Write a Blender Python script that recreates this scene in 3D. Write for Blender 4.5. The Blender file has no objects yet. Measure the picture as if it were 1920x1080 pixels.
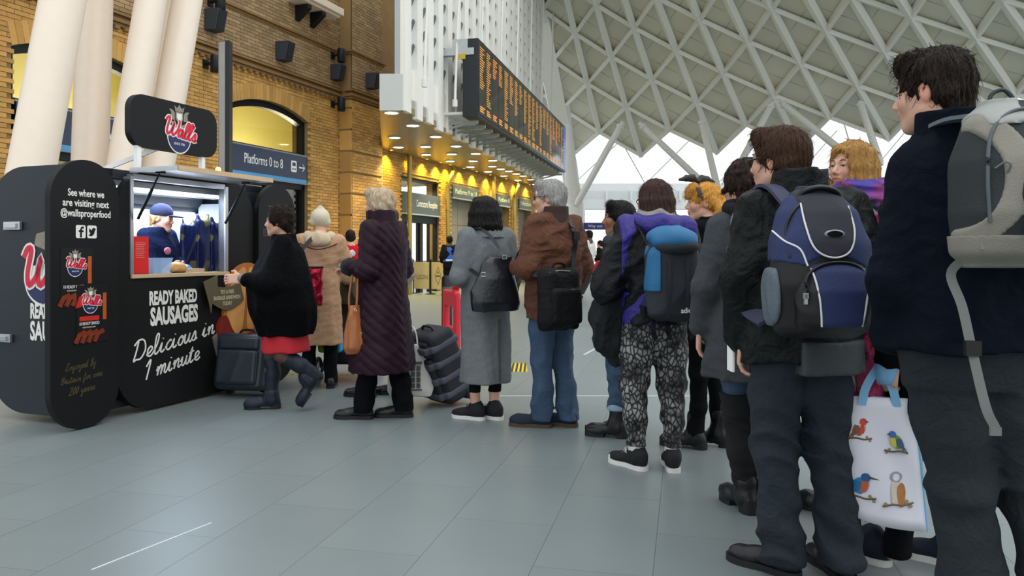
import bpy, bmesh, math, random
import numpy as np
from mathutils import Vector, Matrix, Euler

random.seed(7)
rng = np.random.default_rng(7)
SC = bpy.context.scene
COL = SC.collection
PI = math.pi

# ---------------------------------------------------------------- camera
F, HZ, HC = 1450.0, 475.0, 1.22          # focal length (px of 1920), horizon row, eye height
cam_d = bpy.data.cameras.new('camera'); cam_o = bpy.data.objects.new('camera', cam_d)
COL.objects.link(cam_o)
cam_d.sensor_width = 36; cam_d.lens = F / 1920 * 36
cam_d.shift_y = -(540 - HZ) / 1920
cam_d.clip_end = 300; cam_d.clip_start = .05
cam_o.location = (0, 0, HC); cam_o.rotation_euler = (PI / 2, 0, 0)
SC.camera = cam_o

# ---------------------------------------------------------------- world, light, exposure
w = bpy.data.worlds.new('world'); SC.world = w; w.use_nodes = True
wn = w.node_tree.nodes; wl = w.node_tree.links
bg = wn['Background']; bg.inputs[0].default_value = (.90, .95, 1.0, 1); bg.inputs[1].default_value = 1.0
SC.view_settings.view_transform = 'Standard'; SC.view_settings.look = 'None'
SC.view_settings.gamma = 1; SC.view_settings.use_curve_mapping = False
SC.view_settings.exposure = 0.38

def lamp(kind, name, loc, energy, col=(1, 1, 1), size=.2, target=None, spot=60, blend=.6, parent=None, sy=None):
    d = bpy.data.lights.new(name, kind); d.energy = energy; d.color = col
    if kind == 'AREA':
        d.size = size
        if sy: d.shape = 'RECTANGLE'; d.size_y = sy
    else: d.shadow_soft_size = size
    if kind == 'SPOT': d.spot_size = math.radians(spot); d.spot_blend = blend
    o = bpy.data.objects.new(name, d); COL.objects.link(o); o.location = loc
    if target is not None:
        o.rotation_euler = (Vector(target) - Vector(loc)).to_track_quat('-Z', 'Y').to_euler()
    if parent: o.parent = parent
    return o
# overcast daylight falling through the glazed roof
sun = lamp('SUN', 'daylight', (4, 0, 14), 1.1, (.95, .98, 1.0), .2, (4 - .3 * 10, .3 * 10, 14 - 10)); sun.data.angle = math.radians(70)

def P(px, py, Y):
    return Vector(((px - 960) / F * Y, Y, HC + (HZ - py) / F * Y))

# ---------------------------------------------------------------- materials
def lin(c):
    if isinstance(c, str):
        c = c.lstrip('#'); c = [int(c[i:i + 2], 16) / 255 for i in (0, 2, 4)]
    return tuple((x / 12.92 if x <= .04045 else ((x + .055) / 1.055) ** 2.4) for x in c)

MATS = {}
def M(name, col, rough=.6, metal=0, var=.12, scale=9, bump=0, bscale=80, spec=.4, emit=0, stretch=None,
      alpha=1, trans=0, wrk=0, isl=0, sheen=0, coat=0, sss=0, attr=None):
    if name in MATS: return MATS[name]
    m = bpy.data.materials.new(name); m.use_nodes = True
    N, L = m.node_tree.nodes, m.node_tree.links
    b = N['Principled BSDF']
    c = lin(col)
    b.inputs['Roughness'].default_value = rough; b.inputs['Metallic'].default_value = metal
    b.inputs['Specular IOR Level'].default_value = spec
    if sheen: b.inputs['Sheen Weight'].default_value = sheen
    if coat: b.inputs['Coat Weight'].default_value = coat
    if sss:
        b.inputs['Subsurface Weight'].default_value = sss; b.inputs['Subsurface Radius'].default_value = (.012, .005, .003)
        b.inputs['Subsurface Scale'].default_value = 1
    if alpha < 1: b.inputs['Alpha'].default_value = alpha
    if trans: b.inputs['Transmission Weight'].default_value = trans
    tc = N.new('ShaderNodeTexCoord'); mp = N.new('ShaderNodeMapping')
    L.new(tc.outputs['Object'], mp.inputs[0])
    if stretch: mp.inputs['Scale'].default_value = stretch
    nz = N.new('ShaderNodeTexNoise'); nz.inputs['Scale'].default_value = scale; nz.inputs['Detail'].default_value = 4
    L.new(mp.outputs[0], nz.inputs[0])
    mx = N.new('ShaderNodeMix'); mx.data_type = 'RGBA'
    mx.inputs[6].default_value = (*[x * (1 - var) for x in c], 1); mx.inputs[7].default_value = (*[min(1, x * (1 + var)) for x in c], 1)
    L.new(nz.outputs[0], mx.inputs[0])
    out = mx.outputs[2]
    if isl:
        ge = N.new('ShaderNodeNewGeometry'); oi = N.new('ShaderNodeObjectInfo')
        ad = N.new('ShaderNodeMath'); ad.operation = 'ADD'
        L.new(ge.outputs['Random Per Island'], ad.inputs[0]); L.new(oi.outputs['Random'], ad.inputs[1])
        fr = N.new('ShaderNodeMath'); fr.operation = 'FRACT'; L.new(ad.outputs[0], fr.inputs[0])
        mr = N.new('ShaderNodeMapRange'); mr.inputs[3].default_value = 1 - isl; mr.inputs[4].default_value = 1 + isl
        L.new(fr.outputs[0], mr.inputs[0])
        vm = N.new('ShaderNodeVectorMath'); vm.operation = 'SCALE'
        L.new(out, vm.inputs[0]); L.new(mr.outputs[0], vm.inputs[3]); out = vm.outputs[0]
    if attr:
        at = N.new('ShaderNodeAttribute'); at.attribute_name = attr
        vm = N.new('ShaderNodeVectorMath'); vm.operation = 'MULTIPLY'
        L.new(out, vm.inputs[0]); L.new(at.outputs[0], vm.inputs[1]); out = vm.outputs[0]
    L.new(out, b.inputs['Base Color'])
    if bump:
        n2 = N.new('ShaderNodeTexNoise'); n2.inputs['Scale'].default_value = bscale; n2.inputs['Detail'].default_value = 3
        L.new(mp.outputs[0], n2.inputs[0])
        bp = N.new('ShaderNodeBump'); bp.inputs['Strength'].default_value = bump; bp.inputs['Distance'].default_value = .01
        L.new(n2.outputs[0], bp.inputs['Height']); L.new(bp.outputs[0], b.inputs['Normal'])
        if wrk:
            n3 = N.new('ShaderNodeTexNoise'); n3.inputs['Scale'].default_value = 11; n3.inputs['Detail'].default_value = 5; n3.inputs['Distortion'].default_value = 1.6
            L.new(tc.outputs['Object'], n3.inputs[0])
            b2 = N.new('ShaderNodeBump'); b2.inputs['Strength'].default_value = wrk; b2.inputs['Distance'].default_value = .05
            L.new(n3.outputs[0], b2.inputs['Height']); L.new(b2.outputs[0], bp.inputs['Normal'])
    if emit:
        L.new(out, b.inputs['Emission Color']); b.inputs['Emission Strength'].default_value = emit
    MATS[name] = m
    return m

def glass(name, col=(.9, .95, 1), rough=.05, mixf=.15):
    if name in MATS: return MATS[name]
    m = bpy.data.materials.new(name); m.use_nodes = True
    N, L = m.node_tree.nodes, m.node_tree.links
    N.remove(N['Principled BSDF'])
    t = N.new('ShaderNodeBsdfTransparent'); t.inputs[0].default_value = (*col, 1)
    g = N.new('ShaderNodeBsdfGlossy'); g.inputs['Roughness'].default_value = rough
    fr = N.new('ShaderNodeLayerWeight'); fr.inputs[0].default_value = .5
    pw = N.new('ShaderNodeMath'); pw.operation = 'POWER'; pw.inputs[1].default_value = 4; L.new(fr.outputs['Facing'], pw.inputs[0])
    ad = N.new('ShaderNodeMath'); ad.operation = 'MULTIPLY_ADD'; ad.inputs[1].default_value = .6; ad.inputs[2].default_value = mixf; L.new(pw.outputs[0], ad.inputs[0])
    mx = N.new('ShaderNodeMixShader'); L.new(ad.outputs[0], mx.inputs[0]); L.new(t.outputs[0], mx.inputs[1]); L.new(g.outputs[0], mx.inputs[2])
    L.new(mx.outputs[0], N['Material Output'].inputs[0])
    MATS[name] = m
    return m

# ---------------------------------------------------------------- objects
def tag(o, label=None, cat=None, group=None, kind=None):
    if label: o['label'] = label
    if cat: o['category'] = cat
    if group: o['group'] = group
    if kind: o['kind'] = kind
    return o

def empty(name, loc=(0, 0, 0), rz=0, label=None, cat=None, group=None, kind=None, parent=None):
    o = bpy.data.objects.new(name, None); COL.objects.link(o); o.location = loc; o.rotation_euler = (0, 0, rz)
    o.empty_display_size = .1
    if parent: o.parent = parent
    return tag(o, label, cat, group, kind)

def link(name, me, mat=None, parent=None, loc=None, rot=None, mw=None):
    o = bpy.data.objects.new(name, me); COL.objects.link(o)
    if mat is not None and len(me.materials) == 0: me.materials.append(mat)
    if parent: o.parent = parent
    if mw is not None: o.matrix_basis = mw
    if loc is not None: o.location = loc
    if rot is not None: o.rotation_euler = rot
    return o

class MB:
    """collects faces for ONE mesh"""
    def __init__(s): s.v = []; s.f = []
    def add(s, v, f):
        n = len(s.v); s.v += [tuple(x) for x in v]; s.f += [tuple(i + n for i in q) for q in f]; return s
    def box(s, c, h, R=None):
        vs = []
        for x in (-1, 1):
            for y in (-1, 1):
                for z in (-1, 1):
                    p = Vector((x * h[0], y * h[1], z * h[2]))
                    if R: p = R @ p
                    vs.append(p + Vector(c))
        return s.add(vs, [(0, 1, 3, 2), (4, 6, 7, 5), (0, 4, 5, 1), (2, 3, 7, 6), (0, 2, 6, 4), (1, 5, 7, 3)])
    def bb(s, a, b):
        return s.box([(x + y) / 2 for x, y in zip(a, b)], [abs(y - x) / 2 for x, y in zip(a, b)])
    def beam(s, a, b, wd, ht, up=(0, 0, 1)):
        a, b = Vector(a), Vector(b); d = (b - a); ln = d.length; d.normalize()
        x = d.cross(Vector(up)).normalized(); y = x.cross(d)
        R = Matrix((x, d, y)).transposed()
        return s.box((a + b) / 2, (wd / 2, ln / 2, ht / 2), R)
    def tube(s, pts, r, n=8, cap=True, closed=False, flat=None, up=(0, 0, 1)):
        """tube along points; r float or list; flat=(w,h) makes a strap: w across, h thick with 'up' as the thin direction"""
        pts = [Vector(p) for p in pts]; m = len(pts)
        rs = r if isinstance(r, (list, tuple)) else [r] * m
        base = len(s.v); ups = up if isinstance(up, list) else [up] * m
        for i, p in enumerate(pts):
            if closed: t = pts[(i + 1) % m] - pts[i - 1]
            else: t = pts[min(i + 1, m - 1)] - pts[max(i - 1, 0)]
            if t.length < 1e-9: t = Vector((0, 0, 1))
            t.normalize(); u = Vector(ups[i])
            if abs(t.dot(u)) > .97 * u.length: u = Vector((0, 1, .1))
            a = t.cross(u).normalized(); b = a.cross(t).normalized()
            if flat:
                w_, h_ = flat[0] / 2, flat[1] / 2
                for (x, y) in ((-w_, -h_), (w_, -h_), (w_, h_), (-w_, h_)): s.v.append(tuple(p + a * x + b * y))
            else:
                for k in range(n):
                    th = 2 * PI * k / n; s.v.append(tuple(p + (a * math.cos(th) + b * math.sin(th)) * rs[i]))
        nn = 4 if flat else n
        for i in range(m if closed else m - 1):
            j = (i + 1) % m
            for k in range(nn):
                k2 = (k + 1) % nn
                s.f.append((base + i * nn + k, base + i * nn + k2, base + j * nn + k2, base + j * nn + k))
        if cap and not closed:
            s.f.append(tuple(base + k for k in reversed(range(nn)))); s.f.append(tuple(base + (m - 1) * nn + k for k in range(nn)))
        return s
    def prism(s, poly, d0, d1, ax=(Vector((1, 0, 0)), Vector((0, 0, 1)), Vector((0, 1, 0))), o=(0, 0, 0)):
        """polygon (a,b) on axes ax[0],ax[1], extruded d0..d1 on ax[2]"""
        o = Vector(o); n = len(poly)
        vs = [o + ax[0] * a + ax[1] * b + ax[2] * d for d in (d0, d1) for a, b in poly]
        fs = [tuple(reversed(range(n))), tuple(range(n, 2 * n))] + [(i, (i + 1) % n, n + (i + 1) % n, n + i) for i in range(n)]
        return s.add(vs, fs)
    def lathe(s, prof, n=16, c=(0, 0, 0), R=None):
        c = Vector(c); b = len(s.v)
        for r, z in prof:
            for k in range(n):
                p = Vector((r * math.cos(2 * PI * k / n), r * math.sin(2 * PI * k / n), z))
                s.v.append(tuple((R @ p if R else p) + c))
        m = len(prof)
        for i in range(m - 1):
            for k in range(n):
                k2 = (k + 1) % n; s.f.append((b + i * n + k, b + i * n + k2, b + (i + 1) * n + k2, b + (i + 1) * n + k))
        s.f.append(tuple(b + k for k in reversed(range(n)))); s.f.append(tuple(b + (m - 1) * n + k for k in range(n)))
        return s
    def mesh(s, name, smooth=False, fix=True):
        me = bpy.data.meshes.new(name); me.from_pydata(s.v, [], s.f); me.update()
        if fix:
            bm = bmesh.new(); bm.from_mesh(me); bmesh.ops.recalc_face_normals(bm, faces=bm.faces); bm.to_mesh(me); bm.free()
        if smooth: me.polygons.foreach_set('use_smooth', [True] * len(me.polygons)); 
        return me
    def build(s, name, mat, parent=None, smooth=False, bevel=0, **k):
        me = s.mesh(name, smooth)
        if smooth and hasattr(me, 'set_sharp_from_angle'): me.set_sharp_from_angle(angle=math.radians(50))
        o = link(name, me, mat, parent, **k)
        if bevel:
            b = o.modifiers.new('bevel', 'BEVEL'); b.width = bevel; b.segments = 2; b.limit_method = 'ANGLE'
        return o

def rrect(x0, z0, x1, z1, r, n=8, corners=(1, 1, 1, 1)):
    """rounded rectangle, corners: BL, BR, TR, TL"""
    out = []
    for k, (cx, cz, a) in enumerate(((x0 + r, z0 + r, PI), (x1 - r, z0 + r, 1.5 * PI), (x1 - r, z1 - r, 0), (x0 + r, z1 - r, .5 * PI))):
        if corners[k]:
            for i in range(n + 1):
                t = a + i / n * PI / 2; out.append((cx + r * math.cos(t), cz + r * math.sin(t)))
        else: out.append(((x0, z0), (x1, z0), (x1, z1), (x0, z1))[k])
    return out

def cr(pts, n=6, closed=False):
    """Catmull-Rom through points (any dimension)"""
    P_ = [np.array(p, float) for p in pts]; m = len(P_); out = []
    for i in range(m if closed else m - 1):
        p0 = P_[i - 1] if (i > 0 or closed) else P_[0] * 2 - P_[1]
        p1 = P_[i]; p2 = P_[(i + 1) % m]
        p3 = P_[(i + 2) % m] if (i + 2 < m or closed) else P_[-1] * 2 - P_[-2]
        for k in range(n):
            t = k / n
            out.append(tuple(.5 * (2 * p1 + (p2 - p0) * t + (2 * p0 - 5 * p1 + 4 * p2 - p3) * t * t + (3 * p1 - p0 - 3 * p2 + p3) * t ** 3)))
    if not closed: out.append(tuple(P_[-1]))
    return out

def text_mesh(s, size=1, shear=0, sx=1, align='CENTER', thick=.002, spacing=1, bold=0, line=1):
    cu = bpy.data.curves.new('lettering', 'FONT'); cu.body = s; cu.size = size; cu.shear = shear; cu.align_x = align; cu.align_y = 'CENTER'
    cu.space_character = spacing; cu.extrude = thick / 2; cu.resolution_u = 3; cu.offset = bold; cu.space_line = line
    ob = bpy.data.objects.new('tmp', cu); COL.objects.link(ob)
    bpy.context.view_layer.update()
    me = bpy.data.meshes.new_from_object(ob.evaluated_get(bpy.context.evaluated_depsgraph_get()))
    bpy.data.objects.remove(ob); bpy.data.curves.remove(cu)
    if sx != 1: me.transform(Matrix.Diagonal((sx, 1, 1, 1)))
    return me

# strokes: a single-line script alphabet (x, y), joined into flat ribbons
GL = {
 'e': [[(0, .1), (.25, .22), (.38, .38), (.25, .5), (.08, .36), (.1, .08), (.28, 0), (.48, .12)]],
 'l': [[(0, .1), (.25, .5), (.33, .95), (.2, 1.02), (.12, .7), (.14, .1), (.26, 0), (.4, .1)]],
 'i': [[(0, .1), (.16, .48), (.12, .08), (.24, 0), (.38, .1)], [(.2, .68), (.215, .72)]],
 'c': [[(.0, .12), (.1, .3), (.3, .5), (.4, .42)], [(.3, .5), (.1, .32), (.1, .08), (.26, 0), (.44, .12)]],
 'o': [[(0, .14), (.08, .25)], [(.3, .5), (.1, .34), (.1, .06), (.28, .02), (.42, .22), (.34, .47), (.24, .44), (.36, .38), (.52, .42)]],
 'u': [[(0, .25), (.12, .5), (.1, .12), (.22, 0), (.38, .2), (.46, .5), (.42, .1), (.54, 0), (.66, .12)]],
 's': [[(0, .1), (.22, .5), (.3, .28), (.26, .02), (.06, .04)], [(.26, .02), (.44, .1)]],
 'n': [[(0, .25), (.1, .48), (.08, 0), (.16, .3), (.32, .5), (.4, .4), (.36, .1), (.46, 0), (.58, .12)]],
 'm': [[(0, .25), (.1, .48), (.08, 0), (.16, .3), (.28, .5), (.36, .4), (.33, 0), (.42, .32), (.54, .5), (.62, .4), (.58, .1), (.68, 0), (.8, .12)]],
 't': [[(0, .1), (.22, .85), (.12, .12), (.22, 0), (.38, .1)], [(.0, .56), (.36, .62)]],
 'a': [[(.36, .44), (.2, .5), (.06, .28), (.1, .02), (.26, .1), (.38, .48), (.36, .08), (.46, 0), (.58, .12)]],
 'r': [[(0, .1), (.12, .52), (.28, .42), (.24, .1), (.34, 0), (.46, .1)]],
 'b': [[(0, .1), (.24, .6), (.3, 1), (.16, .9), (.12, .05), (.3, .0), (.38, .3), (.28, .42), (.46, .36)]],
 'v': [[(0, .3), (.1, .48), (.16, 0), (.34, .46), (.48, .42)]],
 'y': [[(0, .3), (.1, .48), (.12, .1), (.3, .1), (.4, .5), (.3, -.4), (.14, -.42), (.4, .05)]],
 'f': [[(0, .1), (.28, .8), (.2, 1), (.14, .4), (.1, -.4), (.22, -.3), (.18, .0), (.4, .1)]],
 'd': [[(.36, .44), (.2, .5), (.06, .28), (.1, .02), (.26, .1), (.44, 1), (.38, .08), (.48, 0), (.6, .12)]],
 'j': [[(0, .1), (.2, .48), (.12, -.4), (-.02, -.36), (.36, .1)], [(.22, .68), (.23, .72)]],
 'D': [[(.22, .95), (.12, .4), (.02, .02), (.18, .06), (.5, .06), (.74, .45), (.6, .92), (.25, 1.02), (-.05, .8)]],
 'E': [[(.55, .85), (.35, 1), (.15, .85), (.3, .58), (.1, .4), (.1, .06), (.35, 0), (.6, .2)]],
 'B': [[(.2, .95), (.06, 0)], [(.0, .85), (.4, 1), (.5, .75), (.2, .55), (.5, .4), (.4, .05), (.1, 0)]],
 '1': [[(.0, .7), (.28, 1), (.1, 0)]], '2': [[(0, .75), (.2, 1), (.4, .8), (.0, .0), (.4, .05)]], '0': [[(.3, 1), (.05, .5), (.15, 0), (.4, .5), (.3, 1)]],
 'W': [[(-.12, .8), (.0, 1.05), (.16, 1.0), (.1, .35), (.22, .0), (.48, .3), (.58, .8), (.52, .3), (.66, .0), (.92, .35), (.98, .85), (.9, 1.05)]],
 "'": [[(.1, 1.0), (.04, .8)]], ' ': [],
}
ADV = {'m': .8, 'u': .64, 'n': .56, 'D': .85, 'W': 1.05, ' ': .4, "'": .14, '1': .4, 'a': .55, 'd': .56, 'E': .65, 'B': .62, '2': .5, '0': .45}
def script_mb(s, size, wd, rot=0, shear=.12, dz=.001, mb=None, x0=0, y0=0):
    """flat ribbon script in the local x-z plane (facing -y)"""
    mb = mb or MB(); x = x0; c, sn = math.cos(rot), math.sin(rot)
    for ch in s:
        for st in GL.get(ch, []):
            pp = cr([(x + (a + b * shear) * size, y0 + b * size) for a, b in st], 4)
            q = [(c * a - sn * b, 0, sn * a + c * b) for a, b in pp]
            mb.tube(q, 0, flat=(wd, dz * 2), up=(0, 1, 0))
        x += ADV.get(ch, .44) * size
    mb.w = x
    return mb
# ---------------------------------------------------------------- signed-distance sculpting (surface nets)
def _v(p): return np.array(p, np.float32)
def rc(a, b, ra, rb=None, k=.02, op='add'):
    rb = ra if rb is None else rb
    a, b = _v(a), _v(b); r = max(ra, rb); d = b - a; L2 = float(d @ d) + 1e-12
    def fn(X, Y, Z):
        t = np.clip(((X - a[0]) * d[0] + (Y - a[1]) * d[1] + (Z - a[2]) * d[2]) / L2, 0, 1)
        return np.sqrt((X - a[0] - t * d[0]) ** 2 + (Y - a[1] - t * d[1]) ** 2 + (Z - a[2] - t * d[2]) ** 2) - (ra + (rb - ra) * t)
    return (fn, np.minimum(a, b) - r, np.maximum(a, b) + r, k, op)
def chain(pts, rs, k=.02, op='add'):
    return [rc(pts[i], pts[i + 1], rs[i], rs[i + 1], k, op) for i in range(len(pts) - 1)]
def ell(c, r, k=.02, op='add', R=None):
    c, r = _v(c), _v(r); m = float(r.max())
    Rt = None if R is None else np.array(R, np.float32)
    def fn(X, Y, Z):
        x, y, z = X - c[0], Y - c[1], Z - c[2]
        if Rt is not None:
            x, y, z = (Rt[0, 0] * x + Rt[1, 0] * y + Rt[2, 0] * z, Rt[0, 1] * x + Rt[1, 1] * y + Rt[2, 1] * z, Rt[0, 2] * x + Rt[1, 2] * y + Rt[2, 2] * z)
        k0 = np.sqrt((x / r[0]) ** 2 + (y / r[1]) ** 2 + (z / r[2]) ** 2)
        k1 = np.sqrt((x / r[0] ** 2) ** 2 + (y / r[1] ** 2) ** 2 + (z / r[2] ** 2) ** 2) + 1e-6
        return k0 * (k0 - 1) / k1
    e = m if R is not None else r
    return (fn, c - e, c + e, k, op)
def rbox(c, h, r=.02, k=.02, op='add', R=None):
    c, h = _v(c), _v(h)
    Rt = None if R is None else np.array(R, np.float32)
    r = min(r, float(h.min()) * .98)
    def fn(X, Y, Z):
        x, y, z = X - c[0], Y - c[1], Z - c[2]
        if Rt is not None:
            x, y, z = (Rt[0, 0] * x + Rt[1, 0] * y + Rt[2, 0] * z, Rt[0, 1] * x + Rt[1, 1] * y + Rt[2, 1] * z, Rt[0, 2] * x + Rt[1, 2] * y + Rt[2, 2] * z)
        qx, qy, qz = np.abs(x) - h[0] + r, np.abs(y) - h[1] + r, np.abs(z) - h[2] + r
        return np.sqrt(np.maximum(qx, 0) ** 2 + np.maximum(qy, 0) ** 2 + np.maximum(qz, 0) ** 2) + np.minimum(np.maximum(np.maximum(qx, qy), qz), 0) - r
    e = np.full(3, float(np.linalg.norm(h))) if R is not None else h
    return (fn, c - e, c + e, k, op)
def stack(keys, k=.02, fold=0, nf=7, ph=0., sq=2.0, z_fold=None, op='add'):
    """ellipse loft: keys (z, cx, cy, rx, ry) from bottom to top; folds grow towards the bottom"""
    K = np.array(sorted(keys), np.float32); zz = np.linspace(K[0, 0], K[-1, 0], 160)
    t = np.arange(len(K)); s = np.interp(zz, K[:, 0], t)
    cols = []
    for c in range(1, 5):
        v = np.interp(zz, K[:, 0], K[:, c]); 
        ker = np.hanning(15); ker /= ker.sum(); v = np.convolve(np.pad(v, 7, mode='edge'), ker, 'valid'); cols.append(v)
    z0, z1 = float(K[0, 0]), float(K[-1, 0])
    zf = z1 if z_fold is None else z_fold
    def fn(X, Y, Z):
        cx, cy, rx, ry = [np.interp(Z, zz, c).astype(np.float32) for c in cols]
        x, y = (X - cx), (Y - cy)
        q = (np.abs(x / rx) ** sq + np.abs(y / ry) ** sq) ** (1 / sq)
        if fold:
            a = np.arctan2(y / ry, x / rx); g = np.clip((zf - Z) / (zf - z0 + 1e-6), 0, 1)
            q = q - fold * g * (np.cos(nf * a + ph + 2.0 * Z) * .7 + .5 * np.cos((nf * 2 - 3) * a - ph * 2 + 5 * Z))
        d = (q - 1) * np.minimum(rx, ry)
        return np.maximum(d, np.maximum(z0 - Z, Z - z1))
    m = np.array([min(K[:, 1] - K[:, 3]), min(K[:, 2] - K[:, 4]), z0]); M_ = np.array([max(K[:, 1] + K[:, 3]), max(K[:, 2] + K[:, 4]), z1])
    pad = np.array([.02 + fold * .3, .02 + fold * .3, 0]); return (fn, m - pad, M_ + pad, k, op)
def half(n, o, op='keep'):
    """cut: keep the side where n.(p-o) < 0"""
    n, o = _v(n), _v(o); n = n / np.linalg.norm(n)
    return (lambda X, Y, Z: (X - o[0]) * n[0] + (Y - o[1]) * n[1] + (Z - o[2]) * n[2], None, None, 0, op)
def disp(fn): return (fn, None, None, 0, 'disp')
def wr(amp, f=22, st=(1, 1, .5), seed=0, mask=None):
    """cloth folds: warped ridged sines"""
    r = np.random.default_rng(seed + 5); A = r.normal(size=(4, 3)); A /= np.linalg.norm(A, axis=1)[:, None]; ph = r.uniform(0, 6, 4)
    def fn(x, y, z):
        X, Y, Z = x * st[0], y * st[1], z * st[2]
        p = [A[i, 0] * X + A[i, 1] * Y + A[i, 2] * Z for i in range(4)]
        v = np.sin(f * p[0] + ph[0] + 1.8 * np.sin(f * .55 * p[1] + ph[1])) * .6 + np.sin(f * 1.7 * p[2] + ph[2] + 1.4 * np.sin(f * .8 * p[3] + ph[3])) * .4
        v = 1 - np.abs(v) * 1.6
        if mask is not None: v = v * mask(x, y, z)
        return -amp * v
    return disp(fn)
def xf(prims, R, t):
    """put prims made in a local frame into the parent frame (R 3x3 columns = local axes)"""
    R = np.array(R, np.float32); t = _v(t); out = []
    for fn, b0, b1, k, op in prims:
        def g(X, Y, Z, fn=fn):
            x, y, z = X - t[0], Y - t[1], Z - t[2]
            return fn(R[0, 0] * x + R[1, 0] * y + R[2, 0] * z, R[0, 1] * x + R[1, 1] * y + R[2, 1] * z, R[0, 2] * x + R[1, 2] * y + R[2, 2] * z)
        if b0 is None: out.append((g, None, None, k, op)); continue
        cs = np.array([[(b0, b1)[i][0], (b0, b1)[j][1], (b0, b1)[l][2]] for i in (0, 1) for j in (0, 1) for l in (0, 1)]) @ R.T + t
        out.append((g, cs.min(0), cs.max(0), k, op))
    return out
def smin(a, b, k):
    if k <= 1e-5: return np.minimum(a, b)
    h = np.clip(.5 + .5 * (a - b) / k, 0, 1); return a + (b - a) * h - k * h * (1 - h)

def sdf_mesh(name, prims, res=.008, zfine=None, vcol=None):
    """zfine: list of (z0,z1) kept at res, elsewhere 2*res along z"""
    adds = [p for p in prims if p[4] == 'add']
    lo = np.min([p[1] for p in adds], 0) - res * 3; hi = np.max([p[2] for p in adds], 0) + res * 3
    ax = [np.arange(lo[i], hi[i] + res, res, dtype=np.float32) for i in range(2)]
    if zfine is None: az = np.arange(lo[2], hi[2] + res, res, dtype=np.float32)
    else:
        az = [lo[2]]
        while az[-1] < hi[2] + res:
            z = az[-1]; az.append(z + (res if any(a <= z <= b for a, b in zfine) else 2 * res))
        az = np.array(az, np.float32)
    ax.append(az); n = [len(a) for a in ax]
    D = np.full(n, .5, np.float32)
    for fn, b0, b1, k, op in prims:
        if op == 'disp':
            I = np.nonzero(np.abs(D) < .05)
            if len(I[0]): D[I] += fn(ax[0][I[0]], ax[1][I[1]], ax[2][I[2]])
            continue
        if b0 is None: sl = (slice(0, n[0]), slice(0, n[1]), slice(0, n[2]))
        else:
            pad = k + .03
            sl = tuple(slice(max(0, int(np.searchsorted(ax[i], b0[i] - pad)) - 1), int(np.searchsorted(ax[i], b1[i] + pad)) + 1) for i in range(3))
        X = ax[0][sl[0]][:, None, None]; Y = ax[1][sl[1]][None, :, None]; Z = ax[2][sl[2]][None, None, :]
        d = fn(X, Y, Z); S = D[sl]
        if op == 'add': D[sl] = smin(S, d, k)
        elif op == 'sub': D[sl] = -smin(-S, d, k)
        elif op == 'keep': D[sl] = np.maximum(S, d)
    for i in range(3):                                   # always close the surface at the border
        ix = [slice(None)] * 3; ix[i] = 0; D[tuple(ix)] = .1; ix[i] = -1; D[tuple(ix)] = .1
    ins = D < 0
    cnt = np.zeros([m - 1 for m in n], np.int8)
    offs = [(i, j, l) for i in (0, 1) for j in (0, 1) for l in (0, 1)]
    for i, j, l in offs: cnt += ins[i:n[0] - 1 + i, j:n[1] - 1 + j, l:n[2] - 1 + l]
    act = (cnt > 0) & (cnt < 8); I = np.nonzero(act)
    vid = np.full(act.shape, -1, np.int32); vid[I] = np.arange(len(I[0]))
    vals = np.stack([D[I[0] + i, I[1] + j, I[2] + l] for i, j, l in offs], 1)
    acc = np.zeros((len(I[0]), 3), np.float32); c = np.zeros(len(I[0]), np.float32)
    o = np.array(offs, np.float32)
    for a in range(8):
        for b in range(a + 1, 8):
            if abs(o[a] - o[b]).sum() != 1: continue
            va, vb = vals[:, a], vals[:, b]; m = (va < 0) != (vb < 0)
            t = np.where(m, va / np.where(m, va - vb, 1), 0)[:, None]
            acc += m[:, None] * (o[a] + (o[b] - o[a]) * t); c += m
    acc /= c[:, None]
    V = np.stack([ax[i][I[i]] + acc[:, i] * (ax[i][I[i] + 1] - ax[i][I[i]]) for i in range(3)], 1)
    Q = []
    for d in range(3):
        s0 = [slice(None)] * 3; s1 = [slice(None)] * 3; s0[d] = slice(0, n[d] - 1); s1[d] = slice(1, n[d])
        A, B = ins[tuple(s0)], ins[tuple(s1)]
        u, v = (d + 1) % 3, (d + 2) % 3
        E_ = np.nonzero(A != B); E_ = [e for e in E_]
        ok = (E_[u] > 0) & (E_[v] > 0) & (E_[u] < n[u] - 1) & (E_[v] < n[v] - 1); E_ = [e[ok] for e in E_]
        flip = B[tuple(E_)]
        def g(du, dv):
            J = [e.copy() for e in E_]; J[u] -= du; J[v] -= dv; return vid[tuple(J)]
        q = np.stack([g(1, 1), g(0, 1), g(0, 0), g(1, 0)], 1); q[flip] = q[flip][:, ::-1]; Q.append(q)
    Q = np.concatenate(Q); Q = Q[(Q >= 0).all(1)]
    me = bpy.data.meshes.new(name)
    me.vertices.add(len(V)); me.vertices.foreach_set('co', V.ravel())
    me.loops.add(len(Q) * 4); me.loops.foreach_set('vertex_index', Q.ravel().astype(np.int32))
    me.polygons.add(len(Q)); me.polygons.foreach_set('loop_start', np.arange(0, len(Q) * 4, 4, dtype=np.int32))
    me.polygons.foreach_set('loop_total', np.full(len(Q), 4, np.int32))
    me.polygons.foreach_set('use_smooth', np.ones(len(Q), bool))
    me.update(calc_edges=True)
    if vcol is not None:
        at = me.attributes.new('tint', 'FLOAT_COLOR', 'POINT'); cc = np.ones((len(V), 4), np.float32); cc[:, :3] = vcol(V); at.data.foreach_set('color', cc.ravel())
    return me
def sculpt(name, prims, mat, parent=None, res=.008, zfine=None, vcol=None, **k):
    return link(name, sdf_mesh(name, prims, res, zfine, vcol), mat, parent, **k)
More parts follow.
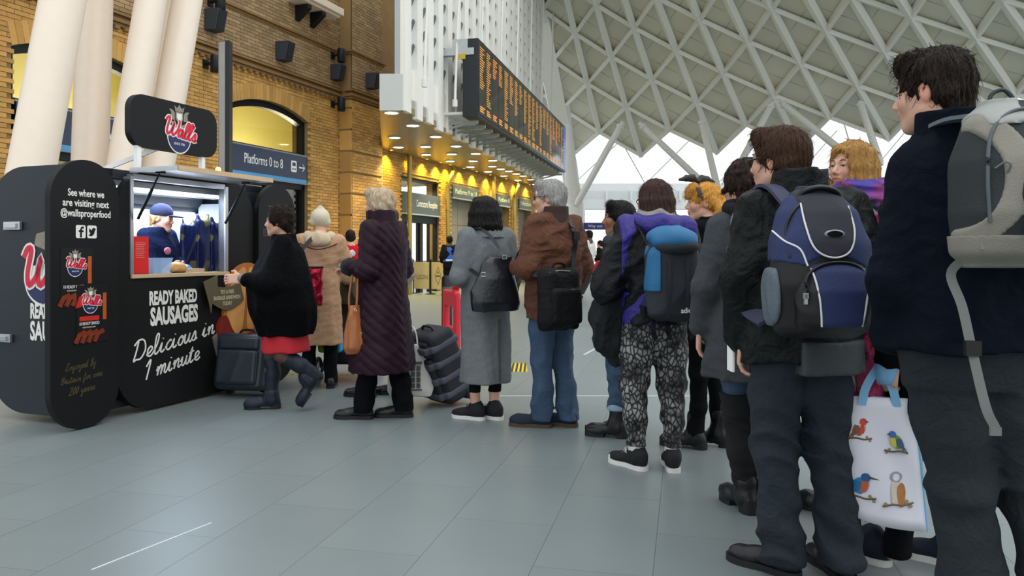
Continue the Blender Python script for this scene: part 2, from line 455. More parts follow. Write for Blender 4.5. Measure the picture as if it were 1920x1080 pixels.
# ================================================================ THE SETTING
white = M('white_steel', '#e4e2da', .45, var=.05)
cream = M('cream_column', '#ecdcc8', .42, var=.04, spec=.5)
dark = M('dark_metal', '#1b1d20', .45, .3)
black = M('black_plastic', '#101113', .4)
# ---- floor: grey stone tiles laid along the hall
FD = Vector((.224, 1, 0)).normalized(); FN = Vector((FD.y, -FD.x, 0))
tile_m = M('slate_tile', '#747d7c', .36, var=.10, scale=1.4, bump=.05, bscale=30, isl=.02, spec=.55)
grout = M('grout', '#5c6463', .5)
fm = MB(); fm.add([(-40, -8, -.004), (45, -8, -.004), (45, 75, -.004), (-40, 75, -.004)], [(0, 1, 2, 3)])
floor = tag(fm.build('floor', grout), 'grey stone tiled floor of the station concourse', 'floor', kind='structure')
TW, TL, G = .46, .92, .0008
tb = MB(); tb.box((0, 0, -.01), (TW / 2 - G, TL / 2 - G, .01)); tmesh = tb.mesh('tile')
tmesh.materials.append(tile_m)
tiles = []; frot = math.atan2(-FD.x, FD.y)
for i in range(-75, 76):
    for j in range(-12, 70):
        c = FN * (i * TW + .11) + FD * (j * TL + (.5 * TL if i % 2 else 0) + .2)
        if not (.5 < c.y < 44): continue
        px = 960 + c.x / c.y * F
        if not (-180 - 1100 / c.y < px < 2150 + 1100 / c.y): continue
        tiles.append((c.y, c.x, c))
tiles.sort(key=lambda t: t[0])
inview = [t for t in tiles if t[0] > 2.6 and -150 < 960 + t[1] / t[0] * F < 2070][:300]; ivs = set(id(t) for t in inview)
for t in inview:
    o = link('tile', tmesh, None, floor); o.location = t[2]; o.rotation_euler = (0, 0, frot)
tb = MB(); R = Matrix.Rotation(frot, 3, 'Z')
for t in tiles:
    if id(t) in ivs: continue
    a, b = TW / 2 - G, TL / 2 - G
    tb.add([t[2] + R @ Vector((x, y, 0)) for x, y in ((-a, -b), (a, -b), (a, b), (-a, b))], [(0, 1, 2, 3)])
tag(tb.build('tile_field', tile_m, floor), kind='stuff')
# pale inlay lines in the floor
inl = M('inlay', '#c3c8c8', .4)
b = MB()
b.bb((-.2, 6.60, 0), (1.9, 6.625, .002)); b.build('inlay_line', inl, floor)
b = MB(); b.beam(P(1095, 665, 9.3) * Vector((1, 1, 0)) + Vector((0, 0, .001)), P(1132, 645, 10.4) * Vector((1, 1, 0)) + Vector((0, 0, .001)), .03, .002); b.build('inlay_line', inl, floor)
b = MB(); b.beam((-1.62, 2.98, .001), (-1.36, 3.5, .001), .008, .002); b.build('inlay_line', inl, floor)

# ---- brick wall, its own frame: x along the wall (away), y into the wall, z up
DW = Vector((.379, 1, 0)).normalized(); NW = Vector((DW.y, -DW.x, 0)); WP = Vector((-1.97, 26, 0))
WM = Matrix(((DW.x, -NW.x, 0, WP.x), (DW.y, -NW.y, 0, WP.y), (0, 0, 1, 0), (0, 0, 0, 1)))
def wu(px, out=0):
    r = (px - 960) / F; o = WP + NW * out
    return (r * o.y - o.x) / (DW.x - r * DW.y)
def wz(px, py, out=0):
    p = WP + NW * out + DW * wu(px, out); return HC + (HZ - py) / F * p.y
mortar = M('mortar', '#94784e', .9, var=.2, scale=3)
ARCH = [(-15.49, -12.81, 4.32, .26), (-10.80, -8.13, 4.32, .26)]
RECT = [(wu(752), wu(823), 3.5), (wu(846), wu(895), 3.52), (wu(929), wu(955), 3.5), (wu(971), wu(995), 3.5)]
PIL = (wu(636), wu(636) + 1.52)
UW0, UW1 = -18.5, wu(1004); UPPER = wu(760)
def arch_z(a, u):
    u0, u1, zs, rise = a; h = (u1 - u0) / 2; Rr = (h * h + rise * rise) / (2 * rise); return zs + rise - Rr + math.sqrt(max(0, Rr * Rr - (u - (u0 + u1) / 2) ** 2))
def hole(u, z, m=0):
    for a in ARCH:
        if a[0] - m < u < a[1] + m and z < arch_z(a, min(max(u, a[0]), a[1])) + m: return True
    for (u0, u1, zt) in RECT:
        if u0 - m < u < u1 + m and z < zt + m: return True
    return False
wb = MB(); XZ = (Vector((1, 0, 0)), Vector((0, 0, 1)), Vector((0, 1, 0)))
edges = sorted([(a[0], a[1], a) for a in ARCH] + [(r[0], r[1], r) for r in RECT], key=lambda e: e[0])
u = UW0
for e0, e1, a in edges:
    wb.bb((u, 0, 0), (e0, .45, 8.6 if u < UPPER else 4.3)); u = e1
    if len(a) == 4:
        n = 14; arc = [(e0 + (e1 - e0) * i / n, arch_z(a, e0 + (e1 - e0) * i / n)) for i in range(n + 1)]
        wb.prism(arc + [(e1, 8.6), (e0, 8.6)], 0, .45, XZ)
    else: wb.bb((e0, 0, a[2]), (e1, .45, 4.3))
wb.bb((u, 0, 0), (UW1, .45, 4.3))
wb.bb((wu(712), .35, 4.3), (wu(905), .8, 8.6))
wall = tag(wb.build('wall_left', mortar, mw=WM), 'yellow stock brick station wall with arched openings', 'wall', kind='structure')
brick_m = M('yellow_stock_brick', '#c99a55', .85, var=.38, scale=1.3, isl=.2, bump=.25, bscale=45)
brick_d = M('sooty_brick', '#a08560', .88, var=.4, scale=.9, isl=.22, bump=.25, bscale=45)
PX0, PX1 = PIL
cand = []
def brick_face(u0, u1, z0, z1, w, skip=None):
    r = 0; z = z0
    while z < z1 - .03:
        u = u0 - (.1175 if r % 2 else 0)
        while u < u1:
            a, b_ = max(u, u0), min(u + .225, u1)
            if b_ - a > .05 and not (skip and skip((a + b_) / 2, z + .033)): cand.append((a, b_, z, w))
            u += .235
        z += .075; r += 1
brick_face(UW0, UPPER, 0, 8.5, 0, lambda u, z: hole(u, z, .06) or PX0 < u < PX1 or (u > wu(712) and z > 4.2) or 5.12 < z < 5.36)
brick_face(UPPER, UW1, 0, 4.2, 0, lambda u, z: hole(u, z, .06))
brick_face(PX0 + .02, PX1 - .02, 0, 8.5, .36, lambda u, z: (z < 5.1 and (z % .54) < .045) or 5.12 < z < 5.36)
brick_face(wu(718), wu(905), 4.4, 8.5, -.35)
def bpos(c):
    p = WM @ Vector(((c[0] + c[1]) / 2, -c[3], c[2])); return p
scored = []
for c in cand:
    p = bpos(c); px = 960 + p.x / p.y * F; py = HZ - (p.z - HC) / p.y * F
    vis = 0 < px < 1010 and 0 < py < 330 and c[1] - c[0] > .2
    # not behind the kiosk sign or the columns
    if vis and not any(x0 < px < x1 for x0, x1 in ((20, 395),)): scored.append((p.y, c))
    elif vis and px < 20: scored.append((p.y, c))
scored.sort(key=lambda s: s[0]); near = set(c for _, c in scored[:300])
bm_ = MB(); bm_.box((0, -.004, .0325), (.1125, .014, .0325)); bmesh_brick = bm_.mesh('brick'); bmesh_brick.materials.append(brick_m)
bmd = bmesh_brick.copy(); bmd.materials.clear(); bmd.materials.append(brick_d)
for c in near:
    o = link('brick', bmesh_brick if c[2] < 5.2 else bmd, None, wall); o.location = ((c[0] + c[1]) / 2, -c[3], c[2])
for lo, hi, m_, nm in ((0, 5.2, brick_m, 'lower_brickwork'), (5.2, 99, brick_d, 'upper_brickwork')):
    b = MB()
    for c in cand:
        if c in near or not (lo <= c[2] < hi): continue
        a0, a1, z, w_ = c; y = -w_ - .018 + random.uniform(-.003, .003)
        b.add([(a0, y, z), (a1, y, z), (a1, y, z + .065), (a0, y, z + .065), (a0, -w_, z), (a1, -w_, z), (a1, -w_, z + .065), (a0, -w_, z + .065)],
              [(0, 1, 2, 3), (4, 5, 1, 0), (3, 2, 6, 7), (4, 0, 3, 7), (1, 5, 6, 2)])
    me = b.mesh(nm, fix=False); tag(link(nm, me, m_, wall), kind='stuff')
# pilaster core, rusticated lower blocks
b = MB(); b.bb((PX0, -.33, 0), (PX1, 0, 8.5)); b.build('pilaster', mortar, wall)
z = .045
while z < 5.05:
    b = MB(); b.bb((PX0 - .015, -.36, z), (PX1 + .015, -.0, min(z + .495, 5.1))); b.build('rusticated_block', brick_m, wall, bevel=.012); z += .54
# cornice and string courses (run round the pilaster)
moul = M('moulded_brick', '#8a6a40', .85, var=.3, scale=4, bump=.3, bscale=30)
for z0, hs in ((5.12, ((.05, .06), (.09, .07), (.05, .05), (.12, .05))), (6.25, ((.04, .05), (.08, .05)))):
    z = z0; b = MB()
    for d, h in hs:
        b.bb((UW0, -d, z), (PX0, .0, z + h - .006)); b.bb((PX0 - d, -.36 - d, z), (PX1 + d, -.2, z + h - .006)); z += h
    b.build('cornice', moul, wall)
b = MB(); u = UW0
while u < PX0 - .1:
    b.bb((u, -.085, 5.06), (u + .1, 0, 5.12)); u += .2
tag(b.build('dentils', moul, wall), kind='stuff')
# arch rings of rubbed bricks
for a in ARCH:
    n = 26
    for i in range(n):
        ua = a[0] + (a[1] - a[0]) * (i + .04) / n; ub = a[0] + (a[1] - a[0]) * (i + .96) / n
        b = MB(); b.prism([(ua, arch_z(a, ua)), (ub, arch_z(a, ub)), (ub + (i - n / 2 + 1) * .006, arch_z(a, ub) + .33), (ua + (i - n / 2) * .006, arch_z(a, ua) + .33)], -.022, .05, XZ)
        b.build('voussoir', brick_m, wall)
# white window sill high on the wall
b = MB(); b.bb((wu(536), -.5, 7.03), (wu(604) + .2, 0, 7.2)); b.bb((wu(536), -.42, 6.97), (wu(604) + .15, 0, 7.03))
sill = tag(b.build('window_sill', cream, mw=WM, bevel=.01), 'pale projecting window sill at the top of the brick wall', 'sill', kind='structure')
for px in (552, 580):
    b = MB(); b.prism([(0, 0), (-.36, .28), (-.36, .36), (0, .36)], 0, .16, (Vector((0, 1, 0)), Vector((0, 0, 1)), Vector((1, 0, 0))), (wu(px), 0, 6.6)); b.build('bracket', dark, sill)
# window in the recessed upper wall
win = empty('window_1', kind='structure'); win.matrix_basis = WM; tag(win, 'tall window in the recessed brick wall above the canopy', 'window')
u0, u1 = wu(716, -.35), wu(728, -.35); b = MB(); b.bb((u0, .28, 5.3), (u1, .36, 7.1)); b.build('pane', M('sky_glass', '#b9c4c8', .1), win)
b = MB()
for x in (u0, (u0 + u1) / 2, u1): b.bb((x - .03, .24, 5.3), (x + .03, .32, 7.1))
for zz in (5.3, 6.2, 7.1): b.bb((u0, .24, zz - .03), (u1, .32, zz + .03))
b.build('window_frame', white, win)

# ---- arched openings: frame, fanlight, sign, door glass, lit passage behind
navy = M('navy_sign', '#152848', .3, var=.25, scale=2.5, spec=.6)
skyb = M('light_blue_stripe', '#4f9fd0', .4)
wht = M('white_lettering', '#f4f4f0', .5, var=.02)
pane_m = glass('clear_glass', (.97, .98, .95), .03, .03)
dglass = glass('dim_glass', (.35, .38, .38), .05, .1)
yel = M('yellow_passage', '#e0d68c', .6, var=.08, scale=1)
def rail_icon(mb, x, z, s):
    mb.bb((x, -.002, z), (x + s * .8, 0, z + s))
for k, a in enumerate(ARCH):
    dr = empty('door_%d' % (k + 1), kind='structure'); dr.matrix_basis = WM
    tag(dr, ['arched doorway behind the cream columns', 'arched doorway under the platforms sign'][k], 'doorway')
    u0, u1, zs, rise = a; uc = (u0 + u1) / 2; n = 16
    ins = [(u0 + .09 + (u1 - u0 - .18) * i / n) for i in range(n + 1)]
    arc_o = [(u0 + (u1 - u0) * i / n, arch_z(a, u0 + (u1 - u0) * i / n) - .01) for i in range(n + 1)]
    arc_i = [(x, arch_z(a, x) - .14) for x in ins]
    b = MB(); fv = arc_o + arc_i[::-1]
    for i in range(n): b.prism([arc_o[i], arc_o[i + 1], arc_i[i + 1], arc_i[i]], .1, .26, XZ)
    b.bb((u0, .1, 0), (u0 + .1, .26, zs)); b.bb((u1 - .1, .1, 0), (u1, .26, zs)); b.bb((u0, .1, 3.5), (u1, .26, 3.57)); b.bb((u0, .1, 2.72), (u1, .26, 2.86)); b.bb((uc - .04, .12, 0), (uc + .04, .24, 2.72))
    b.build('door_frame', dark, dr)
    b = MB(); b.prism([(x, z) for x, z in arc_i] + [(u1 - .09, 3.56), (u0 + .09, 3.56)], .17, .18, XZ); b.build('fanlight_pane', pane_m, dr)
    for x0, x1 in ((u0 + .1, uc - .04), (uc + .04, u1 - .1)):
        b = MB(); b.bb((x0, .18, .05), (x1, .19, 2.72)); b.build('door_pane', dglass, dr)
    # the passage behind
    b = MB(); pa, pb = (u0 - .3, -10.9) if k == 0 else (-10.85, u1 + 3.2); b.bb((pa, 2.6, 0), (pb, 2.7, 5.2)); b.bb((pa, .5, 5.1), (pb, 2.6, 5.2)); b.bb((pb - .1, .5, 0), (pb, 2.6, 5.1)); b.bb((pa, .5, 0), (pa + .1, 2.6, 5.1)); b.build('passage_wall', yel, dr)
    lamp('POINT', 'passage_light', WM @ Vector((uc + (1.2 if k == 0 else 2.0), 1.3, 3.3)), 95, (1, .95, .74), .3)
    sg = empty('platform_sign', label=['navy station sign half hidden behind the cream columns', 'navy sign reading Platforms 0 to 8 over the arched doorway'][k], cat='sign', group='platform signs'); sg.matrix_basis = WM
    b = MB(); b.bb((u0 + .08, .0, 2.95), (u1 - .06, .1, 3.5)); b.build('sign_board', navy, sg)
    b = MB(); b.bb((u0 + .08, -.002, 2.87), (u1 - .06, .1, 2.95)); b.build('stripe', skyb, sg)
    b = MB(); b.bb((u0 + .06, .0, 3.5), (u1 - .04, .1, 3.53)); b.bb((u0 + .05, .0, 2.84), (u1 - .03, .1, 2.87)); b.build('sign_edge', M('grey_trim', '#8a9096', .4, .4), sg)
    t = 'Platforms 0 to 8' if k else 'Platforms'
    me = text_mesh(t, .30, sx=.66, align='LEFT'); o = link('lettering', me, wht, sg, loc=(u0 + (.42 if k else 1.32), -.004, 3.23), rot=(PI / 2, 0, 0))
    ic = MB(); x = u0 + (2.02 if k else 1.02)
    ic.prism(rrect(x, 3.10, x + .2, 3.36, .03, 3), -.006, 0, XZ); ic.build('train_icon', wht, sg)
    ic = MB(); ic.bb((x + .04, -.010, 3.24), (x + .16, -.006, 3.32)); ic.bb((x + .04, -.010, 3.15), (x + .08, -.006, 3.19)); ic.bb((x + .12, -.010, 3.15), (x + .16, -.006, 3.19)); ic.build('icon_detail', navy, sg)
    if k:
        ar = MB(); ar.bb((x + .3, -.006, 3.21), (x + .5, 0, 3.24)); ar.beam((x + .5, -.003, 3.225), (x + .42, -.003, 3.31), .006, .03, (0, 1, 0)); ar.beam((x + .5, -.003, 3.225), (x + .42, -.003, 3.14), .006, .03, (0, 1, 0)); ar.build('arrow', wht, sg)

# ---- loudspeakers and wall lamps on the brick
def speaker(px, py, sz, lab, out=0):
    u_, z_ = wu(px, out), wz(px, py, out)
    e = empty('wall_speaker', WM @ Vector((u_, -out - .02, z_)), label=lab, cat='loudspeaker', group='speakers on the brick wall'); e.rotation_euler = (0, 0, math.atan2(DW.y, DW.x))
    b = MB(); h, d = sz / 2, sz * .8
    b.add([(-h * .75, 0, h), (h * .75, 0, h), (h * .75, 0, -h), (-h * .75, 0, -h), (-h * .62, -d, h * .95), (h * .62, -d, h * .95), (h * .62, -d * .72, -h), (-h * .62, -d * .72, -h)], [(0, 1, 2, 3), (4, 7, 6, 5), (0, 4, 5, 1), (1, 5, 6, 2), (2, 6, 7, 3), (3, 7, 4, 0)])
    b.build('cabinet', M('speaker_grey', '#33383c', .6), e, bevel=.01)
    b = MB(); b.add([(-h * .5, -d * .985, h * .82), (h * .5, -d * .985, h * .82), (h * .5, -d * .77, -h * .85), (-h * .5, -d * .77, -h * .85)], [(0, 1, 2, 3)]); b.build('grille', M('speaker_grille', '#23272a', .8, bump=.4, bscale=300), e, loc=(0, -.006, 0))
    b = MB(); b.bb((-.03, 0, -.05), (.03, .04, .05)); b.build('bracket', dark, e)
speaker(392, 40, .42, 'grey box loudspeaker high on the brick wall beside the columns')
speaker(523, 98, .42, 'grey box loudspeaker on the bare brick above the doorway')
speaker(624, 137, .38, 'grey box loudspeaker in the corner beside the pilaster')
speaker(690, 153, .4, 'grey box loudspeaker mounted on the brick pilaster', .37)
def wall_lamp(px, py, lab, out=0):
    u_, z_ = wu(px, out), wz(px, py, out)
    e = empty('wall_lamp', WM @ Vector((u_, -out - .02, z_)), label=lab, cat='lamp', group='cylinder lamps on the brick wall'); e.rotation_euler = (0, 0, math.atan2(DW.y, DW.x))
    b = MB(); b.lathe([(.09, -.17), (.1, -.16), (.1, .15), (.085, .17)], 16, (0, -.26, 0)); b.build('lamp_body', dark, e, smooth=True)
    b = MB(); b.tube([(0, 0, .02), (0, -.17, .02)], .03); b.build('arm', dark, e)
    b = MB(); b.bb((-.07, -.03, -.07), (.07, 0, .1)); b.build('back_plate', dark, e)
wall_lamp(383, 122, 'black cylinder lamp on the brick beside the steel post')
wall_lamp(392, 6, 'black cylinder lamp at the top edge above a loudspeaker')
wall_lamp(622, 197, 'black cylinder lamp below the cornice beside the pilaster')
wall_lamp(622, 106, 'black cylinder lamp just above the corner loudspeaker')

# ---- raking cream steel columns behind the kiosk
for (x0, y0, x1, y1, Y, r, lab) in ((55, 340, 118, 0, 8.0, .225, 'leftmost raking cream steel column behind the kiosk'), (168, 340, 178, 0, 9.0, .2, 'nearly upright cream column second from the left'),
      (233, 300, 283, 0, 8.8, .172, 'raking cream column just left of the hanging kiosk sign'), (288, 270, 334, 0, 10.6, .15, 'thin cream column in the shade behind its neighbours'), (318, 190, 351, 0, 9.6, .185, 'rightmost raking cream column above the kiosk sign')):
    a, c = P(x0, y0, Y), P(x1, y1, Y + .4); d = (c - a).normalized(); bot = a - d * (a.z / d.z); top = a + d * ((8.5 - a.z) / d.z)
    e = empty('steel_column', bot, label=lab, cat='column', group='raking cream columns')
    b = MB(); b.tube([Vector((0, 0, 0)), top - bot], r, 28); b.build('shaft', cream, e, smooth=True)
    b = MB(); b.lathe([(r + .09, 0), (r + .09, .03), (r + .01, .06), (r + .01, .12)], 24); b.build('base_plate', cream, e, smooth=True)
# ---- steel post beside the kiosk
pp = P(422, 330, 9.2); e = empty('steel_post', (pp.x, pp.y, 0), label='tall brushed steel and black post standing behind the kiosk', cat='post')
b = MB(); b.bb((-.065, -.05, 0), (.02, .05, 3.72)); b.build('steel_face', M('brushed_steel', '#8d8a84', .3, .9), e, bevel=.012)
b = MB(); b.bb((.02, -.055, 0), (.07, .055, 3.74)); b.build('black_face', black, e)

# ---- canopy: soffit with downlights
SZ = 4.12; DS = Vector((.223, 1, 0)).normalized(); SN = Vector((DS.y, -DS.x, 0)); S0 = Vector((-2.2, 15.6, 0)); SL = 15.9
gold = M('warm_soffit', '#8c7f5e', .3, var=.06, spec=.6)
e0 = S0 + DS * SL; w0 = WP + DW * wu(720); w1 = WP + DW * UW1
b = MB(); pc_ = WP + DW * PIL[1] + NW * .36; pl = [S0 + Vector((-.47, 0, 0)), S0, e0, Vector((w1.x + .3, w1.y, 0)), w1 + Vector((-.6, .2, 0)), w0 + Vector((-.6, 0, 0)), pc_ + Vector((-.5, .2, 0)), pc_ + Vector((-.02, 0, 0))]
b.prism([(p.x, p.y) for p in pl], SZ, SZ + .3, (Vector((1, 0, 0)), Vector((0, 1, 0)), Vector((0, 0, 1))))
can = tag(b.build('canopy_soffit', gold), 'low brass coloured canopy soffit with round downlights', 'canopy', kind='structure')
b = MB(); b.bb((S0.x - .47, S0.y - .02, SZ - .02), (S0.x, S0.y + .1, 4.84)); b.build('end_panel', M('pale_panel', '#c9cdc6', .5, var=.04), can)
b = MB(); b.bb((S0.x - .17, S0.y + .02, 4.84), (S0.x, S0.y + .12, 9)); b.build('riveted_panel', M('grey_panel', '#aeb3b4', .5, var=.05), can)
led = M('downlight_glow', '#fff6dc', .5, emit=14); 
lights = [(734, 210), (774, 234), (740, 257), (817, 255), (747, 275), (798, 274), (855, 273), (799, 289), (847, 288), (892, 287), (844, 301), (887, 301), (924, 300), (882, 312), (923, 311), (915, 321), (939, 316), (954, 320), (945, 329), (968, 325), (981, 329), (971, 337), (995, 336), (1004, 345)]
for k, (px, py) in enumerate(lights):
    Y = F * (SZ - HC) / (HZ - py); p = P(px, py, Y)
    e = empty('downlight', (p.x, p.y, SZ), label='round recessed downlight in the canopy soffit', cat='light', group='canopy downlights')
    b = MB(); b.tube([(.15 * math.cos(t * PI / 9), .15 * math.sin(t * PI / 9), -.01) for t in range(18)], .02, 6, closed=True); b.build('trim_ring', white, e)
    b = MB(); b.lathe([(.125, -.018), (.125, 0)], 18); b.build('diffuser', led, e)
    if k % 2 == 0: lamp('SPOT', 'downlight_beam', (0, 0, -.05), 130, (1, .86, .55), .1, None, 110, parent=e)
for k, px in enumerate((722, 758, 790, 816, 834, 860, 884, 910, 940, 962, 985)):
    p = WM @ Vector((wu(px), -.2, SZ - .01))
    e = empty('wall_washer', p, label='small yellow wall-washing lamp under the canopy against the brick', cat='light', group='wall washers')
    b = MB(); b.lathe([(.04, -.004), (.04, 0)], 12); b.build('diffuser', M('yellow_glow', '#ffd84a', .5, emit=1.5), e)
    lamp('SPOT', 'washer_beam', (0, 0, -.04), 105, (1, .88, .08), .05, None, 125, 1.0, parent=e)
# ---- white fins standing on the canopy edge
fins = empty('fin_screen', S0, label='tall white screen of vertical fins above the canopy', cat='screen', kind='structure')
fins.matrix_basis = Matrix(((DS.x, -SN.x, 0, S0.x), (DS.y, -SN.y, 0, S0.y), (0, 0, 1, 0), (0, 0, 0, 1)))
nf = 22; sp = SL / nf
blade_m = M('fin_white', '#f4f0e4', .5, var=.03); strip_m = M('perforated_strip', '#d5d9da', .5, var=.05); slot_m = M('slot_grey', '#5d6265', .6)
b = MB(); b.bb((0, -.05, 4.05), (.36, .06, 13)); bl = b.mesh('fin_blade')
b = MB(); b.bb((.36, .04, 5.0), (sp, .07, 13)); st = b.mesh('slotted_strip')
b = MB(); b.bb((.36, -.0, 4.2), (sp, .08, 5.0)); so = b.mesh('solid_strip')
b = MB(); z = 5.15
while z < 12.5: b.beam((.38, .03, z), (.70, .03, z + .40), .075, .05, (0, 1, 0)); z += .52
sl_ = b.mesh('slots')
for k in range(nf):
    for nm, me, mt in (('fin_blade', bl, blade_m), ('slotted_strip', st, strip_m), ('solid_strip', so, blade_m), ('slots', sl_, slot_m)):
        o = link(nm, me, mt, fins); o.location = (k * sp, 0, .0 if k % 2 else .05)
for k in range(0, nf, 3):
    b = MB(); b.tube([(k * sp + .3, -.35, 4.75), (k * sp + 1.2, -.35, 12.5)], .03, 8); b.lathe([(.06, -.08), (.06, .08)], 10, (k * sp + .3, -.35, 4.7)); b.build('tie_rod', white, fins)

# ---- departure board
BA, BB = P(897, 213, 18.0), P(1060, 328, 30.6)
BD = (BB - BA); BD.z = 0; BLEN = BD.length; BD.normalize(); BN = Vector((BD.y, -BD.x, 0))
board = empty('departure_board', (BA.x, BA.y, 0), label='long black departure board with amber rows hanging above the concourse', cat='departure board')
board.matrix_basis = Matrix(((BD.x, -BN.x, 0, BA.x), (BD.y, -BN.y, 0, BA.y), (0, 0, 1, 0), (0, 0, 0, 1)))
bz0, bz1 = 4.47, 6.17
b = MB(); b.bb((-.02, .0, bz0 - .06), (BLEN, .38, bz1 + .06)); b.build('case', M('board_case', '#23282b', .4), board, bevel=.01)
npan = 21; pw = BLEN / npan
scr = M('screen_black', '#242326', .08, var=.2, spec=.8); amb = M('amber_text', '#c98c34', .5, emit=.6, var=.5, scale=60); org = M('orange_text', '#d07a30', .5, emit=.8, var=.5, scale=60)
for k in range(npan):
    x0, x1 = k * pw + .012, (k + 1) * pw - .012
    if k == npan - 1:
        b = MB(); b.bb((x0, -.02, bz0), (x1, 0, bz1)); pn = b.build('advert_panel', M('board_blue', '#3b55b8', .3, emit=.5), board)
        b = MB()
        for q in range(9): b.bb((x0 + .08, -.026, bz0 + .1 + q * .13), (x0 + .08 + random.uniform(.2, .42), -.021, bz0 + .15 + q * .13))
        b.build('advert_text', wht, pn); continue
    b = MB(); b.bb((x0, -.02, bz0), (x1, 0, bz1)); pn = b.build('display_panel', scr, board)
    b = MB(); nrow = random.choice([24, 14, 10, 18, 16, 24, 12, 22]) if k not in (2,) else 9
    for r in range(nrow):
        zz = bz1 - .14 - r * .055
        if zz < bz0 + .25: break
        xa = x0 + .04
        b.bb((xa, -.024, zz), (xa + .08, -.021, zz + .021)); b.bb((xa + .1, -.024, zz), (xa + .1 + random.uniform(.12, .36) * pw / .66, -.021, zz + .021))
    for r in range(3): b.bb((x0 + .06, -.024, bz0 + .07 + r * .05), (x0 + random.uniform(.3, .52), -.021, bz0 + .1 + r * .05))
    b.build('amber_rows', org if k in (2, 16, 17) else amb, pn)
# brackets below and the service arm at the near end
for k in range(19):
    x = .3 + k * pw * 1.12
    b = MB(); b.bb((x, .1, bz0 - .18), (x + .06, 1.15, bz0 - .1)); b.bb((x, 1.05, SZ + .1), (x + .06, 1.15, bz0 - .1)); b.beam((x + .03, 1.1, SZ + .02), (x + .03, .3, bz0 - .15), .04, .05); b.build('bracket', M('bracket_grey', '#a5a69d', .5), board)
b = MB(); b.bb((.1, .38, bz0 + .02), (5.5, 1.2, bz0 + .08)); b.build('walkway', white, board)
b = MB()
for q in range(12): b.tube([(.12 + q * .12, 1.0, bz0 + .1), (.12 + q * .12, 1.0, bz0 + .75)], .012, 6)
b.tube([(.1, 1.0, bz0 + .75), (1.6, 1.0, bz0 + .75)], .018, 6); b.build('railing', white, board)
b = MB(); b.bb((-.05, .1, bz1 - .32), (.1, 1.0, bz1 - .16)); b.bb((-.05, .25, bz1 - .16), (.15, .62, bz1 + .05)); b.tube([(.02, .2, bz1 - .3), (.02, .2, bz1 - .62), (.02, .5, bz1 - .3)], .02); b.build('service_arm', M('arm_grey', '#b9bdbc', .4), board)
b = MB(); b.bb((-.06, .3, bz1 - .42), (-.04, .55, bz1 - .3)); b.build('warning_plate', M('warning_yellow', '#c9a83a', .5), board)

# ---- shopfronts and pipes under the canopy
grey_sign = M('grey_sign', '#565d64', .35, var=.08); conc = M('concrete_panel', '#8d877a', .7, var=.12, scale=2)
labels = ['grey sign reading Contractors Reception over glass doors', 'grey sign over the first panelled recess', 'grey sign over the second panelled recess', 'grey sign over the farthest panelled recess']
texts = ['Contractors Reception', 'Platforms 9 to 11', 'Platform 0', 'Platforms 0 to 8']
for k, (u0, u1, zt) in enumerate(RECT):
    dr = empty('door_%d' % (k + 3), kind='structure'); dr.matrix_basis = WM; tag(dr, ['glazed doorway of the reception under the canopy', 'first pale panelled recess in the yellow wall', 'second pale panelled recess in the yellow wall', 'farthest pale panelled recess in the yellow wall'][k], 'doorway')
    sh = .62 if k == 0 else .42
    if k == 0:
        b = MB(); b.bb((u0, .06, 0), (u0 + .06, .2, zt)); b.bb((u1 - .06, .06, 0), (u1, .2, zt)); b.bb((u0, .06, zt - .06), (u1, .2, zt))
        b.bb((u0, .06, 2.15), (u1, .2, 2.42)); 
        for f_ in (.2, .3, .55, .8): b.bb((u0 + (u1 - u0) * f_, .1, 0), (u0 + (u1 - u0) * f_ + .05, .18, 2.2))
        b.build('door_frame', dark, dr)
        b = MB(); b.bb((u0 + (u1 - u0) * .5, .14, 0), (u0 + (u1 - u0) * .66, .18, 2.15)); b.build('dark_leaf', black, dr)
        for f0, f1 in ((0, .5), (.66, 1)):
            b = MB(); b.bb((u0 + (u1 - u0) * f0, .15, .02), (u0 + (u1 - u0) * f1, .16, 2.16)); b.build('door_pane', pane_m, dr)
        b = MB(); b.bb((u0 - .5, 2.0, 0), (u1 + .5, 2.1, 3.5)); b.bb((u0 - .5, .46, 3.45), (u1 + .5, 2.0, 3.5)); b.build('lobby_wall', M('lobby', '#c9c2ae', .6, var=.15, scale=1.5), dr)
        lamp('AREA', 'lobby_light', WM @ Vector(((u0 + u1) / 2, 1.2, 3.3)), 90, (1, .93, .78), 1.2, WM @ Vector(((u0 + u1) / 2, 1.3, 0)))
        zs0 = 2.42
    else:
        b = MB(); b.bb((u0, .3, 0), (u1, .4, zt)); b.build('recess_back', conc, dr)
        n = 2
        for q in range(n):
            for zz in range(3):
                b = MB(); b.bb((u0 + (u1 - u0) * q / n + .01, .28, zz * 1.1 + .01), (u0 + (u1 - u0) * (q + 1) / n - .01, .31, zz * 1.1 + 1.09)); b.build('panel', conc, dr)
        zs0 = zt - sh
    sg = empty('shop_sign', label=labels[k], cat='sign', group='signs under the canopy'); sg.matrix_basis = WM
    b = MB(); b.bb((u0 + .02, -.06, zs0), (u1 - .02, .08, zs0 + sh)); b.build('sign_board', grey_sign, sg)
    b = MB(); b.bb((u0 + .02, -.065, zs0 - .04), (u1 - .02, .08, zs0)); b.build('stripe', M('pale_stripe', '#a9b4bb', .5), sg)
    wd = u1 - u0; me = text_mesh(texts[k], .30 if k == 0 else .24, align='CENTER'); bw = max(v.co.x for v in me.vertices) * 2
    me.transform(Matrix.Diagonal((wd * (.56 if k == 0 else .8) / bw, 1, 1, 1))); link('lettering', me, wht, sg, loc=((u0 + u1) / 2 + (.3 if k == 0 else 0), -.064, zs0 + sh / 2), rot=(PI / 2, 0, 0))
pipe_m = M('brass_pipe', '#9c8a4c', .3, .6)
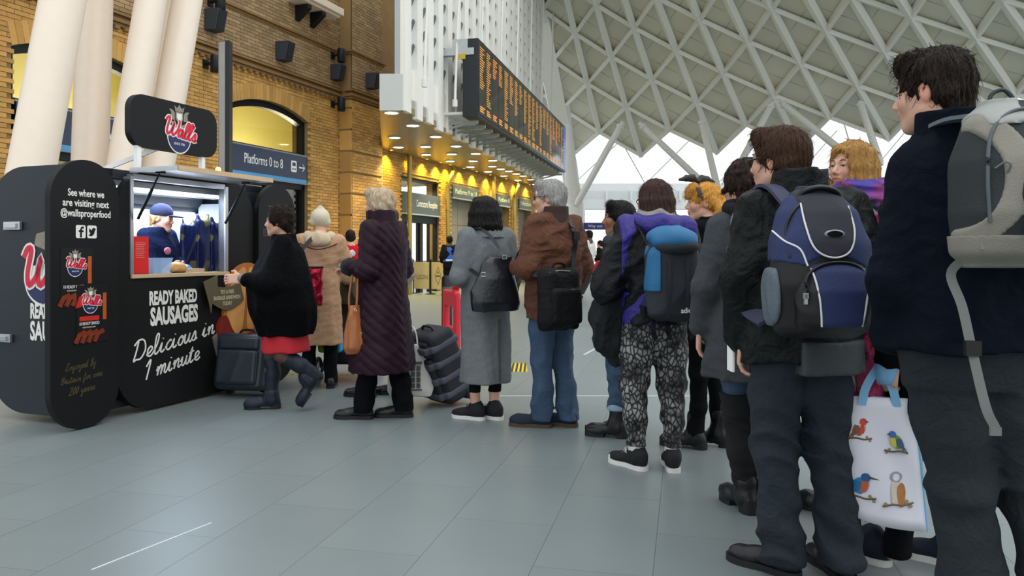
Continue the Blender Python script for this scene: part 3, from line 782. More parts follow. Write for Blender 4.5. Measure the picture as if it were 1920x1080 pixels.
for px, bend, lab in ((768, 0, 'straight vertical pipe beside the reception sign'), (840, 1, 'pipe with a bent top right of the reception'), (926, 0, 'straight vertical pipe between the recess signs'), (965, 1, 'far pipe with a bent top under the canopy')):
    e = empty('downpipe', WM @ Vector((wu(px, .2), -.2, 0)), label=lab, cat='pipe', group='pipes on the yellow wall'); e.rotation_euler = (0, 0, math.atan2(DW.y, DW.x))
    pts = [(0, 0, 0), (0, 0, 3.4), (0, 0, 3.5), (.25, 0, 3.75), (.45, 0, 3.95), (.45, 0, SZ)] if bend else [(0, 0, 0), (0, 0, SZ)]
    b = MB(); b.tube(pts, .07, 12); b.build('pipe', pipe_m, e, smooth=True)
    for zz in (1, 2.6):
        b = MB(); b.lathe([(.085, zz), (.085, zz + .05)], 12); b.build('clip', pipe_m, e)

# ---- roof: white diagrid shell with grey panels
CX = (1077.572, 40.276, 63.916, -1.082, 3.273, 4.024); CY = (62.5, -51.873, 43.544, -1.712, -.498, -.188)
def node(p, q, lift=0):
    B = (1, p, q, p * p, p * q, q * q); x = sum(a * b_ for a, b_ in zip(CX, B)); y = sum(a * b_ for a, b_ in zip(CY, B))
    r = q - p; s = p + q; Y = 40 - .8 * s - 1.3 * (5 - r) - .05 * (5 - r) ** 2 + lift
    return P(x, y, max(Y, 12)), x, y
roof = empty('ceiling', label='white diamond lattice roof shell with pale grey panels', cat='roof', kind='structure')
panel_m = M('roof_panel', '#e6e1cd', .7, var=.08, scale=.35, isl=.05); rib_m = M('roof_rib', '#f6f3e8', .5, var=.03)
seam_m = M('panel_seam', '#c0bfb4', .6)
cells = []
for p in range(-4, 9):
    for q in range(-3, 12):
        if q - p > 4: continue
        c = [node(*n, .25) for n in ((p, q), (p + 1, q), (p + 1, q + 1), (p, q + 1))]
        xs = [n[1] for n in c]; ys = [n[2] for n in c]
        if max(xs) < 1020 or min(xs) > 2080 or max(ys) < -60 or q - p < -5: continue
        cells.append((p, q))
        v = [n[0] for n in c]; b = MB(); nrm = (v[1] - v[0]).cross(v[3] - v[0]).normalized() * .06
        if nrm.y < 0: nrm = -nrm
        cen = sum(v, Vector()) / 4; v = [cen + (x - cen) * .995 for x in v]
        b.add(v + [x + nrm for x in v], [(0, 1, 3), (1, 2, 3), (4, 7, 5), (5, 7, 6), (0, 4, 5, 1), (1, 5, 6, 2), (2, 6, 7, 3), (3, 7, 4, 0)])
        pn = b.build('roof_panel', panel_m, roof)
        b = MB(); m = lambda i, j: (v[i] + v[j]) / 2 - nrm * .25
        b.beam(m(0, 1), m(2, 3), .03, .02, nrm); b.beam(m(1, 2), m(3, 0), .03, .02, nrm); b.build('seam', seam_m, pn)
cs = set(cells); nodes = set()
for p, q in cells:
    for n in ((p, q), (p + 1, q), (p + 1, q + 1), (p, q + 1)): nodes.add(n)
def run(step, ww, hh, extra=None):
    seen = set()
    for n in sorted(nodes):
        if (n[0] - step[0], n[1] - step[1]) in nodes or n in seen: continue
        ln = [n]
        while (ln[-1][0] + step[0], ln[-1][1] + step[1]) in nodes: ln.append((ln[-1][0] + step[0], ln[-1][1] + step[1]))
        if len(ln) < 2: continue
        b = MB()
        for a, c in zip(ln, ln[1:]):
            A, C = node(*a)[0], node(*c)[0]
            b.beam(A, C, ww, hh, (0, 1, .3))
        b.build('rib', rib_m, roof)
run((1, 0), .15, .24); run((0, 1), .16, .26); run((-1, 1), .22, .30)
# big edge rib beside the fins, with its cream stiffeners
edge = cr([P(992, -60, 30.5), P(1012, 40, 32), P(1034, 150, 34), P(1054, 250, 36), P(1070, 335, 37.5), P(1076, 480, 38)], 5)
b = MB(); b.tube(edge, .0, flat=(.75, .5), up=(0, 1, .2)); b.build('edge_rib', rib_m, roof)
# trunk and raking struts that carry the shell
def strut(name, a, c, r0, r1, lab, grp):
    a, c = Vector(a), Vector(c); e = empty(name, a, label=lab, cat='strut', group=grp)
    b = MB(); d = c - a; b.tube([Vector((0, 0, 0)), d * .06, d * .94, d], [r0 * .6, r0, r1, r1 * .55], 14); b.build('tube', white, e, smooth=True)
    b = MB(); b.tube([d * .93, d * .96], r1 * 1.35, 12); b.build('pin_joint', white, e)
strut('roof_strut', P(1080, 385, 36), P(1168, 228, 35), .16, .14, 'white roof strut rising from the far trunk behind the man in brown', 'white roof struts')
strut('roof_strut', P(1320, 345, 34), P(1198, 230, 34.5), .15, .13, 'white roof strut above the bow headband', 'white roof struts')
strut('roof_strut', P(1352, 380, 33), P(1314, 222, 34), .15, .13, 'steep white roof strut above the curly hair', 'white roof struts')
strut('roof_strut', P(1370, 340, 33), P(1450, 190, 32), .15, .13, 'white roof strut just left of the man with glasses', 'white roof struts')
strut('roof_strut', P(1600, 300, 31), P(1462, 190, 32), .15, .13, 'long white roof strut right of the man with glasses', 'white roof struts')
strut('roof_strut', P(1652, 310, 29), P(1612, 190, 30), .14, .12, 'steep white roof strut above the purple scarf', 'white roof struts')
strut('roof_strut', P(1965, 290, 27), P(1800, 158, 28), .14, .12, 'white roof strut behind the tall man with the grey backpack', 'white roof struts')
tk = P(1078, 480, 36.5); e = empty('roof_column', (tk.x, tk.y, 0), label='white forked roof trunk at the far end of the canopy', cat='column')
b = MB(); b.tube([(0, 0, 0), (0, 0, 3.6)], .4, 20); b.build('shaft', white, e, smooth=True)
b = MB(); b.tube([(0, 0, 3.5), (-.25, -.5, 5.2), (-.55, -1.0, 8)], [.38, .3, .24], 16); b.build('branch', white, e, smooth=True)
# ---- far glazing below the shell: glass rods, beam, glazed front
far = empty('wall_far', label='far white glazed front of the hall under the lattice roof', cat='wall', kind='structure')
fw = M('far_white', '#eef0ee', .6, var=.03); fg = M('far_rail', '#d9dcda', .5)
YF = 42
def fbox(name, x0, y0, x1, y1, mat, d=.3, Y=YF):
    a, c = P(x0, y1, Y), P(x1, y0, Y); b = MB(); b.bb((a.x, Y, a.z), (c.x, Y + d, c.z)); return b.build(name, mat, far)
fbox('beam', 1060, 344, 2000, 358, fw, .8)
fbox('clerestory', 1060, 358, 2000, 374, M('far_grey', '#dfe3e1', .4), .2)
for x in range(1090, 2000, 46): fbox('mullion', x, 356, x + 4, 376, fw, .1, YF - .15)
fbox('fascia', 1060, 374, 2000, 392, fw, .6)
for x in range(1094, 2000, 84):
    fbox('mullion', x, 392, x + 3, 512, fw, .1)
    a, c = P(x + 5, 512, YF + .1), P(x + 84, 392, YF + .1); b = MB(); b.bb((a.x, YF + .1, a.z), (c.x, YF + .12, c.z)); b.build('pane', pane_m, far)
# thin glazing bars of the glass ring under the zigzag edge
for k in range(7):
    x = 1075 + k * 135
    a, c = P(x, 345, YF), P(x + random.uniform(-70, -20), 245 - k * 6, 39 - k * 1.1); b = MB(); b.tube([a, c], .03, 6); b.build('glazing_bar', fg, far)
    c2 = P(x + 90, 262 - k * 6, 39 - k * 1.1); b = MB(); b.tube([a, c2], .025, 6); b.build('glazing_bar', fg, far)
for yy in ():
    b = MB(); b.tube([P(1070, yy, 41), P(2000, yy - 20, 36)], .04, 6); b.build('glazing_bar', fg, far)
# blue sign in the distance
sg = empty('far_sign', P(1112, 424, 38), label='long dark blue overhead sign in the far distance', cat='sign')
b = MB(); b.bb((-.86, 0, -.17), (.9, .1, .17)); b.build('sign_board', M('far_blue', '#2b2f86', .4), sg)
me = text_mesh('Way out', .2); link('lettering', me, wht, sg, loc=(.1, -.01, 0), rot=(PI / 2, 0, 0))
b = MB(); b.tube([(-.6, .05, .17), (-.6, .05, 1.5)], .02, 6); b.tube([(.6, .05, .17), (.6, .05, 1.5)], .02, 6); b.build('hanger', fw, sg)
# black and yellow floor tape
def tape(x0, x1, Y, wd, lab, n=14):
    e = empty('hazard_tape', (x0, Y, 0), label=lab, cat='tape'); L_ = x1 - x0
    b = MB(); b.bb((0, 0, 0), (L_, wd, .003)); b.build('yellow_base', M('tape_yellow', '#d8c12c', .5), e)
    b = MB()
    for i in range(n): x = L_ * i / n; b.prism([(x, 0), (x + L_ / n * .5, 0), (x + L_ / n * 1.0, wd), (x + L_ / n * .5, wd)], .003, .004, (Vector((1, 0, 0)), Vector((0, 1, 0)), Vector((0, 0, 1))))
    b.build('black_stripes', black, e)
tape(-2.35, -1.5, 7.75, .08, 'black and yellow floor tape under the pushchair')
tape(-.1, .16, 7.95, .62, 'black and yellow hatched floor patch behind the grey coat', 6)
# ================================================================ KIOSK
K0 = Vector((-2.94, 5.7, 0))
KM = Matrix(((DW.x, -NW.x, 0, K0.x), (DW.y, -NW.y, 0, K0.y), (0, 0, 1, 0), (0, 0, 0, 1)))
KR = math.atan2(DW.y, DW.x)
kb = M('kiosk_black', '#121212', .55, var=.1, scale=3, spec=.25); kbl = M('kiosk_blue_black', '#1a2028', .45, var=.12, scale=2); kin = M('kiosk_inside', '#cfd6de', .5)
alu = M('aluminium', '#b9bcc0', .3, .8); wood = M('pale_ply', '#cdb08a', .6, var=.15, stretch=(1, 6, 6))
gold_t = M('faded_gold_print', '#4a4026', .6); wp = M('white_print', '#e9e6dd', .55, var=.03); redp = M('logo_red', '#d5233f', .5); navp = M('logo_navy', '#232b56', .5); greyp = M('crest_grey', '#8d8574', .6, var=.3, scale=40); kred = M('leaflet_red', '#e32420', .45)
kiosk = empty('food_kiosk', label='black rounded sausage kiosk trailer with a lit serving hatch', cat='kiosk'); kiosk.matrix_basis = KM
XZm = (Vector((1, 0, 0)), Vector((0, 0, 1)), Vector((0, 1, 0)))
YZ = (Vector((0, 1, 0)), Vector((0, 0, 1)), Vector((1, 0, 0)))
HX0, HX1, HZ0, HZ1 = .15, 1.13, 1.06, 1.80
# front panel with hatch opening: built as four strips with rounded outer corners
b = MB(); r_ = .34; PW, PH = 1.52, 1.86
outer = rrect(0, 0.02, PW, PH, r_, 10)
def clip_x(poly, x0, x1):
    out = []
    for side, keep in ((x0, 1), (x1, -1)):
        src = poly if not out else out; res = []
        for i in range(len(src)):
            a, c = src[i], src[(i + 1) % len(src)]; ia, ic = (a[0] - side) * keep >= 0, (c[0] - side) * keep >= 0
            if ia: res.append(a)
            if ia != ic: t = (side - a[0]) / (c[0] - a[0]); res.append((side, a[1] + t * (c[1] - a[1])))
        out = res
    return out
left_p = clip_x(outer, 0, HX0); right_p = clip_x(outer, HX1, PW); mid = clip_x(outer, HX0, HX1)
b.prism(left_p, -.03, .03, XZm); b.prism(right_p, -.03, .03, XZm)
zb = lambda x: min(z for X_, z in outer if abs(X_ - x) < .2)
midlow = [(x, min(z, HZ0)) for x, z in mid]; midup = [(x, max(z, HZ1)) for x, z in mid]
b.prism([(HX0, HZ0)] + [p for p in mid if p[1] < 1][:0] + sorted([p for p in mid if p[1] < 1]) + [(HX1, HZ0)], -.03, .03, XZm)
b.prism([(HX0, HZ1), (HX1, HZ1)] + sorted([p for p in mid if p[1] > 1], reverse=True), -.03, .03, XZm)
b.build('front_panel', kb, kiosk)
# body: near end wall with big round corners, roof, back, far end, floor
KD = .86
b = MB(); b.prism(rrect(.05, .06, KD + .05, 1.85, .38, 10, (0, 1, 1, 0)), -.3, -.24, YZ); b.build('end_panel', kbl, kiosk)
b = MB(); b.prism(rrect(.05, .06, KD + .05, 1.85, .38, 10, (0, 1, 1, 0)), 1.74, 1.8, YZ); b.build('far_end_panel', kb, kiosk)
b = MB(); b.bb((-.24, .05, 1.79), (1.74, .54, 1.85)); b.bb((-.24, .05, .06), (1.74, .54, .12)); b.bb((-.24, .86, .45), (1.74, .91, 1.47)); b.bb((-.24, .05, .06), (.04, .1, 1.85)); b.bb((1.5, .05, .06), (1.74, .1, 1.85)); b.bb((.0, .06, .06), (1.5, .12, 1.03))
for k in range(5):
    a0 = k / 5 * PI / 2; a1 = (k + 1) / 5 * PI / 2
    for s_, cz in ((1, 1.47), (-1, .44)):
        p0, p1 = (.53 + .38 * math.sin(a0), cz + s_ * .38 * math.cos(a0)), (.53 + .38 * math.sin(a1), cz + s_ * .38 * math.cos(a1))
        q0, q1 = (.53 + .33 * math.sin(a0), cz + s_ * .33 * math.cos(a0)), (.53 + .33 * math.sin(a1), cz + s_ * .33 * math.cos(a1))
        b.prism([p0, p1, q1, q0], -.24, 1.74, YZ)
b.build('body_shell', kbl, kiosk)
b = MB(); b.bb((-.2, .82, .6), (1.7, .85, 1.62)); b.bb((-.2, .15, 1.74), (1.7, .6, 1.785)); b.bb((-.235, .1, .8), (-.22, .8, 1.7)); b.bb((1.72, .1, .8), (1.735, .8, 1.7)); b.build('lining', kin, kiosk)
b = MB(); b.bb((-.0, .79, 1.50), (1.68, .82, 1.60)); b.bb((.1, .2, 1.725), (1.4, .28, 1.74)); b.build('light_strip', M('led_blue_white', '#dfe9ff', .5, emit=7), kiosk)
lamp('AREA', 'kiosk_light', (.8, .42, 1.71), 16, (.62, .76, 1), 1.2, (.8, .46, 0), parent=kiosk, sy=.3)
# pills
def pill(x, y, w_, h_, name):
    b = MB(); r0 = w_ / 2; b.prism(rrect(x - r0, 0.0, x + r0, h_, r0 * .995, 12), y - .025, y + .025, XZm); return b.build(name, kb, kiosk)
pa = pill(-.3, -.06, .55, 1.87, 'pill_panel'); pb_ = pill(1.80, -.05, .54, 1.87, 'pill_panel')
# hatch: frame, counter ledge, raised flap, struts
b = MB(); b.bb((HX0 - .02, -.05, HZ0 - .03), (HX1 + .05, .12, HZ0)); b.build('counter_ledge', wood, kiosk, bevel=.004)
b = MB(); b.bb((HX1, -.045, HZ0), (HX1 + .035, .03, HZ1)); b.bb((HX0 - .03, -.04, HZ0), (HX0, .03, HZ1)); b.bb((HX0, -.04, HZ1 - .02), (HX1, .03, HZ1 + .02)); b.build('hatch_frame', alu, kiosk)
b = MB(); b.bb((HX0 - .02, -.49, 1.835), (HX1 + .04, -.03, 1.85)); fl = b.build('hatch_flap', M('flap_white', '#c4ccd4', .35), kiosk)
b = MB(); b.bb((HX0 - .03, -.5, 1.825), (HX0 - .01, -.03, 1.862)); b.bb((HX1 + .03, -.5, 1.825), (HX1 + .05, -.03, 1.862)); b.build('flap_edge', alu, fl)
b = MB(); b.bb((HX0 - .03, -.51, 1.825), (HX1 + .05, -.49, 1.862)); b.build('flap_edge', wood, fl)
for x in (HX0 + .02, HX1 - .02):
    b = MB(); b.tube([(x, -.06, 1.48), (x, -.2, 1.7)], .012, 8); b.tube([(x, -.2, 1.7), (x, -.27, 1.815)], .007, 8); b.box((x, -.28, 1.825), (.02, .03, .012)); b.build('gas_strut', dark, kiosk)
b = MB(); b.lathe([(.02, 0), (.02, .02), (.012, .03)], 10, (.55, -.48, 1.862)); b.build('amber_lamp', M('amber_glow', '#ffb84a', .4, emit=6), kiosk)
# latches on the end panel
for z in (1.42, .60):
    for y in ((.62,) if z > 1 else (.72,)):
        b = MB(); b.box((-.315, y, z), (.012, .085, .03)); b.box((-.33, y, z), (.01, .06, .018)); b.build('latch', alu, kiosk, bevel=.004)
# horizontal seam lines
b = MB(); b.bb((0.01, -.0315, 1.42), (HX0 - .03, -.029, 1.425)); b.bb((HX1 + .05, -.0315, 1.42), (PW - .01, -.029, 1.425)); b.build('seam', M('seam_dark', '#0c0c0d', .6), kiosk)
# ---- printing.  facing the queue = local -y
def ktext(s, x, z, h, mat, y=-.0325, sx=.6, shear=0, rot=0, bold=.0, parent=None, width=None, name='lettering', spacing=1, line=1):
    me = text_mesh(s, h * 1.38, shear, 1, spacing=spacing, bold=bold, thick=.001, line=line)
    if width:
        w_ = max(v.co.x for v in me.vertices) - min(v.co.x for v in me.vertices); me.transform(Matrix.Diagonal((width / w_, 1, 1, 1)))
    return link(name, me, mat, parent or kiosk, loc=(x, y, z), rot=(PI / 2, -rot, 0))
ktext('READY BAKED', .555, .865, .105, wp, width=.50, bold=.006); ktext('SAUSAGES', .565, .72, .135, wp, width=.50, bold=.008)
sb = script_mb('Delicious in', .145, .0125, rot=.16, shear=.32); sb.build('script_lettering', wp, kiosk, loc=(.15, -.0335, .40))
sb = script_mb('1 minute', .14, .0125, rot=.16, shear=.32); sb.build('script_lettering', wp, kiosk, loc=(.26, -.0335, .245))
for s_, z in (('See where we', 1.635), ('are visiting next', 1.565), ('@wallsproperfood', 1.495)): ktext(s_, -.3, z, .05, wp, y=-.0865, width={'See where we': .29, 'are visiting next': .37, '@wallsproperfood': .40}[s_], bold=.0012, parent=kiosk)
for x, gl in ((-.345, 'f'), (-.255, 't')):
    b = MB(); b.prism(rrect(x - .038, 1.325, x + .038, 1.415, .012, 4), -.0875, -.085, XZm); b.build('social_icon', wp, kiosk)
    if gl == 'f':
        b = MB(); b.tube([(x, -.089, 1.33), (x, -.089, 1.385), (x + .006, -.089, 1.398), (x + .022, -.089, 1.4)], 0, flat=(.014, .001), up=(0, 1, 0)); b.bb((x - .018, -.0895, 1.368), (x + .02, -.0885, 1.38)); b.build('letter_f', kb, kiosk)
    else:
        b = MB(); b.prism([(x - .028, 1.345), (x - .005, 1.34), (x + .015, 1.355), (x + .022, 1.38), (x + .03, 1.39), (x + .015, 1.4), (x, 1.392), (x - .003, 1.38), (x - .024, 1.395), (x - .024, 1.372), (x - .014, 1.36)], -.089, -.0875, XZm); b.build('bird_mark', kb, kiosk)
sb = MB()
for s_, x, z, sz in (('Enjoyed by', -.42, .415, .05), ('Britain for over', -.46, .33, .045), ('200 years', -.40, .245, .05)): script_mb(s_, sz, .005, .06, .3, mb=sb, x0=x, y0=z + .03)
sb.build('faint_script', gold_t, kiosk, loc=(-.02, -.0862, .0))
def logo(parent, x, z, s, y, clip=None, xa=(1, 0, 0), rz=0):
    """crest, white-edged red script, navy half disc.  s = width"""
    g = []
    def put(mb, nm, m_): o = mb.build(nm, m_, parent, loc=(x, y, z), rot=(0, 0, rz)); g.append(o); return o
    n = 20; b = MB(); b.prism([(s * .36 * math.cos(PI + t * PI / n), -.02 * s + s * .40 * math.sin(PI + t * PI / n)) for t in range(n + 1)], -.0008, 0, XZm); put(b, 'logo_edge', wp)
    b = MB(); b.prism([(s * .33 * math.cos(PI + t * PI / n), -.04 * s + s * .35 * math.sin(PI + t * PI / n)) for t in range(n + 1)], -.0016, -.0008, XZm); put(b, 'logo_disc', navp)
    b = MB(); b.prism([(s * a, s * c) for a, c in ((-.36, -.05), (.36, -.05), (.3, .2), (-.3, .2))], -.0012, 0, XZm); put(b, 'logo_ground', wp)
    for wd_, m_, dy, nm in ((.17, wp, -.0022, 'logo_script_edge'), (.095, redp, -.0034, 'logo_script')):
        sb = MB()
        xx = -.43
        for ch, sz in (('W', .36), ('a', .36), ('l', .36), ('l', .36), ("'", .36), ('s', .36)):
            script_mb(ch, sz * s, wd_ * s * .62, -.10, .18, .0005, sb, xx * s, -.04 * s); xx += {'W': .36, 'a': .17, 'l': .115, "'": .03, 's': .14}[ch]
        o = put(sb, nm, m_); o.location.y = y + dy
    # crest: shield, crown, supporters, ribbon
    b = MB(); b.prism([(s * a, s * c) for a, c in ((-.11, .52), (.11, .52), (.11, .36), (0, .24), (-.11, .36))], -.0015, 0, XZm)
    b.prism([(s * a, s * c) for a, c in ((-.12, .53), (-.15, .66), (-.07, .6), (0, .69), (.07, .6), (.15, .66), (.12, .53))], -.0015, 0, XZm)
    for sg_ in (-1, 1): b.prism([(sg_ * s * a, s * c) for a, c in ((.13, .32), (.26, .34), (.24, .48), (.3, .56), (.2, .55), (.14, .5))], -.0012, 0, XZm)
    b.prism([(s * a, s * c) for a, c in ((-.27, .32), (0, .2), (.27, .32), (.25, .24), (0, .1), (-.25, .24))], -.0018, -.0004, XZm); put(b, 'crest', greyp)
    b = MB(); b.prism([(s * a, s * c) for a, c in ((-.075, .49), (.075, .49), (.075, .38), (0, .31), (-.075, .38))], -.0022, -.0014, XZm); put(b, 'crest_shield', wp)
    ktext('SINCE 1786', x, z - .2 * s, .055 * s, wp, y=y - .0025, width=.32 * s, parent=parent)
    return g
# poster packs printed on the pill
pk = M('pack_black', '#0d0b0c', .5); saus = M('sausage_brown', '#7c2f18', .45, var=.5, scale=30); saus2 = M('sausage_orange', '#b4561f', .45, var=.3, scale=20); sred = M('pack_red', '#c5281f', .5)
for (x, z, k) in ((-.36, 1.06, 0), (-.24, .80, 1)):
    b = MB(); b.prism([(x - .14, z - .21), (x + .12, z - .2), (x + .12, z + .2), (x - .14, z + .2)], -.087 - k * .003, -.085, XZm); b.build('pack_print', pk, kiosk)
    y = -.0875 - k * .003
    logo(kiosk, x - .03, z + .07, .17, y)
    b = MB(); b.tube([(x + .085, y - .001, z + .14), (x + .085, y - .001, z - .05)], 0, flat=(.03, .001), up=(0, 1, 0)); b.build('sausage_print', saus2, kiosk)
    if k: b = MB(); b.prism(rrect(x - .12, z - .05, x + .04, z - .018, .006, 2), y - .002, y - .0008, XZm); b.build('red_flash', sred, kiosk)
    ktext('10 READY BAKED', x - .04, z - .07, .022, wp, y=y - .001, width=.16)
    b = MB(); b.bb((x - .095, y - .0015, z - .1), (x + .01, y - .0005, z - .09)); b.build('grey_line', greyp, kiosk)
    for q in range(4):
        b = MB(); b.tube([(x - .15 + q * .05, y - .001 - q * .0003, z - .2), (x - .12 + q * .05, y - .001 - q * .0003, z - .145), (x - .07 + q * .05, y - .001 - q * .0003, z - .125)], 0, flat=(.034, .0008), up=(0, 1, 0)); b.build('sausage_print', saus, kiosk)
    if not k:
        b = MB(); b.prism([(x + .0, z - .14), (x + .1, z - .1), (x + .06, z - .2), (x - .03, z - .22)], y - .003, y - .0021, XZm); b.build('flash_print', sred, kiosk)
# end panel print (facing local -x): big clipped logo and lettering
for nm, mb_, m_, dx in (('logo_script_edge', script_mb('W', .25, .075, 0, .15), wp, -.3035), ('logo_script', script_mb('W', .25, .042, 0, .15), redp, -.306)):
    mb_.build(nm, m_, kiosk, loc=(dx, .52, .99), rot=(0, 0, -PI / 2))
n = 18; b = MB(); b.prism([(.52 - .24 + .22 * math.cos(PI + t * PI / n), 1.0 + .15 * math.sin(PI + t * PI / n)) for t in range(n + 1)], -.3015, -.3, YZ); b.build('logo_disc', navp, kiosk)
b = MB(); b.prism([(.28 + .235 * math.cos(PI + t * PI / n), 1.01 + .18 * math.sin(PI + t * PI / n)) for t in range(n + 1)], -.3008, -.3, YZ); b.prism([(.1, 1.0), (.5, 1.0), (.5, 1.12), (.1, 1.18)], -.3008, -.3, YZ); b.build('logo_edge', wp, kiosk)
b = MB(); b.prism([(.3, 1.24), (.42, 1.28), (.4, 1.36), (.3, 1.38), (.2, 1.3)], -.301, -.3, YZ); b.build('crest', greyp, kiosk)
for s_, z, h_, wd_ in (('READY BAKED', .80, .105, .50), ('SAUSAGES', .655, .135, .5)):
    me = text_mesh(s_, h_ * 1.38, bold=.006, thick=.001); w_ = max(v.co.x for v in me.vertices) * 2; me.transform(Matrix.Diagonal((wd_ / w_, 1, 1, 1)))
    link('lettering', me, wp, kiosk, loc=(-.302, .21, z), rot=(PI / 2, 0, -PI / 2))
# far pill text, small code plate
for k, s_ in enumerate(('TRY IT', 'TO', 'BELIEVE IT')): ktext(s_, 1.80, 1.63 - k * .11, .07, gold_t, y=-.0765, width=(.28, .13, .42)[k], bold=.001)
b = MB(); b.prism(rrect(1.74, 1.08, 1.9, 1.33, .02, 3), -.078, -.075, XZm); b.prism(rrect(1.755, 1.095, 1.885, 1.315, .015, 3), -.079, -.078, XZm); b.build('card_edge', wp, kiosk)
b = MB(); b.prism(rrect(1.758, 1.098, 1.882, 1.312, .015, 3), -.081, -.079, XZm); b.build('card', kb, kiosk)
for k in range(4): ktext(('READY', '>>>', '>>>', 'BAKED')[k], 1.82, 1.28 - k * .055, .035, wp, y=-.0825, width=.1)
# gold arrow banner
ban = M('banner_gold', '#5f5740', .6); bp_ = [(0, -.02), (.06, .05), (-.02, .13), (.10, .16), (.16, .13), (.12, .09)]
top = [(.93 + t * .35, .955 + .013 * t - .035 * math.sin(t * PI)) for t in [i / 10 for i in range(11)]]; bot = [(.926 + t * .408, .80 + .005 * t - .075 * math.sin(t * PI)) for t in [i / 10 for i in range(11)]]
b = MB()
for i in range(10): b.prism([bot[i], bot[i + 1], top[i + 1], top[i]], -.076, -.070, XZm)
b.prism([(.833, .983), (1.0, 1.03), (1.0, .93), (.94, .82), (.925, .71), (.90, .80)], -.0755, -.070, XZm); b.build('arrow_banner', ban, kiosk)
for k, s_ in enumerate(('TRY A FREE', 'SAUSAGE SANDWICH', 'TODAY')): ktext(s_, 1.115, .885 - k * .05, .034, M('banner_print', '#c9bf9e', .6), y=-.0775, width=(.17, .33, .12)[k], bold=.001)
# sandwich cut-out fixed to the front
bun = M('bun_print', '#d79a55', .6, var=.3, scale=7); crust = M('crust_print', '#b06a2c', .6, var=.3, scale=9); sauce = M('sauce_print', '#7e2117', .5, var=.5, scale=14); paper = M('grey_paper', '#6f6c68', .7, var=.2)
b = MB(); b.prism(cr([(1.10, .60), (1.14, .92), (1.26, 1.09), (1.46, 1.13), (1.58, 1.0), (1.6, .7), (1.5, .5), (1.25, .46)], 5, True), -.06, -.03, XZm); cut = b.build('sandwich_board', crust, kiosk)
b = MB(); b.prism(cr([(1.13, .66), (1.17, .92), (1.27, 1.05), (1.37, 1.08), (1.36, .8), (1.32, .55), (1.22, .5)], 5, True), -.064, -.06, XZm); b.build('bun_half', bun, cut)
b = MB(); b.prism(cr([(1.39, .55), (1.40, .85), (1.42, 1.09), (1.55, 1.0), (1.58, .75), (1.5, .56)], 5, True), -.064, -.06, XZm); b.build('bun_half', bun, cut)
b = MB(); b.prism(cr([(1.03, .5), (1.04, .62), (1.12, .68), (1.2, .55), (1.3, .48), (1.5, .52), (1.6, .45), (1.5, .36), (1.2, .36), (1.06, .4)], 5, True), -.066, -.03, XZm); b.build('sausage_slice', sauce, cut)
b = MB(); b.prism([(.98, .50), (1.08, .56), (1.2, .35), (1.15, .2), (1.06, .26)], -.05, -.031, XZm); b.build('paper_corner', paper, cut)
# ---- the raised name sign
sign = empty('kiosk_sign', label='black rounded name sign raised above the kiosk on white posts', cat='sign'); sign.matrix_basis = KM
sy = .35
def kx(px, off):
    o = K0 - NW * off; r = (px - 960) / F; return (r * o.y - o.x) / (DW.x - r * DW.y)
sx0, sx1 = kx(239, sy), kx(402, sy); zc = lambda px, py: HC + (HZ - py) / F * (K0 - NW * sy + DW * kx(px, sy)).y
sz0, sz1 = zc(320, 285), zc(320, 191)
b = MB(); b.prism(rrect(sx0, sz0, sx1, sz1, .13, 8), sy - .03, sy + .03, XZm); b.build('sign_panel', kb, sign)
logo(sign, (sx0 + sx1) / 2 + .03, (sz0 + sz1) / 2 - .065, .385, sy - .031)
for x in (sx0 + .10, sx1 - .16):
    b = MB(); b.bb((x - .02, sy - .02, 1.85), (x + .02, sy + .02, sz0 + .05)); b.build('post', wht, sign)
b = MB(); b.beam((sx0 + .35, sy, sz0 + .03), (sx0 + .0, sy + .45, 1.86), .035, .035); b.build('brace', wht, sign)
# ---- things on the counter and inside
def kthing(name, lab, cat, x, y, z, grp=None):
    e = empty(name, KM @ Vector((x, y, z)), KR, lab, cat, grp); return e
e = kthing('leaflet_holder', 'red leaflet stand on the kiosk counter', 'leaflet stand', .245, .0, HZ0)
b = MB(); b.bb((-.075, -.01, 0), (.075, .0, .29)); b.build('leaflet', kred, e); b = MB(); b.bb((-.075, -.01, 0), (.075, .06, .006)); b.build('foot', kred, e)
b = MB()
for q in range(9): b.bb((-.05, -.0115, .24 - q * .014), (-.05 + random.uniform(.06, .1), -.0105, .243 - q * .014))
b.build('print', M('pink_print', '#f2a49a', .6), e)
e = kthing('plastic_tub', 'clear plastic tub beside the red leaflet stand', 'tub', .44, .03, HZ0)
b = MB(); b.add([(-.08, -.05, 0), (.08, -.05, 0), (.08, .05, 0), (-.08, .05, 0), (-.1, -.065, .12), (.1, -.065, .12), (.1, .065, .12), (-.1, .065, .12)], [(0, 1, 2, 3), (0, 4, 5, 1), (1, 5, 6, 2), (2, 6, 7, 3), (3, 7, 4, 0)]); b.build('tub_wall', M('tub_plastic', '#a8c4e0', .2, alpha=.6), e)
b = MB(); b.tube([(-.1, -.065, .12), (.1, -.065, .12), (.1, .065, .12), (-.1, .065, .12)], .004, 6, closed=True); b.build('rim', M('tub_plastic', '#a8c4e0'), e)
e = sculpt('bread_roll', [ell((0, 0, .045), (.09, .06, .045)), rc((-.06, -.02, .03), (.06, -.02, .03), .025, k=.02), wr(.004, 40)], M('bread', '#d9a866', .7, var=.3, scale=20), None, .006, loc=KM @ Vector((.66, .05, HZ0)), rot=(0, 0, KR)); tag(e, 'sliced bread roll lying on the kiosk counter', 'bread')
e = kthing('wooden_tray', 'shallow pale wooden tray inside the kiosk hatch', 'tray', .86, .16, 1.031)
b = MB(); b.bb((-.14, -.1, 0), (.14, .1, .008)); b.build('base', wood, e)
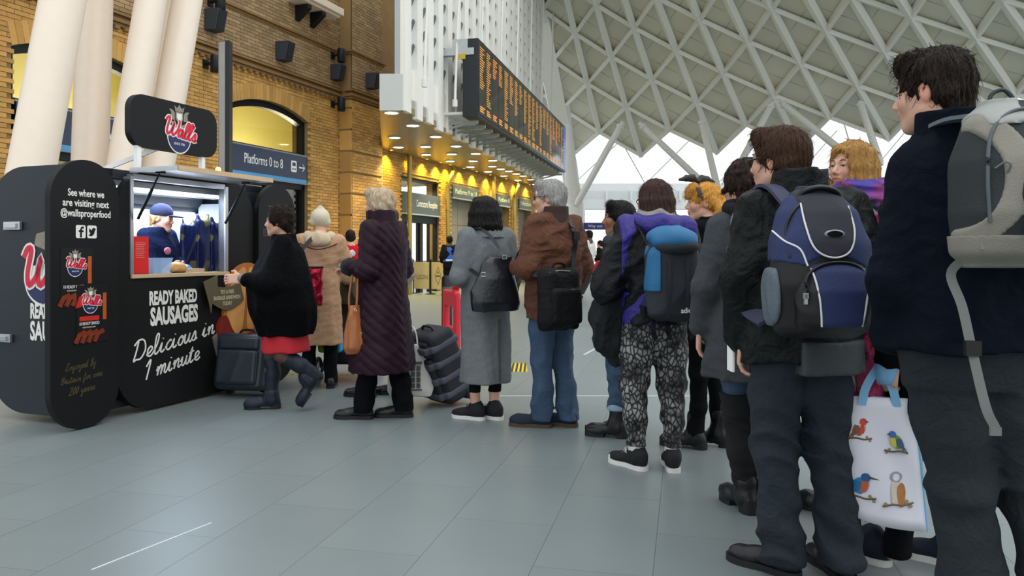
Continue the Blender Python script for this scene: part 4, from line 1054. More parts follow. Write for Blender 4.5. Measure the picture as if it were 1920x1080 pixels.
for a_, c_ in (((-.14, -.1, 0), (-.13, .1, .06)), ((.13, -.1, 0), (.14, .1, .06)), ((-.14, -.1, 0), (.14, -.09, .06)), ((-.14, .09, 0), (.14, .1, .06))): b = MB(); b.bb(a_, c_); b.build('side', wood, e)
b = MB(); b.bb((.05, .12, .98), (1.5, .26, 1.03)); b.build('inner_counter', wood, kiosk)
camo = M('pouch_camo', '#1c2a63', .35, var=.8, scale=6)
def camo_mat():
    m = M('printed_pouch', '#1a2350', .35, var=.2); N, L = m.node_tree.nodes, m.node_tree.links
    v = N.new('ShaderNodeTexVoronoi'); v.inputs['Scale'].default_value = 11; tc = N.new('ShaderNodeTexCoord'); L.new(tc.outputs['Object'], v.inputs[0])
    r = N.new('ShaderNodeValToRGB'); r.color_ramp.interpolation = 'CONSTANT'; r.color_ramp.elements[0].color = (*lin('#141b45'), 1); r.color_ramp.elements[1].position = .58; r.color_ramp.elements[1].color = (*lin('#6a6238'), 1)
    e_ = r.color_ramp.elements.new(.75); e_.color = (*lin('#2743a8'), 1)
    L.new(v.outputs['Color'], r.inputs[0]); L.new(r.outputs[0], N['Principled BSDF'].inputs['Base Color']); return m
cm = camo_mat()
for k, (x, hgt) in enumerate(((1.16, .48), (1.34, .52), (1.52, .50), (1.66, .46))):
    e = sculpt('hanging_apron', [rbox((0, 0, hgt / 2), (.085, .025, hgt / 2), .02), rc((-.05, 0, hgt - .02), (-.065, 0, hgt + .05), .02, .008), rc((.05, 0, hgt - .02), (.065, 0, hgt + .05), .02, .008), wr(.008, 30, seed=k)], cm, None, .01, loc=KM @ Vector((x, .40, 1.0)), rot=(0, 0, KR))
    tag(e, ['dark printed apron hanging nearest the vendor', 'second dark printed apron hanging in the hatch', 'third dark printed apron hanging in the hatch', 'dark printed apron hanging farthest from the vendor'][k], 'apron', 'aprons hanging in the kiosk')
# ================================================================ PEOPLE: builders
SKIN = M('skin_fair', '#d3a48b', .5, var=.06, scale=20, sss=.15, attr='tint'); SKIN_B = M('skin_brown', '#96654a', .5, var=.06, scale=20, sss=.12, attr='tint'); SKIN_D = M('skin_dark', '#4a3020', .5, var=.06, scale=20, attr='tint')
def cloth(name, col, rough=.85, **k): 
    k.setdefault('var', .16); k.setdefault('scale', 14); k.setdefault('bump', .25); k.setdefault('bscale', 220); k.setdefault('spec', .08); k.setdefault('wrk', .35)
    return M(name, col, rough, **k)
def hairm(name, col, rough=.55): return M(name, col, rough, var=.45, scale=70, stretch=(1, 1, .09), bump=.7, bscale=160, spec=.15)
def RZ(a): return np.array(Matrix.Rotation(a, 3, 'Z'))
D2 = math.radians

def joints(H, **ov):
    s = H / 1.72
    J = {'hipL': (-.085, 0, .90), 'hipR': (.085, 0, .90), 'knL': (-.10, .015, .49), 'knR': (.10, .015, .49), 'anL': (-.105, -.03, .085), 'anR': (.105, -.03, .085),
         'shL': (-.165, -.02, 1.405), 'shR': (.165, -.02, 1.405), 'elL': (-.235, -.05, 1.12), 'elR': (.235, -.05, 1.12), 'wrL': (-.215, .07, .89), 'wrR': (.215, .07, .89), 'neck': (0, -.035, 1.45), 'head': (0, .01, 1.595)}
    J = {k: tuple(x * s for x in v) for k, v in J.items()}; J.update(ov); J['s'] = s; J['H'] = H
    return J

def hand(W, d, t, s=1.0, curl=.6, thumb=.3):
    """palm and five fingers: d along the hand, t towards the thumb; curls to the palm side d x t"""
    W, d, t = Vector(W), Vector(d).normalized(), Vector(t); t = (t - d * t.dot(d)).normalized(); n = d.cross(t).normalized()
    R = np.array(Matrix((t, n, d)).transposed())
    out = [rbox(W + d * .045 * s, (.040 * s, .013 * s, .047 * s), .013 * s, .012, R=R)]
    for i, L in enumerate((.072, .08, .074, .058)):
        b = W + d * .086 * s + t * (.030 - .020 * i) * s; q = b; a = 0
        for j, f in enumerate((.45, .32, .23)):
            a += curl * (1.0 if j else .8); dd = d * math.cos(a) + n * math.sin(a)
            e = q + dd * L * f * s; out.append(rc(q, e, (.0092 - j * .0012) * s, (.0085 - j * .0012) * s, .004)); q = e
    b = W + d * .022 * s + t * .034 * s; e = b + (d * .6 + t * .7 + n * thumb).normalized() * .038 * s; f = e + (d * .85 + t * .1 + n * (thumb + .3)).normalized() * .032 * s
    out += [rc(b, e, .0125 * s, .0105 * s, .01), rc(e, f, .0105 * s, .0085 * s, .004)]
    return out

def head_prims(fem=0, ears=1):
    j = .92 if fem else 1.0
    p = [ell((0, -.014, .036), (.074, .094, .084)), ell((0, .026, -.03), (.060 * j, .070, .084), .03)]
    for sx in (-1, 1):
        p += [rc((sx * .050 * j, .004, -.058), (sx * .012, .066, -.098), .018, .015, .03), ell((sx * .037, .062, -.022), (.026, .026, .028), .025), rc((sx * .042, .076, .026), (sx * .012, .089, .023), .009, .009, .015)]
    p += [ell((0, .068, -.100), (.021 * j, .018, .018), .02), rc((0, .05, -.06), (0, .078, -.06), .024, .018, .02)]
    for sx in (-1, 1): p += [ell((sx * .031, .100, .006), (.018, .016, .013), .014, 'sub')]
    for sx in (-1, 1): p += [ell((sx * .031, .0800, .0112), (.0155, .0135, .0072), .004), ell((sx * .031, .0790, -.0072), (.014, .0125, .005), .004)]
    p += [rc((0, .090, .010), (0, .110, -.026), .0072, .0105, .010), ell((0.010, .100, -.033), (.008, .009, .007), .006), ell((-.010, .100, -.033), (.008, .009, .007), .006)]
    p += [ell((0, .090, -.056), (.023, .012, .0062), .006), ell((0, .088, -.067), (.019, .012, .0072), .006), ell((0, .102, -.0615), (.024, .010, .0018), .003, 'sub')]
    if ears:
        for sx in (-1, 1): p += [ell((sx * .076, -.006, -.006), (.010, .019, .031), .008, R=np.array(Euler((-.2, 0, sx * .35)).to_matrix())), ell((sx * .086, -.001, .0), (.006, .010, .018), .005, 'sub')]
    return p

def body(root, J, yaw=0, pitch=0, roll=0, mat=None, res=.0065, hands=(), fem=0, hs=None, arms='LR', ears=1, legs=True, torso_k=1.0):
    s = J['s']; hs = hs or (.97 if fem else 1.0) * (s ** .5)
    Rh = np.array((Matrix.Rotation(yaw, 3, 'Z') @ Matrix.Rotation(pitch, 3, 'X') @ Matrix.Rotation(roll, 3, 'Y'))); hc = np.array(J['head'])
    def T(p): return tuple(Rh @ (np.array(p) * hs) + hc)
    # uniform head scale: evaluate the unit head in scaled space
    hp = []
    for fn, b0, b1, k, op in head_prims(fem, ears):
        hp.append((lambda X, Y, Z, fn=fn: fn(X / hs, Y / hs, Z / hs) * hs, b0 * hs, b1 * hs, k * hs, op))
    pr = xf(hp, Rh, hc)
    nk = .051 if fem else .058
    pr += [rc(T((0, -.022, -.05)), J['neck'], nk * s, (nk + .006) * s, .03)]
    sk = torso_k
    pr += [stack([(.86 * s, 0, 0, .15 * s * sk, .10 * s), (1.02 * s, 0, -.01, .125 * s * sk, .09 * s), (1.22 * s, 0, -.015, .14 * s * sk, .10 * s), (1.38 * s, 0, -.02, .15 * s * sk, .095 * s), (1.45 * s, 0, -.03, .085 * s, .07 * s), (1.49 * s, 0, -.03, .05 * s, .05 * s)], .03)]
    for q in arms: pr += chain([J['sh' + q], J['el' + q], J['wr' + q]], [.048 * s, .038 * s, .028 * s], .03)
    if legs:
        for q in 'LR': pr += chain([J['hip' + q], J['kn' + q], J['an' + q]], [.075 * s, .052 * s, .036 * s], .03); pr += [rc(J['an' + q], (J['an' + q][0], J['an' + q][1] + .02, J['an' + q][2] - .03), .036 * s, .03 * s)]
    zf = [(hc[2] - .16, hc[2] + .16)]
    for h in hands:
        pr += hand(*h[:3], **(h[3] if len(h) > 3 else {})); zf.append((h[0][2] - .16, h[0][2] + .16))
    def vc(V):
        L = ((V - hc) @ Rh) / hs; c = np.ones((len(V), 3))
        m = ((L[:, 0] / .025) ** 2 + ((L[:, 2] + .0615) / .013) ** 2 < 1) & (L[:, 1] > .07); c[m] = (.86, .55, .55)
        ck = np.exp(-(((np.abs(L[:, 0]) - .042) / .02) ** 2 + ((L[:, 2] + .025) / .022) ** 2)) * (L[:, 1] > .03); c -= ck[:, None] * np.array((.0, .12, .12))
        e = (np.abs(L[:, 0]) > .07) & (np.abs(L[:, 2]) < .04); c[e] *= (1.0, .82, .8)
        return c
    o = sculpt('body', pr, mat or SKIN, root, res, zf, vc)
    MWh = Matrix.Translation(Vector(hc)) @ Matrix(Rh.tolist()).to_4x4() @ Matrix.Scale(hs, 4)
    return o, MWh

def eyes(root, MH, iris='#4a3524', brow='#5a4030', brow_th=.0035):
    for sx in (-1, 1):
        me = bpy.data.meshes.new('eye'); bm = bmesh.new(); bmesh.ops.create_uvsphere(bm, u_segments=16, v_segments=12, radius=.0118)
        bmesh.ops.rotate(bm, verts=bm.verts, matrix=Matrix.Rotation(PI / 2, 3, 'X'))
        for f in bm.faces:
            f.smooth = True; c = f.calc_center_median(); f.material_index = 1 if c.normalized().y > .90 else 0
        bm.to_mesh(me); bm.free(); me.materials.append(M('eye_white', '#d8d2cc', .2)); me.materials.append(M('iris_' + iris, iris, .15))
        link('eye', me, None, root, mw=MH @ Matrix.Translation((sx * .031, .0785, .005)))
        b = MB(); b.tube([(sx * .014, .0945, .027), (sx * .03, .092, .033), (sx * .047, .080, .027)], [brow_th * .8, brow_th, brow_th * .5], 6); b.build('eyebrow', M('brow_' + brow, brow, .7), root, mw=MH)
        b = MB(); b.tube([(sx * .019, .0915, .0048), (sx * .031, .0948, .0055), (sx * .043, .0885, .0048)], .0014, 5); b.build('eyelashes', M('lash', '#1c1512', .6), root, mw=MH)

def hair(root, MH, prims, mat, res=.006, name='hair'):
    o = sculpt(name, prims, mat, root, res, mw=MH)
    if res < .0068 and name == 'hair': strands(root, o, mat, MH)
    return o
def strands(root, ho, mat, MH, n=1500, L=.045, wd=.0011):
    me = ho.data; nv = len(me.vertices); V = np.empty(nv * 3, np.float32); me.vertices.foreach_get('co', V); V = V.reshape(-1, 3)
    Nn = np.empty(nv * 3, np.float32); me.vertex_normals.foreach_get('vector', Nn); Nn = Nn.reshape(-1, 3)
    r = np.random.default_rng(nv); idx = r.integers(0, nv, n); p = V[idx]; q = Nn[idx]
    crown = np.array((0, -.045, .13)); fl = (p - crown); fl[:, 2] -= .03; fl += r.normal(size=fl.shape) * .035
    verts = []; ln = (L * r.uniform(.5, 1.2, n))[:, None]; p = p - q * .001
    pts = [p]
    for k in range(4):
        t = fl - q * (fl * q).sum(1)[:, None]; t /= np.linalg.norm(t, axis=1)[:, None] + 1e-6
        lift = (.0028, .0014, -.0006, -.0025)[k]; pts.append(pts[-1] + t * ln / 4 + q * lift); fl = t + r.normal(size=t.shape) * .22; fl[:, 2] -= .15
        q = q * .85 + (pts[-1] - np.array((0, -.015, .03))) / .1 * .15; q /= np.linalg.norm(q, axis=1)[:, None] + 1e-6
    allv = np.zeros((n, 5, 2, 3), np.float32)
    for k in range(5):
        t = pts[min(k + 1, 4)] - pts[max(k - 1, 0)]; s_ = np.cross(t, q); s_ /= np.linalg.norm(s_, axis=1)[:, None] + 1e-9; w_ = wd * (1, 1, .9, .7, .15)[k]
        allv[:, k, 0] = pts[k] - s_ * w_; allv[:, k, 1] = pts[k] + s_ * w_
    b0 = np.arange(n)[:, None] * 10 + np.arange(4)[None, :] * 2; F_ = np.stack([b0, b0 + 1, b0 + 3, b0 + 2], 2).reshape(-1, 4)
    m2 = bpy.data.meshes.new('hair_strands'); m2.from_pydata(allv.reshape(-1, 3).tolist(), [], F_.tolist()); m2.update(); m2.polygons.foreach_set('use_smooth', np.ones(len(F_), bool))
    return tag(link('hair_strands', m2, mat, root, mw=MH), kind='stuff')
def streak(amp, f=90, seed=0, ax=2):
    """locks running mostly along z"""
    r = np.random.default_rng(seed); p = r.uniform(0, 6, 5)
    def fn(x, y, z):
        a = np.arctan2(x, y + .02); 
        return -amp * (np.sin(a * f * .22 + 3 * np.sin(z * 22 + p[0]) + p[1]) * .6 + np.sin(a * f * .55 + 2 * np.sin(z * 35 + p[2]) + p[3]) * .4)
    return disp(fn)
def facecut(y=.055, z=.055, r=.085):
    """carve the hair cap away from the face"""
    return ell((0, y + .055, z - .095), (.078, .07, r + .03), .012, 'sub')

def shoe(root, an, yaw, mat, sole_m, kind='shoe', L=1.0, name='shoe', lace=None, shaft=.0, heel=0, pitch=0, z=0, sh_r=(.05, .055)):
    an = Vector(an); R = Matrix.Rotation(yaw, 3, 'Z') @ Matrix.Rotation(pitch, 3, 'X')
    pr = [rc((0, -.015, .07), (0, .01, .095), .040, .042), ell((0, -.035, .05), (.037, .042, .046), .02), rc((0, 0, .06), (0, .11, .042), .042, .034, .03), ell((0, .145 * L, .036), (.043, .066, .032), .03)]
    if kind == 'boot': pr += [rc((0, -.005, .08), (0, -.01, shaft), sh_r[0], sh_r[1], .03), ell((0, .14 * L, .045), (.047, .07, .042), .03)]
    if kind == 'sneaker': pr += [rc((0, -.03, .08), (0, -.01, .11), .04, .04, .02)]
    pr += [half((0, 0, -1), (0, 0, .018)), wr(.0025, 60, seed=3)]
    o = sculpt(name, pr, mat, root, .006, mw=Matrix.Translation((an.x, an.y, z)) @ R.to_4x4())
    out = cr([(.0, -.080), (.034, -.062), (.040, -.01), (.038, .06), (.049, .125 * L), (.044, .175 * L), (.018, .212 * L), (-.018, .212 * L), (-.044, .175 * L), (-.047, .12 * L), (-.036, .06), (-.040, -.01), (-.034, -.062)], 3, True)
    b = MB(); XY = (Vector((1, 0, 0)), Vector((0, 1, 0)), Vector((0, 0, 1)))
    if heel:
        b.prism(out, heel, heel + .02, XY); b.prism([p for p in out if p[1] < .01] , 0, heel, XY); b.prism([(x, y) for x, y in out if y > .06], 0, heel * .9 , XY)
    else: b.prism(out, 0, .026, XY)
    so = b.build('sole', sole_m, o, smooth=False)
    if lace:
        for k in range(4):
            b = MB(); y = .05 + k * .02; zt = .098 - k * .008; b.tube([(-.022, y, zt - .008), (0, y + .008, zt), (.022, y, zt - .008)], .003, 5); b.build('lace', lace, o)
        b = MB(); b.tube([(0, .04, .105), (.03, .06, .11), (.035, .03, .09)], .0025, 5); b.tube([(0, .04, .105), (-.03, .06, .11), (-.04, .04, .085)], .0025, 5); b.build('lace', lace, o)
    return o

def trousers(root, J, mat, r=(.095, .085, .065, .055, .06), res=.009, amp=.006, name='trousers', top=None, bottom=None, seed=0, f=26):
    s = J['s']; top = top or 1.0 * s; pr = [stack([(.78 * s, 0, 0, .155 * s, .105 * s), (.9 * s, 0, -.01, .172 * s, .125 * s), (top, 0, 0, .15 * s, .11 * s)], .04)]
    for q in 'LR':
        h, k, a = [Vector(J[x + q]) for x in ('hip', 'kn', 'an')]; b_ = bottom if bottom is not None else .05
        e = a + (a - k).normalized() * max(0, a.z - b_) if b_ < a.z else k + (a - k) * ((k.z - b_) / (k.z - a.z))
        c = (k + e) / 2 + Vector((0, -.012, 0))
        pr += chain([h, (h + k) / 2 + Vector((0, .008, 0)), k, c, e], r, .03)
    kz = J['knL'][2]
    pr += [half((0, 0, -1), (0, 0, bottom if bottom is not None else .045)), wr(amp * 1.35, f, (1, 1, 1.2), seed, lambda x, y, z: .35 + .9 * np.exp(-((z - kz) / .09) ** 2) + 1.1 * np.exp(-((z - .16) / .12) ** 2)), half((0, 0, -1), (0, 0, bottom if bottom is not None else .045))]
    return sculpt(name, pr, mat, root, res)

def coat(root, J, mat, keys, sl=(.07, .06, .05), name='coat', res=.01, fold=.0, nf=7, amp=.006, seed=0, extra=(), post=(), arms='LR', sq=2.3, cuff=.0, f=20, k=.05, z_fold=None, ph=0.):
    pr = [stack(keys, .03, fold, nf, ph or seed * 1.3, sq, z_fold)]
    for q in arms:
        a, e, w_ = [Vector(J[x + q]) for x in ('sh', 'el', 'wr')]
        pr += [rc(a, e, sl[0], sl[1], k), rc(e, w_ + (w_ - e).normalized() * cuff, sl[1], sl[2], .035)]
    pr += list(extra)
    pr += [wr(amp * 1.25, f, (1, 1, .8), seed), wr(amp * .45, f * 2.3, (1, 1, 1), seed + 40)] + list(post)
    return sculpt(name, pr, mat, root, res)

def person(loc, rz, label, cat='person', z=0):
    return empty('person', (loc[0], loc[1], z), D2(rz), label, cat)
def thing_on(name, root, off, label, cat, rz=None):
    p = Vector(root.location) + Matrix.Rotation(root.rotation_euler.z, 3, 'Z') @ Vector(off)
    return empty(name, p, root.rotation_euler.z if rz is None else rz, label, cat)
def tub(name, pts, r, mat, parent, n=8, flat=None, up=(0, 0, 1), smooth=True, sm=5, closed=False):
    b = MB(); b.tube(cr(pts, sm, closed) if sm > 1 else pts, r, n, flat=flat, up=up, closed=closed); return b.build(name, mat, parent, smooth=smooth and not flat)
def glasses(root, MH, mat, gr=.0026):
    b = MB()
    for sx in (-1, 1):
        b.tube([(sx * .031 + .023 * math.cos(t), .101 - abs(math.cos(t) * sx) * 0 - .006 * (sx * math.cos(t) > 0), .004 + .016 * math.sin(t)) for t in [i * PI / 8 for i in range(16)]], gr, 6, closed=True)
        b.tube([(sx * .055, .094, .008), (sx * .076, .05, .010), (sx * .084, -.005, .010), (sx * .083, -.02, -.004)], gr, 6)
    b.tube([(-.009, .104, .008), (0, .106, .010), (.009, .104, .008)], .0024, 6); return b.build('glasses', mat, root, mw=MH)
# ================================================================ PEOPLE IN THE QUEUE
rub = M('black_rubber', '#151515', .6); wsole = M('white_rubber', '#d8d6cf', .5); lea = M('black_leather', '#17181a', .38, var=.2, bump=.15, bscale=90)
wlace = M('white_lace', '#dcdad2', .7); metal = M('zip_metal', '#b8b8b4', .3, .9)
blk = cloth('black_wool', '#0b0c0f'); blk2 = cloth('black_cloth', '#101113'); jean = M('blue_jeans', '#3a4f68', .8, var=.35, scale=5, bump=.3, bscale=300, wrk=.35); djean = M('dark_jeans', '#19232c', .8, var=.3, scale=5, bump=.3, bscale=300, wrk=.4)
def pt(c, d): return tuple(a + b for a, b in zip(c, d))
def cap_hair(th=.012, low=-.04, back=.0):
    """skull cap of short hair with a nape"""
    return [ell((0, -.018, .038), (.076 + th, .097 + th, .087 + th), .02), rc((-.05, -.06, -.02), (-.04, -.075, low), .04, .025, .03), rc((.05, -.06, -.02), (.04, -.075, low), .04, .025, .03), rc((0, -.08, -.01), (0, -.085, low - .01), .04, .03, .03)]

# ---------------------------------------------------------------- tall man, navy coat, grey backpack
T = person((1.335, 2.28), -4, 'tall dark-haired man in a navy wool coat at the right edge')
J = joints(1.83, head=(-.08, .035, 1.70), neck=(-.04, -.02, 1.52), shL=(-.14, -.02, 1.46), elL=(-.205, -.02, 1.14), wrL=(-.175, .08, .97), elR=(.26, -.03, 1.16), wrR=(.22, .12, .97), hipL=(-.065, 0, .95), knL=(.0, .02, .52), anL=(.04, .02, .09), knR=(.20, .01, .52), anR=(.26, -.05, .09))
_, MH = body(T, J, yaw=D2(48), pitch=-.05, res=.0055, hs=.94)
navyc = cloth('navy_wool', '#0c121d', bscale=350)
coat(T, J, navyc, [(.945, 0, 0, .215, .18), (1.1, 0, -.005, .20, .17), (1.3, -.0, -.02, .19, .165), (1.43, -.01, -.03, .175, .14), (1.52, -.045, -.03, .125, .105), (1.565, -.05, -.025, .09, .09)], (.075, .066, .055), res=.009, fold=.05, nf=5, amp=.007, seed=2)
sculpt('collar', [stack([(1.515, -.05, -.03, .105, .105), (1.57, -.055, -.03, .092, .098), (1.63, -.058, -.035, .088, .096)], .02), stack([(1.49, -.05, -.02, .07, .07), (1.65, -.055, -.015, .073, .080)], .01, op='sub'), rc((-.13, .09, 1.60), (-.09, .03, 1.68), .035, .05, .02, 'sub'), wr(.003, 40)], navyc, T, .006)
trousers(T, J, M('charcoal_trousers', '#1b2126', .85, var=.2, bump=.3, bscale=250, wrk=.4), (.11, .10, .082, .082, .09), .01, .008, seed=4, f=20)
for q in 'LR': shoe(T, J['an' + q], .0, lea, rub)
hm = hairm('dark_brown_hair', '#20160f')
r_ = np.random.default_rng(3); loc_ = []
for k in range(46):
    a = r_.uniform(-PI, PI); e = r_.uniform(.15, 1.35); p0 = np.array((.080 * math.cos(a) * math.cos(e), -.018 + .10 * math.sin(a) * math.cos(e), .038 + .095 * math.sin(e)))
    if p0[1] > .062 and p0[2] < .09: continue
    d_ = np.array((-math.sin(a) * .02 + r_.normal() * .014, .012 + r_.normal() * .016, r_.normal() * .012 + .006)); loc_.append(rc(p0 * .96, p0 * .96 + d_ * .8, .016, .008, .014))
hair(T, MH, cap_hair(.014, -.075) + [rc((-.04, .06, .10), (.04, .065, .10), .035, .035, .03)] + loc_ + [facecut(.05, .05), ell((-.088, .004, -.01), (.02, .028, .034), .01, 'sub'), ell((.088, .004, -.01), (.02, .028, .034), .01, 'sub'), streak(.005, 130, 1), wr(.004, 60, (1, 1, 1), 3)], hm, .0045)
eyes(T, MH, brow='#2a1f19')
# grey hiking backpack
gpk = M('pack_light_grey', '#837f73', .75, var=.15, bump=.3, bscale=260); dpk = M('pack_dark_grey', '#252c2d', .75, var=.15, bump=.3, bscale=260); spk = M('pack_silver', '#8f918c', .6, var=.1)
bpk = thing_on('backpack', T, (-.02, -.19, 1.17), 'grey and charcoal hiking backpack on the tall man in the navy coat', 'backpack')
K1 = [(0, 0, -.10, .11, .06), (.03, 0, -.12, .15, .10), (.15, 0, -.13, .165, .125), (.3, 0, -.12, .158, .115), (.42, 0, -.10, .125, .09), (.475, 0, -.08, .06, .05)]; bpk.location.z = 1.19; bpk.scale = (.95, .95, .88)
def surf(keys, sq):
    K = np.array(keys, float)
    def g(x, z, o=0):
        cy, rx, ry = [np.interp(z, K[:, 0], K[:, i]) for i in (2, 3, 4)]; rx += o; ry += o
        return (x, cy - ry * max(0, 1 - abs(x / rx) ** sq) ** (1 / sq), z)
    return g
S1 = surf(K1, 2.8)
sculpt('main_compartment', [stack(K1, .01, sq=2.8), wr(.004, 25, seed=5)], dpk, bpk, .007)
def band(region, inf, keys, sq, nm, mt, parent, res=.007, amp=.002): return sculpt(nm, [stack(keys, .01, sq=sq), disp(lambda x, y, z: -inf + 0 * x), (region, None, None, 0, 'keep'), wr(amp, 30, seed=9)], mt, parent, res)
band(lambda X, Y, Z: np.maximum(np.maximum(np.abs(X + .055 + .9 * (Z - .26) ** 2 * 3 - (Z < .12) * 0) - .038, Y + .10), .04 - Z), .006, K1, 2.8, 'grey_stripe', gpk, bpk)
band(lambda X, Y, Z: np.maximum(np.maximum(Z - .085, Y + .06), 0 * X - 1), .007, K1, 2.8, 'grey_base', gpk, bpk)
band(lambda X, Y, Z: np.maximum(np.maximum(np.abs(X + .06) - .05, .40 - Z), Y + .045), .008, K1, 2.8, 'silver_flash', spk, bpk)
K1p = [(.07, .05, -.23, .07, .03), (.10, .05, -.235, .105, .05), (.2, .05, -.235, .11, .055), (.27, .045, -.225, .10, .05), (.30, .04, -.21, .07, .03)]
sculpt('front_pocket', [stack(K1p, .01, sq=2.8), wr(.003, 30, seed=6)], dpk, bpk, .007)
tub('zip_line', [S1(-.125 + .0 * k, z, .004) if 0 else S1(x, z, .010) for x, z in ((-.13, .12), (-.132, .25), (-.11, .37), (-.05, .435), (.03, .44), (.10, .39))], .005, M('zip_grey', '#4a5356', .5), bpk)
tub('zip_line', [(-.045, -.26, .12), (-.05, -.275, .2), (-.01, -.28, .265), (.06, -.285, .28), (.12, -.27, .25)], .005, M('zip_grey', '#4a5356', .5), bpk)
for p in ((-.13, -.20, .11), (-.045, -.285, .10)):
    b = MB(); b.bb((p[0] - .006, p[1] - .006, p[2] - .03), (p[0] + .006, p[1] + .002, p[2])); b.build('zip_pull', metal, bpk); b = MB(); b.bb((p[0] - .009, p[1] - .006, p[2] - .065), (p[0] + .009, p[1] + .002, p[2] - .03)); b.build('zip_tag', gpk, bpk)
tub('grab_loop', [(-.04, -.06, .46), (-.03, -.045, .51), (.01, -.04, .525), (.04, -.06, .47)], .006, dpk, bpk)
for sx in (-1, 1): tub('shoulder_strap', [(sx * .06, -.04, .45), (sx * .085, .07, .455), (sx * .10, .18, .43), (sx * .115, .30, .35), (sx * .13, .33, .2), (sx * .15, .20, .04), (sx * .09, .06, .03)], 0, M('strap_grey', '#5d6a72', .7, var=.2, scale=120), bpk, flat=(.06, .012), up=[(0, 0, 1)] * 10 + [(0, 1, .5)] * 30)
tub('waist_strap', [(-.13, -.1, .02), (-.15, -.07, -.03), (-.14, -.11, -.12), (-.13, -.14, -.24), (-.11, -.17, -.40), (-.09, -.18, -.46)], 0, M('strap_pale', '#6b6e6a', .7), bpk, flat=(.024, .003), up=(.3, 1, 0))
b = MB(); b.box((-.13, -.145, -.24), (.02, .008, .022)); b.build('buckle', black, bpk)
b = MB(); b.box((-.09, -.18, -.47), (.014, .004, .012)); b.build('strap_end', M('strap_pale', '#6b6e6a'), bpk)
for k, (ax, az) in enumerate(((.0, 0), (.014, .008))):
    p = S1(.02 + ax, .345 + az, .004); b = MB(); b.prism(cr([(p[0] - .012, p[2]), (p[0], p[2] - .014), (p[0] + .014, p[2] + .002), (p[0] + .008, p[2] + .016), (p[0] - .01, p[2] + .014)], 3, True), p[1] - .004, p[1] + .004, XZm); b.build('logo', M('logo_gold', '#a5804a', .6), bpk)
me = text_mesh('deuter', .036); p = S1(.03, .315, .006); link('lettering', me, M('logo_gold'
, '#a5804a'), bpk, loc=p, rot=(PI / 2 - .1, 0, 0))
tub('daisy_loop', [S1(-.115, .27, .006), S1(-.10, .285, .02), S1(-.09, .275, .02), S1(-.092, .255, .006)], .003, M('strap_pale', '#6b6e6a'), bpk)

# ---------------------------------------------------------------- man with glasses and blue backpack
B = person((1.10, 2.95), 2, 'brown-haired man with black glasses and a black jacket, back to the camera')
J = joints(1.70, head=(-.065, .05, 1.575), neck=(-.02, -.01, 1.43), elL=(-.222, -.02, 1.13), wrL=(-.205, .06, .90), elR=(.265, -.02, 1.13), wrR=(.23, .10, .92), anL=(-.075, .0, .085), anR=(.135, -.04, .085), knL=(-.085, .03, .48), knR=(.115, .02, .48))
_, MH = body(B, J, yaw=D2(42), res=.0055, hands=[((-.205, .06, .88), (0, .15, -1), (.4, .9, 0), {'curl': .55})])
jk = M('black_shell_jacket', '#0b0f10', .55, var=.15, bump=.2, bscale=120, wrk=.45, spec=.2)
coat(B, J, jk, [(.815, 0, 0, .215, .165), (.9, 0, 0, .21, .165), (1.1, 0, -.01, .205, .15), (1.28, 0, -.02, .205, .145), (1.37, -.005, -.025, .185, .125), (1.45, -.01, -.02, .11, .10), (1.48, -.01, -.02, .08, .08)], (.08, .072, .058), res=.009, fold=.03, nf=6, amp=.009, seed=3, name='jacket')
sculpt('hood_collar', [stack([(1.40, -.012, -.03, .115, .11), (1.47, -.015, -.03, .103, .108), (1.53, -.018, -.035, .095, .105)], .02), stack([(1.38, -.015, -.0, .07, .07), (1.56, -.02, .0, .078, .088)], .01, op='sub'), rc((-.06, .14, 1.5), (-.04, .05, 1.58), .04, .05, .02, 'sub'), wr(.007, 30, seed=8)], jk, B, .007)
gjk = M('grey_shell', '#383d3e', .6, var=.2, bump=.2, bscale=120)
sculpt('grey_sleeve_panel', [rc(J['shL'], J['elL'], .082, .074), rc(J['elL'], J['wrL'], .074, .060, .035), (lambda X, Y, Z: np.maximum(np.maximum(Y + .045 - (1.05 - Z) * .25, Z - 1.24), -.215 - X), None, None, 0, 'keep'), wr(.007, 20, (1, 1, .8), 3)], gjk, B, .008)
sculpt('jacket_hem', [stack([(.78, 0, -.01, .222, .175), (.90, 0, -.01, .22, .176)], .01, sq=2.3), (lambda X, Y, Z: np.maximum(Y + .02, -.06 - X), None, None, 0, 'keep'), wr(.004, 22)], gjk, B, .009)
trousers(B, J, djean, (.105, .098, .078, .068, .082), .009, .010, seed=6, f=24)
for q, a in (('L', .75), ('R', .1)): shoe(B, J['an' + q], a, lea, rub, L=1.05)
hm = hairm('brown_hair', '#3f2a1c')
hair(B, MH, cap_hair(.015, -.055) + [rc((-.045, .055, .10), (.045, .06, .10), .035, .035, .03), rc((.066, -.01, .03), (.068, -.005, -.02), .022, .016, .02), rc((-.066, -.01, .03), (-.068, -.005, -.02), .022, .016, .02), facecut(.05, .06), ell((-.09, .004, -.015), (.02, .026, .03), .01, 'sub'), ell((.09, .004, -.015), (.02, .026, .03), .01, 'sub'), streak(.004, 150, 6)], hm, .005)
eyes(B, MH, brow='#4a3526'); glasses(B, MH, black, .004)
b = MB(); b.box((-.22, .15, .80), (.004, .035, .05)); pp_ = b.build('paper_slip', wht, B)
